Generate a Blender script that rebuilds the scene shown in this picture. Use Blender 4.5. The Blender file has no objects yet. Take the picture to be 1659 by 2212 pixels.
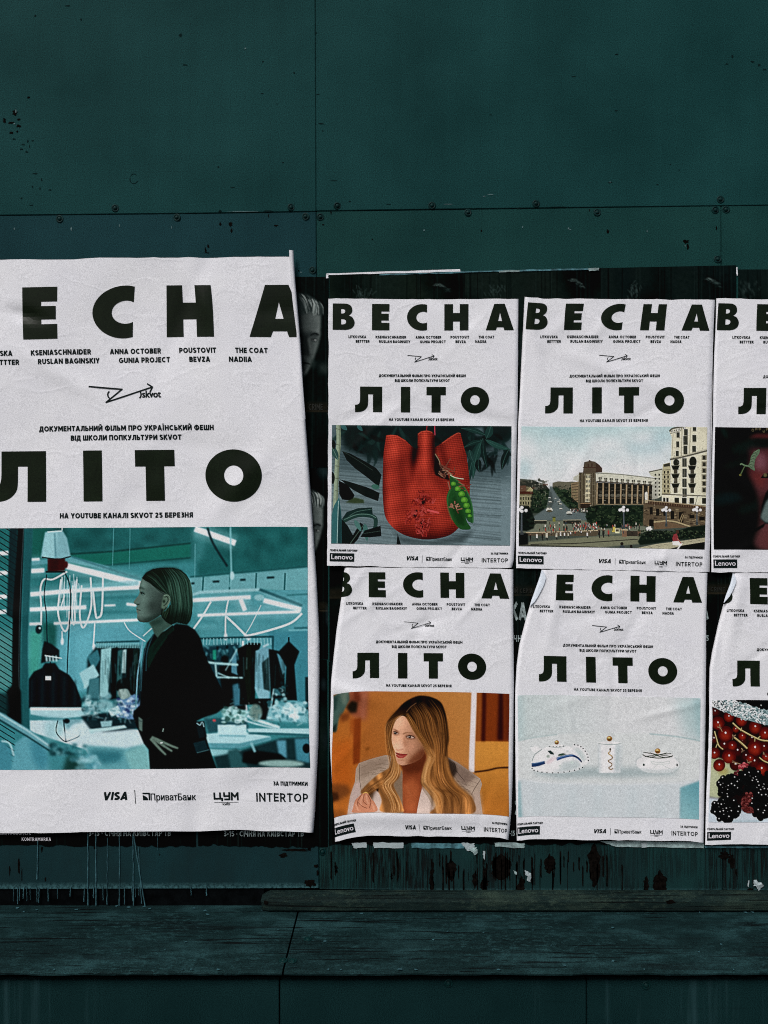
import bpy, bmesh, math, random
import numpy as np

# ---------------------------------------------------------------- camera, light, exposure
S = 0.001                     # one millimetre on the wall
D = 1.75                      # camera to wall, metres
CAMZ = 1.45
CX, CY = 829.5, 1106.0        # the optical axis meets the wall here (millimetres from the upper left of the view)
scene = bpy.context.scene
COL = scene.collection
cam = bpy.data.cameras.new('camera'); cam_o = bpy.data.objects.new('camera', cam); COL.objects.link(cam_o)
cam_o.location = (0, -D, CAMZ); cam_o.rotation_euler = (math.radians(90), 0, 0)
cam.sensor_fit = 'VERTICAL'; cam.sensor_height = 36.0; cam.lens = 18.0 / (1.106 / D); cam.clip_start = 0.02; cam.clip_end = 300
scene.camera = cam_o

SUN_EL, SUN_AZ = math.radians(48), math.radians(212)      # soft light from the front, a little left
world = bpy.data.worlds.new('World'); scene.world = world; world.use_nodes = True
wn = world.node_tree.nodes; wl = world.node_tree.links; bg = wn['Background']
sky = wn.new('ShaderNodeTexSky'); sky.sky_type = 'NISHITA'; sky.sun_disc = False
sky.sun_elevation = SUN_EL; sky.sun_rotation = SUN_AZ; sky.dust_density = 4.0; sky.air_density = 1.0; sky.ozone_density = 1.5
hs = wn.new('ShaderNodeHueSaturation'); hs.inputs['Saturation'].default_value = 0.75      # cloud cover greys the sky
wl.new(sky.outputs['Color'], hs.inputs['Color']); wl.new(hs.outputs['Color'], bg.inputs['Color']); bg.inputs['Strength'].default_value = 0.06
sun = bpy.data.lights.new('sun', 'SUN'); sun_o = bpy.data.objects.new('sun', sun); COL.objects.link(sun_o)
sun.energy = 1.75; sun.angle = math.radians(18); sun.color = (1.0, 0.97, 0.95)
sd = (math.sin(SUN_AZ) * math.cos(SUN_EL), math.cos(SUN_AZ) * math.cos(SUN_EL), math.sin(SUN_EL))
from mathutils import Vector
sun_o.rotation_euler = Vector(sd).to_track_quat('Z', 'Y').to_euler(); sun_o.location = (-1, -3, 4)
scene.cycles.use_denoising = False; scene.cycles.filter_width = 1.05
vs = scene.view_settings; vs.view_transform = 'Standard'; vs.look = 'None'; vs.gamma = 1.0; vs.use_curve_mapping = False
vs.exposure = 0.42
LGT = 0.72                    # light that falls on the upright wall: sRGB seen -> albedo

# ---------------------------------------------------------------- helpers
def W(px, py, d=0.0):
    """millimetres across the view (as measured on the wall) and depth d in mm in front of the wall -> world"""
    f = (D - d * S) / D
    return ((px - CX) * S * f, -d * S, CAMZ + (CY - py) * S * f)
def Wn(P, d):
    d = np.asarray(d, float); f = (D - d * S) / D
    return np.stack([(P[:, 0] - CX) * S * f, -d * S, CAMZ + (CY - P[:, 1]) * S * f], -1)
def lin(c):
    c = np.asarray(c, float) / 255.
    return np.where(c <= .04045, c / 12.92, ((c + .055) / 1.055) ** 2.4)
def alb(c): return np.clip(lin(c) / LGT, 0.002, .88)
def tag(o, label=None, cat=None, group=None, kind=None):
    for k, v in (('label', label), ('category', cat), ('group', group), ('kind', kind)):
        if v: o[k] = v
    return o
def empty(name, loc=(0, 0, 0)):
    o = bpy.data.objects.new(name, None); COL.objects.link(o); o.location = loc; o.empty_display_size = .05
    return o
def link(name, me, m, parent=None):
    me.name = name
    o = bpy.data.objects.new(name, me); COL.objects.link(o)
    if m: me.materials.append(m)
    if parent:
        o.parent = parent
        L = parent.matrix_basis.translation.copy(); p = parent.parent
        while p: L += p.matrix_basis.translation; p = p.parent
        o.location = -L
    return o
def mesh_np(name, V, F, m, parent=None, smooth=False, colors=None):
    """V (n,3) world, F list of index lists or (k,3/4) array"""
    me = bpy.data.meshes.new(name)
    V = np.asarray(V, np.float32)
    F = np.asarray(F) if not isinstance(F, list) or len({len(f) for f in F}) == 1 else F
    if isinstance(F, np.ndarray):
        k = F.shape[1]; me.vertices.add(len(V)); me.vertices.foreach_set('co', V.ravel())
        me.loops.add(F.size); me.loops.foreach_set('vertex_index', F.astype(np.int32).ravel())
        me.polygons.add(len(F)); me.polygons.foreach_set('loop_start', np.arange(0, F.size, k, dtype=np.int32))
        me.update(calc_edges=True)
    else: me.from_pydata([tuple(v) for v in V], [], F)
    me.polygons.foreach_set('use_smooth', np.full(len(me.polygons), bool(smooth)))
    if colors is not None:
        at = me.color_attributes.new('ink', 'FLOAT_COLOR', 'POINT')
        at.data.foreach_set('color', np.c_[colors, np.ones(len(colors))].astype(np.float32).ravel())
    me.validate(); me.update()
    return link(name, me, m, parent)
def prism(name, pts, y0, y1, m, parent=None, bevel=0.0):
    """outline pts (x,z world) extruded from depth y0 (front) to y1 (back)"""
    bm = bmesh.new(); f = [bm.verts.new((x, y0, z)) for x, z in pts]; face = bm.faces.new(f)
    if face.normal.dot(Vector((0, -1, 0))) < 0: face.normal_flip()
    bmesh.ops.recalc_face_normals(bm, faces=bm.faces)
    r = bmesh.ops.extrude_face_region(bm, geom=[face]); vv = [e for e in r['geom'] if isinstance(e, bmesh.types.BMVert)]
    bmesh.ops.translate(bm, verts=vv, vec=(0, y1 - y0, 0)); bmesh.ops.recalc_face_normals(bm, faces=bm.faces)
    if bevel: bmesh.ops.bevel(bm, geom=list(bm.edges), offset=bevel, segments=2, affect='EDGES')
    me = bpy.data.meshes.new(name); bm.to_mesh(me); bm.free()
    return link(name, me, m, parent)

# ---------------------------------------------------------------- materials
def mat(name, rough=.6, spec=.3):
    m = bpy.data.materials.new(name); m.use_nodes = True; b = m.node_tree.nodes['Principled BSDF']
    b.inputs['Roughness'].default_value = rough; b.inputs['Specular IOR Level'].default_value = spec
    return m, m.node_tree.nodes, m.node_tree.links, b
def nd(n, t, **k):
    x = n.new(t)
    for a, v in k.items():
        if a in x.inputs: x.inputs[a].default_value = v
        else: setattr(x, a, v)
    return x
def pos(n, l, scale=(1, 1, 1)):
    g = n.new('ShaderNodeNewGeometry'); mp = n.new('ShaderNodeMapping'); mp.inputs['Scale'].default_value = scale
    l.new(g.outputs['Position'], mp.inputs['Vector']); return mp.outputs['Vector']
def ramp(n, l, fac, stops):
    r = n.new('ShaderNodeValToRGB'); e = r.color_ramp.elements
    while len(e) < len(stops): e.new(.5)
    for k, (p, c) in enumerate(stops): e[k].position = p; e[k].color = (*c, 1) if len(c) == 3 else c
    l.new(fac, r.inputs['Fac']); return r.outputs['Color']
def mixc(n, l, fac, a, b, mode='MIX'):
    x = n.new('ShaderNodeMix'); x.data_type = 'RGBA'; x.blend_type = mode
    for i, v in ((0, fac), (6, a), (7, b)):
        if hasattr(v, 'is_linked'): l.new(v, x.inputs[i])
        else: x.inputs[i].default_value = v if i == 0 else (*v, 1)
    return x.outputs[2]
def bump(n, l, b, h, strength, dist, prev=None):
    x = n.new('ShaderNodeBump'); x.inputs['Strength'].default_value = strength; x.inputs['Distance'].default_value = dist
    l.new(h, x.inputs['Height'])
    if prev: l.new(prev, x.inputs['Normal'])
    l.new(x.outputs['Normal'], b.inputs['Normal']); return x.outputs['Normal']
def noise(n, l, v, scale, detail=4, rough=.55, out='Fac'):
    x = n.new('ShaderNodeTexNoise'); x.inputs['Scale'].default_value = scale; x.inputs['Detail'].default_value = detail; x.inputs['Roughness'].default_value = rough
    l.new(v, x.inputs['Vector']); return x.outputs[out]

def paint_mat(name, c0, c1, crack=None, rim=None, worn=0.0, foot_tone=None):
    """old oil paint on board. crack=(z0,z1): upright checks in the paint in that band of height; rim=(z0,z1): pale wear along a lower edge"""
    m, n, l, b = mat(name, .66, .03)
    P = pos(n, l)
    big = noise(n, l, P, 3.2, 5, .6)
    col = ramp(n, l, big, [(.30, tuple(alb(c0) * .92)), (.70, tuple(alb(c1) * 1.06))])
    fine = noise(n, l, P, 520, 1, .6)
    col = mixc(n, l, 1.0, col, ramp(n, l, fine, [(.25, (.40, .42, .42)), (.75, (1.60, 1.58, 1.58))]), 'MULTIPLY')
    st = noise(n, l, pos(n, l, (26, 26, 1.4)), 1.0, 4, .6)                   # faint upright runs
    col = mixc(n, l, 1.0, col, ramp(n, l, st, [(.3, (.95, .95, .95)), (.7, (1.05, 1.05, 1.05))]), 'MULTIPLY')
    hz = noise(n, l, pos(n, l, (3.5, 3.5, 90)), 1.0, 4, .62)                 # roller marks
    col = mixc(n, l, ramp(n, l, hz, [(.64, (0, 0, 0)), (.74, (.20, .20, .20))]), col, tuple(alb(np.array(c0) * .55)))
    # small dark nicks in the paint
    nk = noise(n, l, pos(n, l, (60, 60, 95)), 1.0, 3, .7)
    col = mixc(n, l, ramp(n, l, nk, [(.82, (0, 0, 0)), (.86, (.4, .4, .4))]), col, (.006, .007, .006))
    hgt = noise(n, l, P, 150, 4, .6)
    nrm = bump(n, l, b, hgt, .25, .0008)
    nrm = bump(n, l, b, noise(n, l, P, 9, 3, .5), .25, .006, nrm)
    sp = n.new('ShaderNodeSeparateXYZ'); l.new(pos(n, l), sp.inputs[0])
    def band(z0, z1, soft):
        a = n.new('ShaderNodeMapRange'); a.inputs[1].default_value = z0 - soft; a.inputs[2].default_value = z0 + soft; l.new(sp.outputs[2], a.inputs[0])
        c = n.new('ShaderNodeMapRange'); c.inputs[1].default_value = z1 + soft; c.inputs[2].default_value = z1 - soft; l.new(sp.outputs[2], c.inputs[0])
        mu = n.new('ShaderNodeMath'); mu.operation = 'MULTIPLY'; l.new(a.outputs[0], mu.inputs[0]); l.new(c.outputs[0], mu.inputs[1]); return mu.outputs[0]
    if foot_tone:       # darker, greyer tone towards the ledge, in ragged patches
        mu = n.new('ShaderNodeMath'); mu.operation = 'MULTIPLY'; l.new(band(foot_tone - .5, foot_tone, .05), mu.inputs[0]); l.new(ramp(n, l, noise(n, l, pos(n, l, (9, 9, 4)), 1.0, 5, .65), [(.28, (.25, .25, .25)), (.7, (.9, .9, .9))]), mu.inputs[1]); col = mixc(n, l, mu.outputs[0], col, tuple(alb((17, 32, 34))))
    if crack:
        v = pos(n, l, (150, 150, 5.0)); cr = noise(n, l, v, 1.0, 5, .65)
        region = noise(n, l, pos(n, l, (5, 5, 5)), 1.0, 2, .5)
        mu = n.new('ShaderNodeMath'); mu.operation = 'MULTIPLY'; l.new(band(crack[0], crack[1], .02), mu.inputs[0]); l.new(ramp(n, l, region, [(.42, (0, 0, 0)), (.58, (1, 1, 1))]), mu.inputs[1])
        line = ramp(n, l, cr, [(.44, (0, 0, 0)), (.485, (1, 1, 1)), (.515, (1, 1, 1)), (.56, (0, 0, 0))])
        f = n.new('ShaderNodeMath'); f.operation = 'MULTIPLY'; l.new(mu.outputs[0], f.inputs[0]); l.new(line, f.inputs[1])
        col = mixc(n, l, f.outputs[0], col, (.006, .007, .007))
        inv = n.new('ShaderNodeMath'); inv.operation = 'SUBTRACT'; inv.inputs[0].default_value = 1.0; l.new(f.outputs[0], inv.inputs[1])
        nrm = bump(n, l, b, inv.outputs[0], .6, .002, nrm)
    if rim:
        mu = n.new('ShaderNodeMath'); mu.operation = 'MULTIPLY'; l.new(band(rim[0], rim[1], .007), mu.inputs[0])
        l.new(ramp(n, l, noise(n, l, P, 130, 4, .7), [(.38, (.0, .0, .0)), (.60, (1, 1, 1))]), mu.inputs[1]); col = mixc(n, l, mu.outputs[0], col, tuple(alb((56, 90, 94))))
    if worn:
        wz = noise(n, l, pos(n, l, (20, 20, .8)), 1.0, 5, .65); col = mixc(n, l, ramp(n, l, wz, [(.56, (0, 0, 0)), (.74, (worn, worn, worn))]), col, tuple(alb((64, 96, 102))))
    l.new(col, b.inputs['Base Color']); return m

def wood_mat(name, base, pale, dark, amt=.6, axis=(2.2, 34, 34)):
    m, n, l, b = mat(name, .75, .06); P = pos(n, l)
    g = noise(n, l, pos(n, l, axis), 1.0, 8, .72)
    col = ramp(n, l, noise(n, l, pos(n, l, (7, 16, 16)), 1.0, 6, .66), [(.34, tuple(alb(base) * .7)), (.5, tuple(alb(base))), (.70, tuple(alb(pale)))])
    fl = noise(n, l, pos(n, l, (60, 130, 130)), 1.0, 5, .75)                     # crumbled paint
    reg = ramp(n, l, noise(n, l, pos(n, l, (4, 9, 9)), 1.0, 3, .6), [(.42, (.08, .08, .08)), (.62, (1, 1, 1))])
    f = n.new('ShaderNodeMath'); f.operation = 'MULTIPLY'; l.new(reg, f.inputs[0]); l.new(ramp(n, l, fl, [(.52, (0, 0, 0)), (.6, (.7, .7, .7))]), f.inputs[1])
    col = mixc(n, l, f.outputs[0], col, tuple(alb(pale) * 1.15))
    ck = noise(n, l, pos(n, l, (axis[0] * 2.2, axis[1] * 4.2, axis[2] * 4.2)), 1.0, 6, .66)   # drying cracks along the grain
    k = n.new('ShaderNodeMath'); k.operation = 'MULTIPLY'; l.new(ramp(n, l, ck, [(.585, (0, 0, 0)), (.615, (1, 1, 1))]), k.inputs[0]); l.new(ramp(n, l, noise(n, l, pos(n, l, (2.5, 6, 6)), 1.0, 3, .6), [(.44, (.05, .05, .05)), (.56, (1, 1, 1))]), k.inputs[1])
    col = mixc(n, l, k.outputs[0], col, tuple(alb(dark)))
    col = mixc(n, l, ramp(n, l, g, [(.55, (0, 0, 0)), (.66, (amt, amt, amt))]), col, tuple(alb(dark) * 1.5))
    col = mixc(n, l, 1.0, col, ramp(n, l, noise(n, l, P, 520, 1, .6), [(.25, (.42, .42, .42)), (.75, (1.58, 1.58, 1.58))]), 'MULTIPLY')
    l.new(col, b.inputs['Base Color'])
    inv = n.new('ShaderNodeMath'); inv.operation = 'SUBTRACT'; inv.inputs[0].default_value = 1.0; l.new(k.outputs[0], inv.inputs[1])
    nr = bump(n, l, b, g, .6, .003); nr = bump(n, l, b, inv.outputs[0], .8, .0025, nr); bump(n, l, b, fl, .35, .002, nr); return m

def plain(name, c, rough=.6, spec=.2, var=.25, scale=60, fine=.35):
    m, n, l, b = mat(name, rough, spec); a = alb(c)
    col = ramp(n, l, noise(n, l, pos(n, l), scale, 4, .6), [(.3, tuple(a * (1 - var))), (.7, tuple(a * (1 + var)))])
    col = mixc(n, l, 1.0, col, ramp(n, l, noise(n, l, pos(n, l), 330, 2, .7), [(.25, (1 - fine,) * 3), (.75, (1 + fine,) * 3)]), 'MULTIPLY')
    l.new(col, b.inputs['Base Color']); return m

def paper_mat(name, c):
    m, n, l, b = mat(name, .78, .12); a = alb(c)
    col = ramp(n, l, noise(n, l, pos(n, l), 9, 4, .6), [(.3, tuple(a * .965)), (.7, tuple(np.minimum(a * 1.02, .88)))])
    col = mixc(n, l, 1.0, col, ramp(n, l, noise(n, l, pos(n, l), 560, 1, .6), [(.22, (.74, .74, .74)), (.78, (1.18, 1.18, 1.18))]), 'MULTIPLY')
    l.new(col, b.inputs['Base Color'])
    nr = bump(n, l, b, noise(n, l, pos(n, l), 16, 3, .5), .16, .004); nr = bump(n, l, b, noise(n, l, pos(n, l), 6, 2, .5), .3, .012, nr)
    cz = ramp(n, l, noise(n, l, pos(n, l, (4, 4, 7)), 1.0, 3, .55), [(.475, (0, 0, 0)), (.5, (1, 1, 1)), (.525, (0, 0, 0))]); bump(n, l, b, cz, .22, .0012, nr); return m

def print_mat(name, rough=.5, spec=.08):
    m, n, l, b = mat(name, rough, spec); a = n.new('ShaderNodeAttribute'); a.attribute_name = 'ink'
    col = mixc(n, l, 1.0, a.outputs['Color'], ramp(n, l, noise(n, l, pos(n, l), 560, 1, .6), [(.22, (.80, .80, .80)), (.78, (1.20, 1.20, 1.20))]), 'MULTIPLY')
    l.new(col, b.inputs['Base Color']); bump(n, l, b, noise(n, l, pos(n, l), 16, 3, .5), .16, .004); return m

M = {}
M['paint'] = paint_mat('teal_paint', (14, 46, 46), (20, 54, 54))
M['paint_strip'] = paint_mat('teal_strip_paint', (15, 45, 44), (21, 53, 51), crack=(CAMZ - .83, CAMZ - .71), rim=(CAMZ - .832, CAMZ - .818), foot_tone=CAMZ - .66)
M['paint_left'] = paint_mat('teal_left_paint', (15, 42, 46), (21, 50, 54), rim=(CAMZ - .822, CAMZ - .806), foot_tone=CAMZ - .66)
M['paint_low'] = paint_mat('plinth_paint', (8, 28, 29), (13, 35, 36), worn=.22)
M['ledge'] = wood_mat('ledge_wood', (13, 31, 32), (29, 54, 56), (4, 7, 8))
M['batten'] = wood_mat('batten_wood', (15, 28, 27), (36, 48, 41), (6, 9, 9), .7, (1.6, 60, 60))
M['black'] = plain('old_black_timber', (5, 7, 8), .9, .01, .5, 40)
M['chip'] = plain('bare_dark_wood', (9, 7, 6), .9, .01, .8, 120)
M['chip_soft'] = plain('thin_dark_nick', (7, 22, 22), .85, .03, .5, 120)
M['fleck_soft'] = plain('dim_pale_nick', (70, 92, 94), .6, .1, .3, 200)
M['drip'] = plain('pale_paint_drip', (44, 74, 80), .55, .1, .5, 90)
M['fleck'] = plain('pale_paint_fleck', (128, 144, 146), .6, .2, .3, 200)
M['screw'] = plain('painted_screw', (5, 32, 32), .5, .10, .3, 300)
M['paper'] = paper_mat('poster_paper', (202, 203, 210))
M['paper_back_shaded'] = paper_mat('poster_back_painted_shade', (190, 198, 208))  # bluish shade of the folded-over flaps, put into their paper colour
M['scrap'] = paper_mat('scrap_paper', (142, 154, 157))
M['ink'] = plain('black_green_ink', (13, 21, 11), .36, .11, .3, 12, .4)
M['ink_small'] = plain('black_ink', (12, 20, 20), .5, .05, .2, 30, .2)
M['white_ink'] = plain('white_ink', (200, 198, 204), .6, .2, .05, 30, .2)
M['photo'] = print_mat('printed_photo')
M['old_photo'] = print_mat('old_dark_print', .7, .015)
M['dim_ink'] = plain('dim_white_ink', (112, 124, 124), .6, .2, .5, 160, .4)
M['dark_ink'] = plain('dull_dark_ink', (22, 24, 20), .6, .2, .3, 160, .3)
M['asphalt'] = plain('pavement_asphalt', (70, 72, 72), .9, .2, .3, 50)
# ---------------------------------------------------------------- printing press: small 2D painter for the printed photographs
def blur2(m, r):
    r = int(round(r))
    if r < 1: return m
    for ax in (0, 1):
        for _ in range(2):
            p = np.pad(m, [(r + 1, r) if k == ax else (0, 0) for k in range(2)], mode='edge')
            c = np.cumsum(p, axis=ax)
            n = m.shape[ax]
            hi = np.take(c, np.arange(n) + 2 * r + 1, axis=ax); lo = np.take(c, np.arange(n), axis=ax)
            m = (hi - lo) / (2 * r + 1)
    return m

def catmull(pts, closed=True, n=6):
    P = np.asarray(pts, float); N = len(P); out = []
    rng_ = range(N) if closed else range(N - 1)
    for i in rng_:
        if closed: p0, p1, p2, p3 = P[i - 1], P[i], P[(i + 1) % N], P[(i + 2) % N]
        else: p0, p1, p2, p3 = P[max(i - 1, 0)], P[i], P[i + 1], P[min(i + 2, N - 1)]
        for k in range(n):
            t = k / n
            out.append(0.5 * ((2 * p1) + (p2 - p0) * t + (2 * p0 - 5 * p1 + 4 * p2 - p3) * t * t + (3 * p1 - p0 - 3 * p2 + p3) * t ** 3))
    if not closed: out.append(P[-1])
    return np.array(out)

def valnoise(h, w, cell, rng, octs=2):
    out = np.zeros((h, w)); amp = 1; tot = 0
    for o in range(octs):
        c = max(cell / 2 ** o, 1.0)
        gh, gw = int(h / c) + 3, int(w / c) + 3
        g = rng.random((gh, gw)) * 2 - 1
        y = np.arange(h) / c; x = np.arange(w) / c
        yi = y.astype(int); xi = x.astype(int); fy = (y - yi)[:, None]; fx = (x - xi)[None, :]
        fy = fy * fy * (3 - 2 * fy); fx = fx * fx * (3 - 2 * fx)
        a = g[yi][:, xi]; b = g[yi][:, xi + 1]; c_ = g[yi + 1][:, xi]; d = g[yi + 1][:, xi + 1]
        out += amp * ((a * (1 - fx) + b * fx) * (1 - fy) + (c_ * (1 - fx) + d * fx) * fy); tot += amp; amp *= .5
    return out / tot

class Cv:
    """quad = TL, TR, BR, BL of the photograph in the drawing's own units; w,h = colour samples."""
    def __init__(s, w, h, quad, col, seed=1):
        s.w, s.h = w, h
        s.a = np.zeros((h, w, 3)) + np.array(col, float)
        q = np.array(quad, float)
        A = np.c_[q, np.ones(4)]
        uv = np.array([[0, 0], [w, 0], [w, h], [0, h]], float)
        s.M = np.linalg.lstsq(A, uv, rcond=None)[0]
        s.Mi = np.linalg.inv(s.M[:2])
        s.k = math.sqrt(abs(np.linalg.det(s.M[:2])))
        s.pre = (1, 0, 0); s.rng = np.random.default_rng(seed)
    def use(s, k=1, ox=0, oy=0): s.pre = (k, ox, oy)
    def T(s, pts):
        p = np.asarray(pts, float) * s.pre[0] + np.array(s.pre[1:])
        return np.c_[p, np.ones(len(p))] @ s.M
    def put(s, m, x0, y0, col, a, blur):
        h, w = m.shape
        X0, Y0, X1, Y1 = max(x0, 0), max(y0, 0), min(x0 + w, s.w), min(y0 + h, s.h)
        if X1 <= X0 or Y1 <= Y0: return
        mm = (m[Y0 - y0:Y1 - y0, X0 - x0:X1 - x0] * a)[..., None]
        if callable(col):
            yy, xx = np.mgrid[Y0:Y1, X0:X1] + .5
            p = (np.stack([xx, yy], -1) - s.M[2]) @ s.Mi
            p = (p - np.array(s.pre[1:])) / s.pre[0]
            c = col(p[..., 0], p[..., 1])
        else: c = np.array(col, float)
        s.a[Y0:Y1, X0:X1] = s.a[Y0:Y1, X0:X1] * (1 - mm) + c * mm
    def poly(s, pts, col, a=1.0, blur=0, sm=False):
        if sm: pts = catmull(pts)
        P = s.T(pts); b = blur * s.pre[0] * s.k; pad = int(2 * b + 2)
        lo = np.clip(P.min(0), -60, None); hi = np.minimum(P.max(0), [s.w + 60, s.h + 60])
        x0, y0 = int(lo[0]) - pad, int(lo[1]) - pad; w, h = int(hi[0]) + pad + 1 - x0, int(hi[1]) + pad + 1 - y0
        if w < 1 or h < 1: return
        x = P[:, 0] - x0; y = P[:, 1] - y0; x2 = np.roll(x, -1); y2 = np.roll(y, -1)
        m = np.zeros((h, w)); xs = np.arange(w)
        SUB = 3
        for r in range(max(0, int(y.min())), min(h, int(y.max()) + 1)):
            for q in range(SUB):
                yy = r + (q + .5) / SUB
                hit = (y <= yy) != (y2 <= yy)
                if not hit.any(): continue
                c = np.sort(x[hit] + (yy - y[hit]) / (y2[hit] - y[hit]) * (x2[hit] - x[hit]))
                for i, cx in enumerate(c):
                    m[r] += (1 if i % 2 == 0 else -1) * np.clip(xs + 1 - cx, 0, 1) / SUB
        m = np.clip(m, 0, 1)
        if b >= .7: m = blur2(m, b)
        s.put(m, x0, y0, col, a, blur)
    def line(s, pts, w, col, a=1.0, blur=0, sm=True, taper=None):
        P = catmull(pts, False, 5) if sm and len(pts) > 2 else np.asarray(pts, float)
        d = np.gradient(P, axis=0); d /= np.linalg.norm(d, axis=1)[:, None] + 1e-9
        n = np.c_[-d[:, 1], d[:, 0]]
        t = np.linspace(0, 1, len(P))
        ww = np.full(len(P), w / 2.) if taper is None else (w / 2.) * np.interp(t, np.linspace(0, 1, len(taper)), taper)
        k = s.k * s.pre[0]; thin = 1.0
        if w * k < .9: thin = w * k / .9; ww = ww / max(thin, .05)
        s.poly(np.r_[P + n * ww[:, None], (P - n * ww[:, None])[::-1]], col, a * thin, blur)
    def ell(s, cx, cy, rx, ry, col, a=1.0, blur=0, rot=0):
        t = np.linspace(0, 2 * math.pi, 28, endpoint=False); c, sn = math.cos(rot), math.sin(rot)
        x, y = rx * np.cos(t), ry * np.sin(t)
        s.poly(np.c_[cx + x * c - y * sn, cy + x * sn + y * c], col, a, blur)
    def rect(s, x0, y0, x1, y1, col, a=1.0, blur=0): s.poly([(x0, y0), (x1, y0), (x1, y1), (x0, y1)], col, a, blur)
    def mottle(s, amt, cell, octs=2): s.a *= 1 + amt * valnoise(s.h, s.w, cell * s.k, s.rng, octs)[..., None]
    def strands(s, A, B, n, w, cols, a=.6, jit=6, blur=0):
        """hair: n strands interpolated between the guide lines A and B"""
        A = np.asarray(A, float); B = np.asarray(B, float)
        for i in range(n):
            t = s.rng.random(); ph = s.rng.random() * 6
            P = A * (1 - t) + B * t + s.rng.normal(0, jit, (1, 2)) + np.c_[np.sin(np.arange(len(A)) * 1.3 + ph), 0 * np.arange(len(A))] * jit * .7
            s.line(P, w * (.5 + s.rng.random()), cols[s.rng.integers(len(cols))], a * (.5 + .5 * s.rng.random()), blur, True, (.1, .9, 1, .8, .3))
    def done(s, grain=5.0, gamma=1.0, k=(1, 1, 1)):
        q = np.clip(s.a, 0, 255) / 255; r = max(1, s.w // 260)
        q = q + .75 * (q - np.stack([blur2(q[..., i], r) for i in range(3)], -1))          # print sharpening
        q = np.clip(q, 0, 1) ** gamma; q = np.clip(q + .12 * (q - .40) * (1 - q) * 1.6, 0, 1); lu = (q @ np.array([.3, .59, .11]))[..., None]; q = lu + (q - lu) * .86
        s.a = 255 * q * np.array(k)
        g = s.rng.normal(0, 1, (s.h, s.w)); g = (g + blur2(g, 1) * 2.0) / 1.6
        s.a = np.clip(s.a * (1 + g[..., None] * grain / 190) + g[..., None] * grain * .25, 0, 255)
        return s.a

def grad(c1, c2, p1, p2):
    c1, c2 = np.array(c1, float), np.array(c2, float); d = np.array(p2, float) - np.array(p1, float); L = (d ** 2).sum()
    def f(x, y):
        t = np.clip(((x - p1[0]) * d[0] + (y - p1[1]) * d[1]) / L, 0, 1)[..., None]
        return c1 * (1 - t) + c2 * t
    return f

def leaf(c, base, tip, wid, col, vein=None, bend=0.0, a=1.0, blur=0):
    b, t = np.array(base, float), np.array(tip, float); d = t - b; n = np.array([-d[1], d[0]]) / (np.linalg.norm(d) + 1e-9)
    L = np.linalg.norm(d); k = np.linspace(0, 1, 12); mid = b + k[:, None] * d + (np.sin(k * math.pi) * bend * L)[:, None] * n
    w = (np.sin(k ** .8 * math.pi) ** .8 * wid / 2)[:, None]
    c.poly(np.r_[mid + n * w, (mid - n * w)[::-1]], col, a, blur)
    if vein is not None: c.line(mid, max(wid * .06, 2.5), vein, .8 * a, blur, False)

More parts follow.
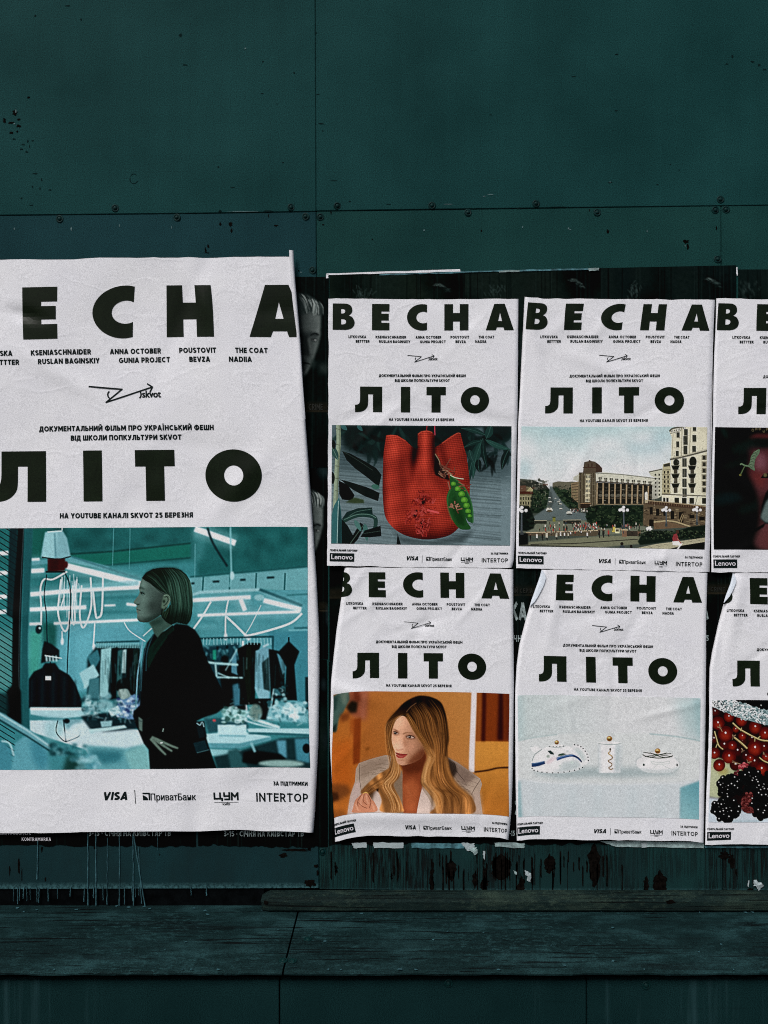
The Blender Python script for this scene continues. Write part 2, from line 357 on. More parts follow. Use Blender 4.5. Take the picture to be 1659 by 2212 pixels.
def pic_bag(w, h):
    c = Cv(w, h, [(38, 28), (1625, 40), (1612, 1095), (33, 1078)], (112, 124, 128), 3)
    R = c.rng
    c.poly([(30, 20), (1640, 20), (1640, 520), (30, 420)], (74, 88, 92), 1, 60)
    c.poly([(700, 780), (1640, 560), (1640, 1110), (600, 1110)], (120, 132, 138), .8, 70)
    for i in range(46):                                    # grooves of the boards, running gently downhill
        y = 150 + i * 26 + R.normal(0, 7); sl = .075 + .0009 * i
        P = [(x, y + (x - 300) * sl + R.normal(0, 2)) for x in range(0, 1700, 170)]
        c.line(P, 4 + R.random() * 6, (52, 62, 64), .22 + .4 * R.random(), 3)
        c.line([(p[0], p[1] + 11) for p in P], 5, (150, 160, 166), .16, 3)
    for i in range(90):
        x, y = R.uniform(30, 1640), R.uniform(250, 1090)
        c.line([(x, y), (x + R.uniform(40, 160), y + R.uniform(4, 12))], 5, (58, 68, 70) if R.random() < .6 else (158, 166, 172), .3, 2, False)
    c.poly([(100, 20), (1640, 20), (1640, 130), (1500, 210), (1300, 260), (1200, 330), (880, 300), (560, 320), (420, 330), (330, 300), (150, 230)], (19, 34, 33), .96, 22)
    for i in range(70):                                    # foliage in the dark behind
        x, y = R.uniform(120, 1620), R.uniform(30, 300); an = R.uniform(.3, 2.8); L = R.uniform(90, 220)
        leaf(c, (x, y), (x + L * math.cos(an), y + L * math.sin(an)), R.uniform(24, 50),
             [(26, 48, 46), (16, 26, 25), (36, 62, 58), (21, 40, 38)][R.integers(4)], None, R.uniform(-.15, .15), .75, 3)
    c.poly([(1280, 60), (1370, 50), (1380, 120), (1310, 130)], (96, 110, 116), .8, 12)
    for (b, t, wd, col) in [((1350, 160), (1230, 600), 70, (30, 56, 52)), ((1370, 150), (1280, 520), 56, (40, 70, 64)), ((1390, 160), (1620, 250), 46, (44, 76, 70)),
                            ((1370, 150), (1410, 420), 46, (26, 44, 42)), ((1600, 240), (1535, 430), 62, (24, 40, 38)), ((1400, 150), (1440, 20), 70, (34, 62, 58)),
                            ((1360, 170), (1200, 230), 40, (30, 54, 50)), ((1330, 330), (1340, 450), 60, (22, 38, 36)), ((1390, 120), (1180, 60), 46, (34, 60, 56)), ((1250, 250), (1290, 360), 50, (40, 66, 62))]:
        leaf(c, b, t, wd, col, (66, 100, 92), .05)
    # left branch and its leaves
    c.line([(96, 20), (100, 180), (88, 330), (78, 520), (70, 760)], 38, (150, 156, 132), 1, 2, True, (1.0, 1.0))
    c.line([(108, 20), (112, 180), (100, 330), (92, 520), (82, 760)], 10, (90, 96, 78), .8, 3)
    for y in (60, 200, 300, 390, 500, 610): c.line([(70, y), (112, y + 8)], 7, (96, 98, 80), .8, 1, False)
    D1, D2, D3 = (23, 33, 31), (30, 52, 49), (54, 92, 92)
    c.poly([(130, 260), (200, 280), (330, 350), (430, 410), (478, 470), (455, 580), (360, 500), (240, 410), (170, 340)], D1, 1, 1)
    c.line([(118, 250), (250, 330), (400, 430)], 4, (70, 84, 76), .6, 1)
    c.poly([(110, 510), (190, 530), (350, 580), (462, 630), (448, 704), (330, 660), (220, 600)], D1, 1, 1)
    c.poly([(100, 520), (180, 560), (240, 650), (220, 700), (130, 690), (105, 640)], (17, 24, 23), 1, 2)
    c.poly([(240, 670), (320, 690), (325, 720), (240, 722), (160, 715)], (60, 72, 48), 1, 3)
    c.ell(424, 576, 36, 22, (62, 104, 90), .9, 2, .2)
    leaf(c, (40, 220), (95, 340), 56, (52, 80, 76), (120, 146, 130))
    leaf(c, (120, 25), (175, 75), 40, D3); leaf(c, (265, 30), (312, 82), 34, D3)
    leaf(c, (50, 160), (60, 250), 40, D1); leaf(c, (40, 440), (50, 560), 44, D1)
    c.poly([(35, 840), (60, 740), (104, 668), (122, 800), (130, 940), (126, 1085), (35, 1085)], (58, 104, 106), 1, 1, False)
    c.poly([(96, 690), (118, 800), (126, 940), (122, 1085), (88, 1085)], (30, 58, 60), .8, 4); c.line([(98, 700), (92, 860), (86, 1085)], 6, (170, 190, 186), .8, 1)
    c.poly([(130, 860), (170, 800), (270, 765), (395, 758), (400, 826), (300, 830), (200, 850), (150, 900)], D2, 1, 1)
    c.line([(150, 872), (250, 800), (390, 775)], 4, (110, 140, 128), .6, 1)
    c.line([(140, 880), (260, 830), (370, 830), (425, 860), (420, 950)], 36, (42, 68, 62), 1, 1); c.line([(150, 866), (260, 822), (370, 822), (430, 850)], 5, (120, 150, 136), .7, 1)
    c.poly([(125, 860), (180, 920), (230, 1010), (200, 1085), (125, 1085)], (22, 34, 33), 1, 1)
    c.poly([(290, 890), (330, 920), (270, 1040), (230, 1085), (180, 1085)], (20, 30, 29), 1, 1); c.line([(318, 915), (200, 1080)], 4, (110, 130, 116), .7, 1, False)
    leaf(c, (240, 870), (300, 970), 40, (80, 116, 110)); leaf(c, (330, 900), (352, 1060), 46, (72, 108, 102))
    c.poly([(290, 1020), (330, 960), (470, 918), (478, 1010), (380, 1022)], (21, 31, 30), 1, 1); c.line([(310, 990), (470, 965)], 4, (74, 90, 82), .7, 1, False)
    c.poly([(540, 900), (640, 1010), (880, 1060), (1150, 1000), (1300, 960), (1200, 1060), (900, 1095), (650, 1070)], (58, 68, 70), .75, 18)
    c.poly([(620, 985), (650, 1085), (610, 1085)], (24, 34, 34), 1, 2)
    # the red bag
    out = [(520, 122), (560, 116), (620, 122), (690, 166), (745, 220), (795, 240), (798, 110), (830, 88), (880, 80), (920, 92), (944, 116), (946, 232), (1000, 196), (1080, 136), (1140, 102), (1172, 106),
           (1200, 220), (1226, 300), (1244, 450), (1256, 560), (1252, 680), (1210, 840), (1150, 945), (1050, 1012), (870, 1040), (700, 1008), (590, 945), (515, 850), (492, 720), (486, 550), (494, 320), (508, 200)]
    def weave(x, y):
        sag = y + 14 * np.sin((x - 480) / 250.) - ((x - 870) / 420.) ** 2 * 20
        rib = np.sin(sag * 2 * np.pi / 19.) * .10; col = np.sin((x + .15 * y) * 2 * np.pi / 15. + np.sin(y / 31.)) * .055; col = col + .09 * np.sin(x * .021 + y * .013) * np.sin(y * .017 - x * .008)
        sh = 1.0 - .42 * np.exp(-((x - 770 + (y - 250) * .12) / 34.) ** 2) * np.exp(-((y - 270) / 150.) ** 2)
        sh -= .16 * np.exp(-((x - 690 + (y - 300) * .25) / 90.) ** 2 - ((y - 300) / 190.) ** 2); sh += .16 * np.exp(-((x - 860) / 26.) ** 2) * np.clip((620 - y) / 200., 0, 1) + .10 * np.exp(-((x - 560) / 60.) ** 2)
        sh += .10 * np.exp(-((x - 790 + (y - 450) * .25) / 45.) ** 2 - ((y - 430) / 190.) ** 2)
        sh -= .22 * np.exp(-((x - 920) / 40.) ** 2) * np.clip((560 - y) / 200., 0, 1) + .25 * np.exp(-((x - 985) / 60.) ** 2 - ((y - 520) / 60.) ** 2)
        sh -= .22 * np.exp(-((x - 640 - (y - 500) * .18) / 60.) ** 2) * np.clip((y - 260) / 160., 0, 1) * np.clip((900 - y) / 400., 0, 1); sh -= .40 * np.exp(-((x - 775 + (y - 240) * .10) / 30.) ** 2) * (y > 215) * np.clip((560 - y) / 300., 0, 1); sh -= .45 * np.exp(-((x - 940) / 22.) ** 2) * np.clip((y - 100) / 60., 0, 1) * np.clip((470 - y) / 150., 0, 1); sh += .18 * np.exp(-((x - 600 - (y - 300) * .1) / 40.) ** 2) * np.clip((900 - y) / 400., 0, 1); sh -= .30 * np.clip((545 - x) / 60., 0, 1) ** 1.5; sh -= .62 * np.clip((y - 850) / 190., 0, 1) ** 1.6 + .22 * np.clip((x - 1000) / 260., 0, 1) + .22 * np.clip((560 - x) / 90., 0, 1) * np.clip((y - 200) / 300., 0, 1)
        sh -= .25 * np.exp(-((x - 1000 - (y - 230) * .3) / 38.) ** 2) * np.clip((500 - y) / 160., 0, 1)
        k = np.clip(sh, .25, 1.3) * (1 + rib + col)
        return np.stack([166 * k, 50 * k * (.82 + .2 * k), 38 * k * (.85 + .15 * k)], -1)
    c.poly(out[:21] + [tuple(p) for p in catmull(out[21:] , False, 5)], weave, 1, 2)
    c.line([(872, 95), (880, 30)], 6, (150, 40, 44), 1, 0, False); c.line([(948, 120), (946, 30)], 9, (176, 62, 76), 1, 0, False)
    c.line([(800, 112), (830, 90), (880, 83), (925, 96)], 9, (205, 80, 60), .7, 2); c.line([(525, 124), (600, 124), (690, 172)], 8, (200, 76, 56), .6, 2); c.line([(1010, 192), (1140, 106), (1170, 110)], 8, (204, 84, 62), .6, 2)
    c.poly([(946, 282), (985, 330), (1005, 400), (1050, 430), (1078, 520), (1010, 500), (950, 470), (938, 420)], (26, 14, 12), .96, 4)
    c.line([(950, 285), (985, 345), (1000, 400), (1060, 440), (1100, 470)], 8, (150, 118, 92), .9, 1)
    for i in range(16):
        x, y = R.uniform(990, 1100), R.uniform(385, 480); c.line([(x, y), (x + R.normal(0, 30), y + R.normal(0, 16)), (x + R.normal(0, 40), y + R.normal(0, 24))], 8, [(120, 70, 56), (84, 48, 40), (150, 104, 84)][R.integers(3)], .9, 1)
    # pea pod
    c.poly([(1075, 470), (1110, 500), (1180, 550), (1240, 640), (1275, 740), (1288, 840), (1280, 898), (1240, 880), (1180, 780), (1120, 680), (1080, 560)], (40, 84, 44), 1, 1)
    c.line([(1090, 480), (1190, 560), (1250, 660), (1280, 780), (1284, 890)], 11, (58, 108, 62), .9, 1)
    for i, (x, y, r) in enumerate([(1110, 550, 22), (1148, 594, 26), (1182, 640, 29), (1206, 692, 30), (1226, 740, 28), (1240, 790, 25), (1254, 832, 18)]):
        c.ell(x, y, r, r * .92, (74, 132, 42), 1, 2); c.ell(x - 3, y - 4, r * .55, r * .5, (116, 168, 60), .9, 4)
        c.line([(x - r, y + r * .8), (x + r, y + r * .75)], 5, (22, 52, 22), .8, 1, False)
    c.poly([(1085, 590), (1120, 620), (1160, 700), (1200, 780), (1230, 880), (1265, 935), (1240, 952), (1170, 945), (1110, 880), (1070, 780), (1050, 690), (1060, 630)], (38, 82, 40), 1, 1, True)
    c.poly([(1110, 640), (1150, 720), (1200, 830), (1215, 920), (1150, 900), (1100, 790)], (24, 56, 28), .7, 12); c.line([(1085, 600), (1063, 660), (1062, 760), (1100, 870)], 9, (76, 122, 74), .7, 3)
    c.line([(1080, 470), (1110, 488), (1150, 500), (1200, 506)], 8, (196, 190, 160), .9, 1); c.line([(1062, 530), (1080, 600)], 10, (150, 96, 78), .9, 2, False)
    for i in range(14):
        x, y = 1122 + R.normal(0, 20), 738 + R.normal(0, 20); c.line([(x, y), (x + R.normal(0, 22), y + R.normal(0, 18))], 9, [(150, 96, 78), (104, 62, 48), (176, 126, 102)][R.integers(3)], 1, 1, False)
    for i in range(8):
        x, y = 1210 + R.normal(0, 14), 566 + R.normal(0, 16); c.line([(x, y), (x + R.normal(0, 22), y + R.normal(0, 14))], 8, [(150, 84, 70), (120, 56, 46)][R.integers(2)], 1, 1, False)
    # knotted fringe flowers
    for (x, y, rx, ry) in [(848, 690, 24, 46), (772, 812, 24, 38), (838, 900, 20, 44)]: c.ell(x, y, rx, ry, (44, 16, 12), 1, 4, .3)
    for (cx, cy, s0, n) in [(850, 640, 40, 22), (800, 700, 26, 16), (905, 690, 26, 14), (740, 790, 34, 20), (800, 850, 34, 18), (850, 790, 26, 14), (925, 795, 30, 12), (870, 900, 30, 16), (800, 940, 20, 12), (850, 965, 32, 18), (710, 850, 20, 10), (830, 740, 22, 12)]:
        for i in range(n):
            x, y = cx + R.normal(0, s0 * .6), cy + R.normal(0, s0 * .5)
            c.line([(x, y), (x + R.normal(4, 12), y + R.normal(6, 11)), (x + R.normal(6, 20), y + R.normal(10, 16))], 9, [(160, 46, 42), (186, 70, 64), (130, 34, 30), (172, 56, 48), (112, 28, 24)][R.integers(5)], .95, 0)
    c.line([(880, 780), (985, 805)], 16, (220, 84, 84), .9, 2, False)
    return c.done(6, 1.12, (.90, .97, .97))

def pic_square(w, h):
    c = Cv(w, h, [(48, 42), (1648, 48), (1628, 1100), (28, 1072)], (178, 190, 196), 5); R = c.rng
    c.poly([(0, 30), (1660, 30), (1660, 620), (0, 620)], grad((158, 184, 190), (196, 200, 206), (300, 40), (300, 520)))
    for i in range(34):
        c.ell(R.uniform(60, 1350), R.uniform(100, 480), R.uniform(60, 190), R.uniform(26, 70), (204, 204, 212), .5, 40)
    for x, y, rx, ry in [(420, 80, 180, 50), (1120, 230, 170, 60), (1250, 140, 90, 60), (80, 420, 60, 90)]: c.ell(x, y, rx, ry, (142, 176, 186), .6, 40)
    c.poly([(0, 600), (1660, 600), (1660, 1110), (0, 1110)], (64, 72, 66))
    # far left houses, avenue of trees
    DK, GR = (34, 40, 34), (27, 40, 30)
    c.poly([(30, 490), (150, 500), (200, 520), (260, 540), (310, 600), (300, 780), (30, 800)], (46, 50, 44), 1, 2)
    c.line([(40, 495), (120, 502), (200, 510), (255, 535)], 12, (120, 124, 116), .6, 3); c.ell(206, 500, 12, 14, (70, 74, 66))
    for i in range(24): x, y = R.uniform(40, 250), R.uniform(500, 590); c.rect(x, y, x + R.uniform(14, 46), y + R.uniform(8, 22), [(70, 70, 60), (28, 34, 30), (96, 98, 90), (86, 60, 48)][R.integers(4)], .7, 1)
    c.poly([(34, 560), (110, 556), (175, 606), (176, 640), (34, 650)], (92, 84, 62), 1, 1); c.poly([(95, 600), (130, 560), (176, 608)], (150, 142, 106), 1, 1)
    c.rect(34, 550, 95, 600, (92, 66, 54), .9, 1); c.rect(34, 600, 160, 622, (70, 36, 28), 1, 1)
    c.rect(34, 635, 140, 740, (128, 124, 96), 1, 1)
    for y in (650, 690, 722):
        for x in range(44, 136, 22): c.rect(x, y, x + 11, y + 24, (34, 36, 30))
    c.poly([(320, 525), (370, 512), (430, 518), (490, 515), (545, 520), (545, 640), (320, 600)], (92, 90, 76), 1, 2)
    for i in range(26): x, y = R.uniform(325, 535), R.uniform(525, 600); c.rect(x, y, x + 12, y + 12, (52, 54, 46), .7, 1)
    def clump(x0, x1, y0, y1, n, cols, r0=10, r1=26):
        for i in range(n): c.ell(R.uniform(x0, x1), R.uniform(y0, y1), R.uniform(r0, r1), R.uniform(r0, r1) * .7, cols[R.integers(len(cols))], .8, 2)
    c.poly([(150, 620), (210, 590), (290, 580), (310, 640), (285, 740), (200, 790), (130, 780)], GR, 1, 6)
    clump(160, 300, 590, 760, 60, [(22, 32, 26), (34, 48, 36), (44, 60, 44)])
    c.poly([(310, 560), (360, 570), (420, 590), (480, 610), (530, 650), (540, 760), (430, 740), (380, 680), (330, 610)], GR, 1, 6)
    clump(330, 520, 575, 730, 70, [(22, 32, 26), (36, 52, 38), (48, 64, 46)])
    # avenue
    c.poly([(296, 555), (310, 555), (400, 690), (470, 760), (640, 800), (620, 850), (120, 850), (200, 790), (270, 740), (290, 640)], (84, 96, 98), 1, 3)
    c.poly([(296, 600), (310, 600), (330, 700), (300, 760), (280, 740)], (52, 60, 58), .6, 4)
    for (x, y, s) in [(295, 655, 10), (300, 690, 12), (293, 760, 26), (345, 660, 7), (372, 690, 10), (388, 708, 12), (390, 750, 12), (462, 785, 24), (380, 675, 7)]:
        c.ell(x, y, s * 1.1, s * .65, (188, 188, 180), .9, 1); c.ell(x, y + s * .5, s, s * .3, (36, 40, 38), .8, 1)
    c.rect(272, 742, 314, 758, (200, 196, 180)); c.rect(276, 758, 312, 776, (80, 76, 60))
    # central brick building with its tower
    c.poly([(498, 478), (560, 440), (560, 520), (498, 500)], (168, 168, 156), 1, 1); c.poly([(480, 530), (545, 512), (540, 700), (480, 650)], (120, 104, 80), 1, 1)
    for y in range(540, 690, 24): c.line([(484, y), (538, y - 6)], 7, (62, 54, 44), .8, 1, False)
    c.poly([(545, 436), (690, 436), (690, 745), (535, 745)], (88, 80, 64))
    c.poly([(580, 440), (592, 348), (640, 336), (684, 345), (700, 360), (742, 398), (742, 438)], (78, 68, 56)); c.poly([(690, 350), (720, 372), (742, 400), (742, 438), (690, 438)], (64, 50, 42))
    c.rect(580, 390, 690, 398, (66, 48, 40)); c.rect(620, 360, 630, 388, (60, 44, 38)); c.rect(652, 360, 662, 388, (60, 44, 38)); c.rect(630, 330, 645, 350, (70, 56, 46))
    for x in (560, 588, 650, 672): c.line([(x, 440), (x - 4, 740)], 7, (56, 48, 39), .9, 0, False)
    c.poly([(604, 455), (642, 455), (636, 690), (596, 690)], (186, 176, 146))
    for k, y in enumerate(range(462, 690, 40)):
        for x in (606, 619, 631): c.rect(x - k, y, x + 7 - k, y + 24, (52, 50, 44))
    c.rect(560, 700, 640, 745, (46, 38, 32)); c.line([(556, 702), (645, 704)], 8, (120, 96, 72), 1, 0, False)
    c.poly([(690, 440), (760, 436), (1220, 490), (1216, 590), (1170, 548), (690, 516)], (182, 182, 168)); c.line([(690, 442), (900, 455), (1220, 494)], 8, (108, 110, 100), .9, 1, False)
    for i in range(10):
        x = 712 + i * 47; y = 478 + i * 4.2
        c.rect(x, y, x + 28, y + 16, (58, 58, 50)); c.rect(x + 4, y + 18, x + 24, y + 38, (70, 66, 56)); c.rect(x + 12, y, x + 16, y + 36, (150, 148, 134))
    c.line([(692, 514), (1172, 548)], 9, (60, 52, 42), 1, 0, False)
    c.poly([(690, 520), (1172, 552), (1160, 690), (1100, 715), (686, 712)], (34, 34, 30))
    for i in range(10):
        x = 700 + i * 52 - i * i * .4; y0 = 525 + i * 3.3
        c.line([(x, y0), (x - 5, 706)], 12, (142, 124, 98), 1, 0, False)
        c.ell(x + 26, 634, 17, 13, (94, 92, 82), .8, 1); c.rect(x + 12, 590, x + 40, 600, (58, 54, 46), .8); c.rect(x + 10, 655, x + 42, 662, (84, 76, 62), .8); c.rect(x + 12, 560 + i * 2, x + 40, 568 + i * 2, (54, 50, 44), .8)
    c.poly([(1170, 550), (1220, 500), (1216, 660), (1165, 670)], (150, 150, 140)); c.line([(690, 712), (1100, 712)], 8, (110, 100, 80), 1, 0, False)
    # right tower block
    c.poly([(1140, 436), (1252, 405), (1258, 430), (1250, 640), (1216, 660), (1220, 490), (1160, 470)], (176, 176, 158)); c.line([(1140, 436), (1255, 412)], 10, (90, 90, 80), 1, 0, False)
    for y in range(450, 640, 34):
        for x in (1190, 1222): c.rect(x, y, x + 14, y + 18, (60, 60, 52))
    c.poly([(1262, 370), (1320, 355), (1328, 400), (1325, 640), (1250, 640), (1256, 430)], (158, 152, 122)); c.poly([(1266, 372), (1320, 358), (1322, 388), (1266, 392)], (52, 52, 44))
    for y in range(420, 640, 40):
        c.rect(1268, y + 6, 1282, y + 30, (44, 42, 36)); c.rect(1298, y + 6, 1312, y + 30, (44, 42, 36)); c.line([(1252, y), (1326, y - 4)], 6, (110, 104, 82), .9, 0, False)
    c.poly([(1318, 90), (1345, 60), (1430, 48), (1660, 40), (1660, 720), (1250, 690), (1250, 630), (1325, 630), (1332, 320), (1338, 140)], (196, 192, 170))
    c.poly([(1560, 60), (1660, 50), (1660, 720), (1600, 700), (1590, 330), (1640, 300), (1640, 120)], (182, 178, 156), .8, 3)
    c.line([(1318, 92), (1350, 66), (1440, 52)], 14, (80, 80, 70), 1, 0); c.line([(1324, 112), (1420, 84)], 6, (110, 108, 94), 1, 0, False)
    for i in range(9): c.rect(1330 + i * 15, 86 - i * 4, 1337 + i * 15, 100 - i * 4, (70, 68, 60))
    WD = (50, 52, 46)
    for (x, y, a_, b_) in [(1380, 100, 26, 44), (1444, 72, 32, 56), (1520, 54, 30, 34), (1376, 176, 26, 50), (1438, 130, 38, 74), (1516, 122, 34, 56), (1438, 214, 34, 70), (1372, 256, 26, 46), (1514, 214, 32, 52)]:
        c.rect(x, y, x + a_, y + b_, WD); c.line([(x - 3, y + b_ + 4), (x + a_ + 3, y + b_ + 2)], 5, (120, 118, 102), .8, 0, False)
    c.line([(1428, 60), (1420, 300)], 8, (150, 146, 128), .9, 1, False); c.line([(1500, 60), (1490, 280)], 8, (150, 146, 128), .9, 1, False); c.line([(1350, 110), (1340, 300)], 6, (150, 146, 128), .9, 1, False)
    for x, y in [(1386, 238), (1532, 192)]: c.ell(x, y, 10, 10, (216, 212, 196)); c.ell(x, y, 12, 12, (120, 116, 100), .3)
    c.line([(1322, 330), (1420, 312), (1660, 250)], 14, (84, 82, 72), 1, 1, False); c.line([(1330, 318), (1420, 300), (1660, 236)], 6, (150, 146, 128), .8, 0, False)
    for y in (320, 408, 492, 576): c.rect(1428, y, 1466, y + 72, (58, 60, 54)); c.line([(1447, y), (1447, y + 72)], 4, (110, 108, 96), .7, 0, False)
    for bx, wd in ((1368, 44), (1512, 54)):
        c.ell(bx + 8, 356 if bx < 1400 else 348, wd * .6, 44 if bx > 1400 else 30, (34, 36, 30), 1, 2)
        for y in (400, 470, 552):
            c.poly([(bx - 34, y - 16), (bx + 36, y - 18), (bx + 24, y + 16), (bx - 22, y + 18)], (28, 30, 26), 1, 1); c.rect(bx - 14, y + 14, bx + 18, y + 62, (58, 54, 46), .95)
            c.line([(bx - 36, y - 18), (bx + 38, y - 20)], 6, (96, 96, 84), .9, 0, False)
    for y in range(290, 620, 55): c.rect(1596, y, 1640, y + 44, (110, 104, 88), .8, 1); c.rect(1606, y + 8, 1630, y + 40, (46, 46, 40))
    c.line([(1250, 625), (1660, 640)], 10, (96, 92, 80), 1, 1, False)
    for x in (1262, 1290, 1360, 1425, 1490, 1600): c.rect(x, 655, x + (18 if x < 1350 else 40), 705, (38, 38, 32))
    c.line([(1560, 640), (1540, 720)], 5, (60, 58, 50), .8, 0, False)
    # terrace wall of red stone
    c.poly([(1110, 690), (1330, 700), (1660, 750), (1660, 900), (1084, 900), (1090, 720)], (86, 74, 58))
    c.poly([(1120, 676), (1660, 726), (1660, 756), (1110, 704)], (66, 50, 40)); c.line([(1120, 678), (1660, 728)], 8, (140, 124, 98), 1, 0, False); c.line([(1110, 706), (1660, 758)], 8, (74, 60, 48), 1, 0, False)
    for i in range(26): x = 1125 + i * 21; c.line([(x, 682 + i * 1.9), (x, 702 + i * 1.9)], 5, (120, 100, 76), .7, 0, False)
    for i in range(130):
        x, y = R.uniform(1090, 1640), R.uniform(735, 890); c.rect(x, y, x + R.uniform(10, 30), y + R.uniform(6, 14), [(116, 104, 80), (64, 54, 43), (136, 122, 94), (54, 46, 38)][R.integers(4)], .7, 1)
    for (x, y, a_, b_) in [(1146, 735, 26, 62), (1200, 748, 28, 60), (1262, 760, 26, 50), (1326, 768, 32, 70), (1398, 776, 40, 90), (1490, 800, 44, 30), (1576, 812, 50, 34), (1140, 840, 40, 60)]: c.rect(x, y, x + a_, y + b_, (30, 28, 25), 1, 1)
    c.line([(1400, 860), (1430, 790)], 6, (150, 130, 96), .8, 0, False); c.line([(1416, 866), (1440, 800)], 6, (150, 130, 96), .8, 0, False)
    c.line([(1180, 862), (1300, 850), (1370, 858), (1500, 900)], 12, (150, 136, 104), 1, 1, False); c.poly([(1180, 870), (1300, 858), (1480, 905), (1180, 925)], (96, 78, 60), 1, 2)
    c.line([(1118, 690), (1116, 612)], 24, (206, 202, 190), 1, 2, False); c.ell(1118, 614, 9, 10, (210, 206, 194)); c.line([(1104, 640), (1132, 632)], 8, (200, 196, 184), 1, 1, False); c.rect(1104, 672, 1130, 700, (160, 150, 124))
    # plaza
    c.poly([(30, 860), (600, 850), (1110, 900), (1110, 960), (600, 980), (30, 970)], (98, 104, 90), 1, 4)
    c.poly([(120, 1040), (700, 985), (1060, 975), (1060, 1050), (640, 1090), (28, 1072)], (106, 108, 88), 1, 5)
    c.poly([(600, 790), (640, 730), (720, 715), (860, 725), (1000, 720), (1090, 720), (1084, 880), (1000, 905), (740, 920), (610, 860)], (25, 37, 28), 1, 5)
    clump(610, 1080, 730, 900, 200, [(18, 28, 22), (32, 46, 33), (46, 60, 42), (24, 36, 27)], 8, 22)
    c.poly([(28, 720), (110, 725), (150, 790), (166, 850), (160, 920), (100, 945), (28, 940)], (20, 28, 24), 1, 5); clump(32, 160, 740, 920, 50, [(15, 22, 19), (30, 40, 32)], 8, 20)
    c.rect(166, 850, 270, 880, (44, 46, 40), 1, 1); c.line([(166, 852), (272, 852)], 7, (140, 138, 120), 1, 0, False); c.rect(410, 845, 558, 880, (40, 42, 37), 1, 1); c.line([(408, 848), (558, 845)], 7, (132, 130, 112), 1, 0, False)
    c.rect(320, 826, 344, 862, (110, 112, 50)); c.rect(318, 818, 346, 830, (64, 70, 40))
    c.poly([(90, 955), (400, 945), (700, 934), (720, 960), (680, 985), (300, 985), (90, 985)], (78, 70, 57), 1, 2); c.line([(92, 958), (400, 948), (700, 936)], 8, (166, 150, 122), 1, 0, False)
    c.poly([(28, 960), (110, 962), (110, 1060), (28, 1072)], (22, 25, 23), 1, 3); c.line([(130, 1060), (500, 1050), (1040, 1010)], 9, (52, 52, 46), .9, 1, False); c.line([(28, 1066), (700, 1082)], 10, (36, 36, 32), .8, 2, False)
    cols = [(200, 196, 184), (36, 36, 34), (150, 60, 54), (60, 60, 56), (170, 166, 150), (46, 60, 70)]
    def person(x, y, s, col):
        c.line([(x, y - s), (x, y)], s * .42, col, 1, 0, False); c.ell(x, y - s * 1.12, s * .16, s * .17, (110, 86, 70)); c.line([(x, y), (x + s * .1, y + s * .6)], s * .26, (40, 40, 38), 1, 0, False)
    for i in range(70): person(R.uniform(500, 690), R.uniform(885, 930), R.uniform(14, 20), cols[R.integers(6)])
    for i in range(36): person(R.uniform(470, 615), R.uniform(760, 782), R.uniform(10, 16), cols[R.integers(6)])
    for i in range(20): person(R.uniform(900, 1060), R.uniform(900, 920), R.uniform(14, 20), cols[R.integers(6)])
    for x, y, s, k in [(130, 1010, 32, 1), (185, 1005, 34, 0), (232, 1005, 36, 1), (268, 1000, 42, 4), (350, 995, 38, 4), (385, 985, 28, 0), (418, 985, 28, 0), (450, 985, 26, 4), (610, 985, 30, 0), (710, 975, 42, 1), (745, 975, 40, 1), (790, 970, 34, 2), (325, 930, 26, 1), (378, 935, 20, 2), (414, 930, 28, 1), (438, 930, 30, 1), (260, 940, 22, 2), (210, 940, 18, 1), (376, 880, 16, 1), (295, 880, 16, 1)]: person(x, y, s, cols[k])
    c.rect(820, 905, 850, 950, (176, 158, 72)); c.rect(846, 920, 884, 960, (206, 196, 150)); c.rect(852, 925, 878, 945, (70, 66, 50))
    for i in range(14): c.ell(R.uniform(1118, 1160), R.uniform(905, 930), 8, 7, (206, 206, 200))
    c.rect(905, 930, 945, 990, (112, 86, 68)); c.line([(895, 930), (955, 930)], 10, (160, 146, 116), 1, 0, False); c.rect(1040, 930, 1066, 980, (96, 74, 60)); c.rect(945, 940, 1040, 985, (52, 46, 40), .9, 2)
    c.poly([(1040, 1030), (1080, 960), (1200, 935), (1360, 945), (1500, 900), (1660, 880), (1660, 990), (1430, 1010), (1150, 1050), (1060, 1060)], (23, 33, 26), 1, 4); clump(1050, 1640, 930, 1010, 170, [(16, 24, 19), (34, 46, 34), (28, 38, 29), (52, 64, 48)], 6, 14)
    c.poly([(1015, 1090), (1200, 1050), (1400, 1025), (1630, 992), (1630, 1030), (1440, 1060), (1280, 1100)], (150, 146, 122), 1, 1); c.poly([(1280, 1100), (1440, 1058), (1640, 1026), (1640, 1110)], (24, 26, 23), 1, 1)
    for x in range(1060, 1620, 70): c.line([(x, 1086 - (x - 1040) * .15), (x + 34, 1094 - (x - 1040) * .15)], 5, (104, 100, 84), .8, 0, False)
    for i in range(420):       # weathering, cornices and small shadows over the facades
        x, y = [(R.uniform(690, 1210), R.uniform(450, 710)), (R.uniform(1345, 1640), R.uniform(100, 720)), (R.uniform(545, 690), R.uniform(440, 740)), (R.uniform(40, 300), R.uniform(500, 740))][R.integers(4)]
        c.line([(x, y), (x + R.uniform(4, 26), y + R.uniform(-2, 2))] if i % 2 else [(x, y), (x + R.uniform(-1, 1), y + R.uniform(5, 26))], R.uniform(2.5, 5), [(40, 40, 34), (120, 116, 100), (206, 202, 184), (78, 74, 62)][R.integers(4)], .35, 1, False)
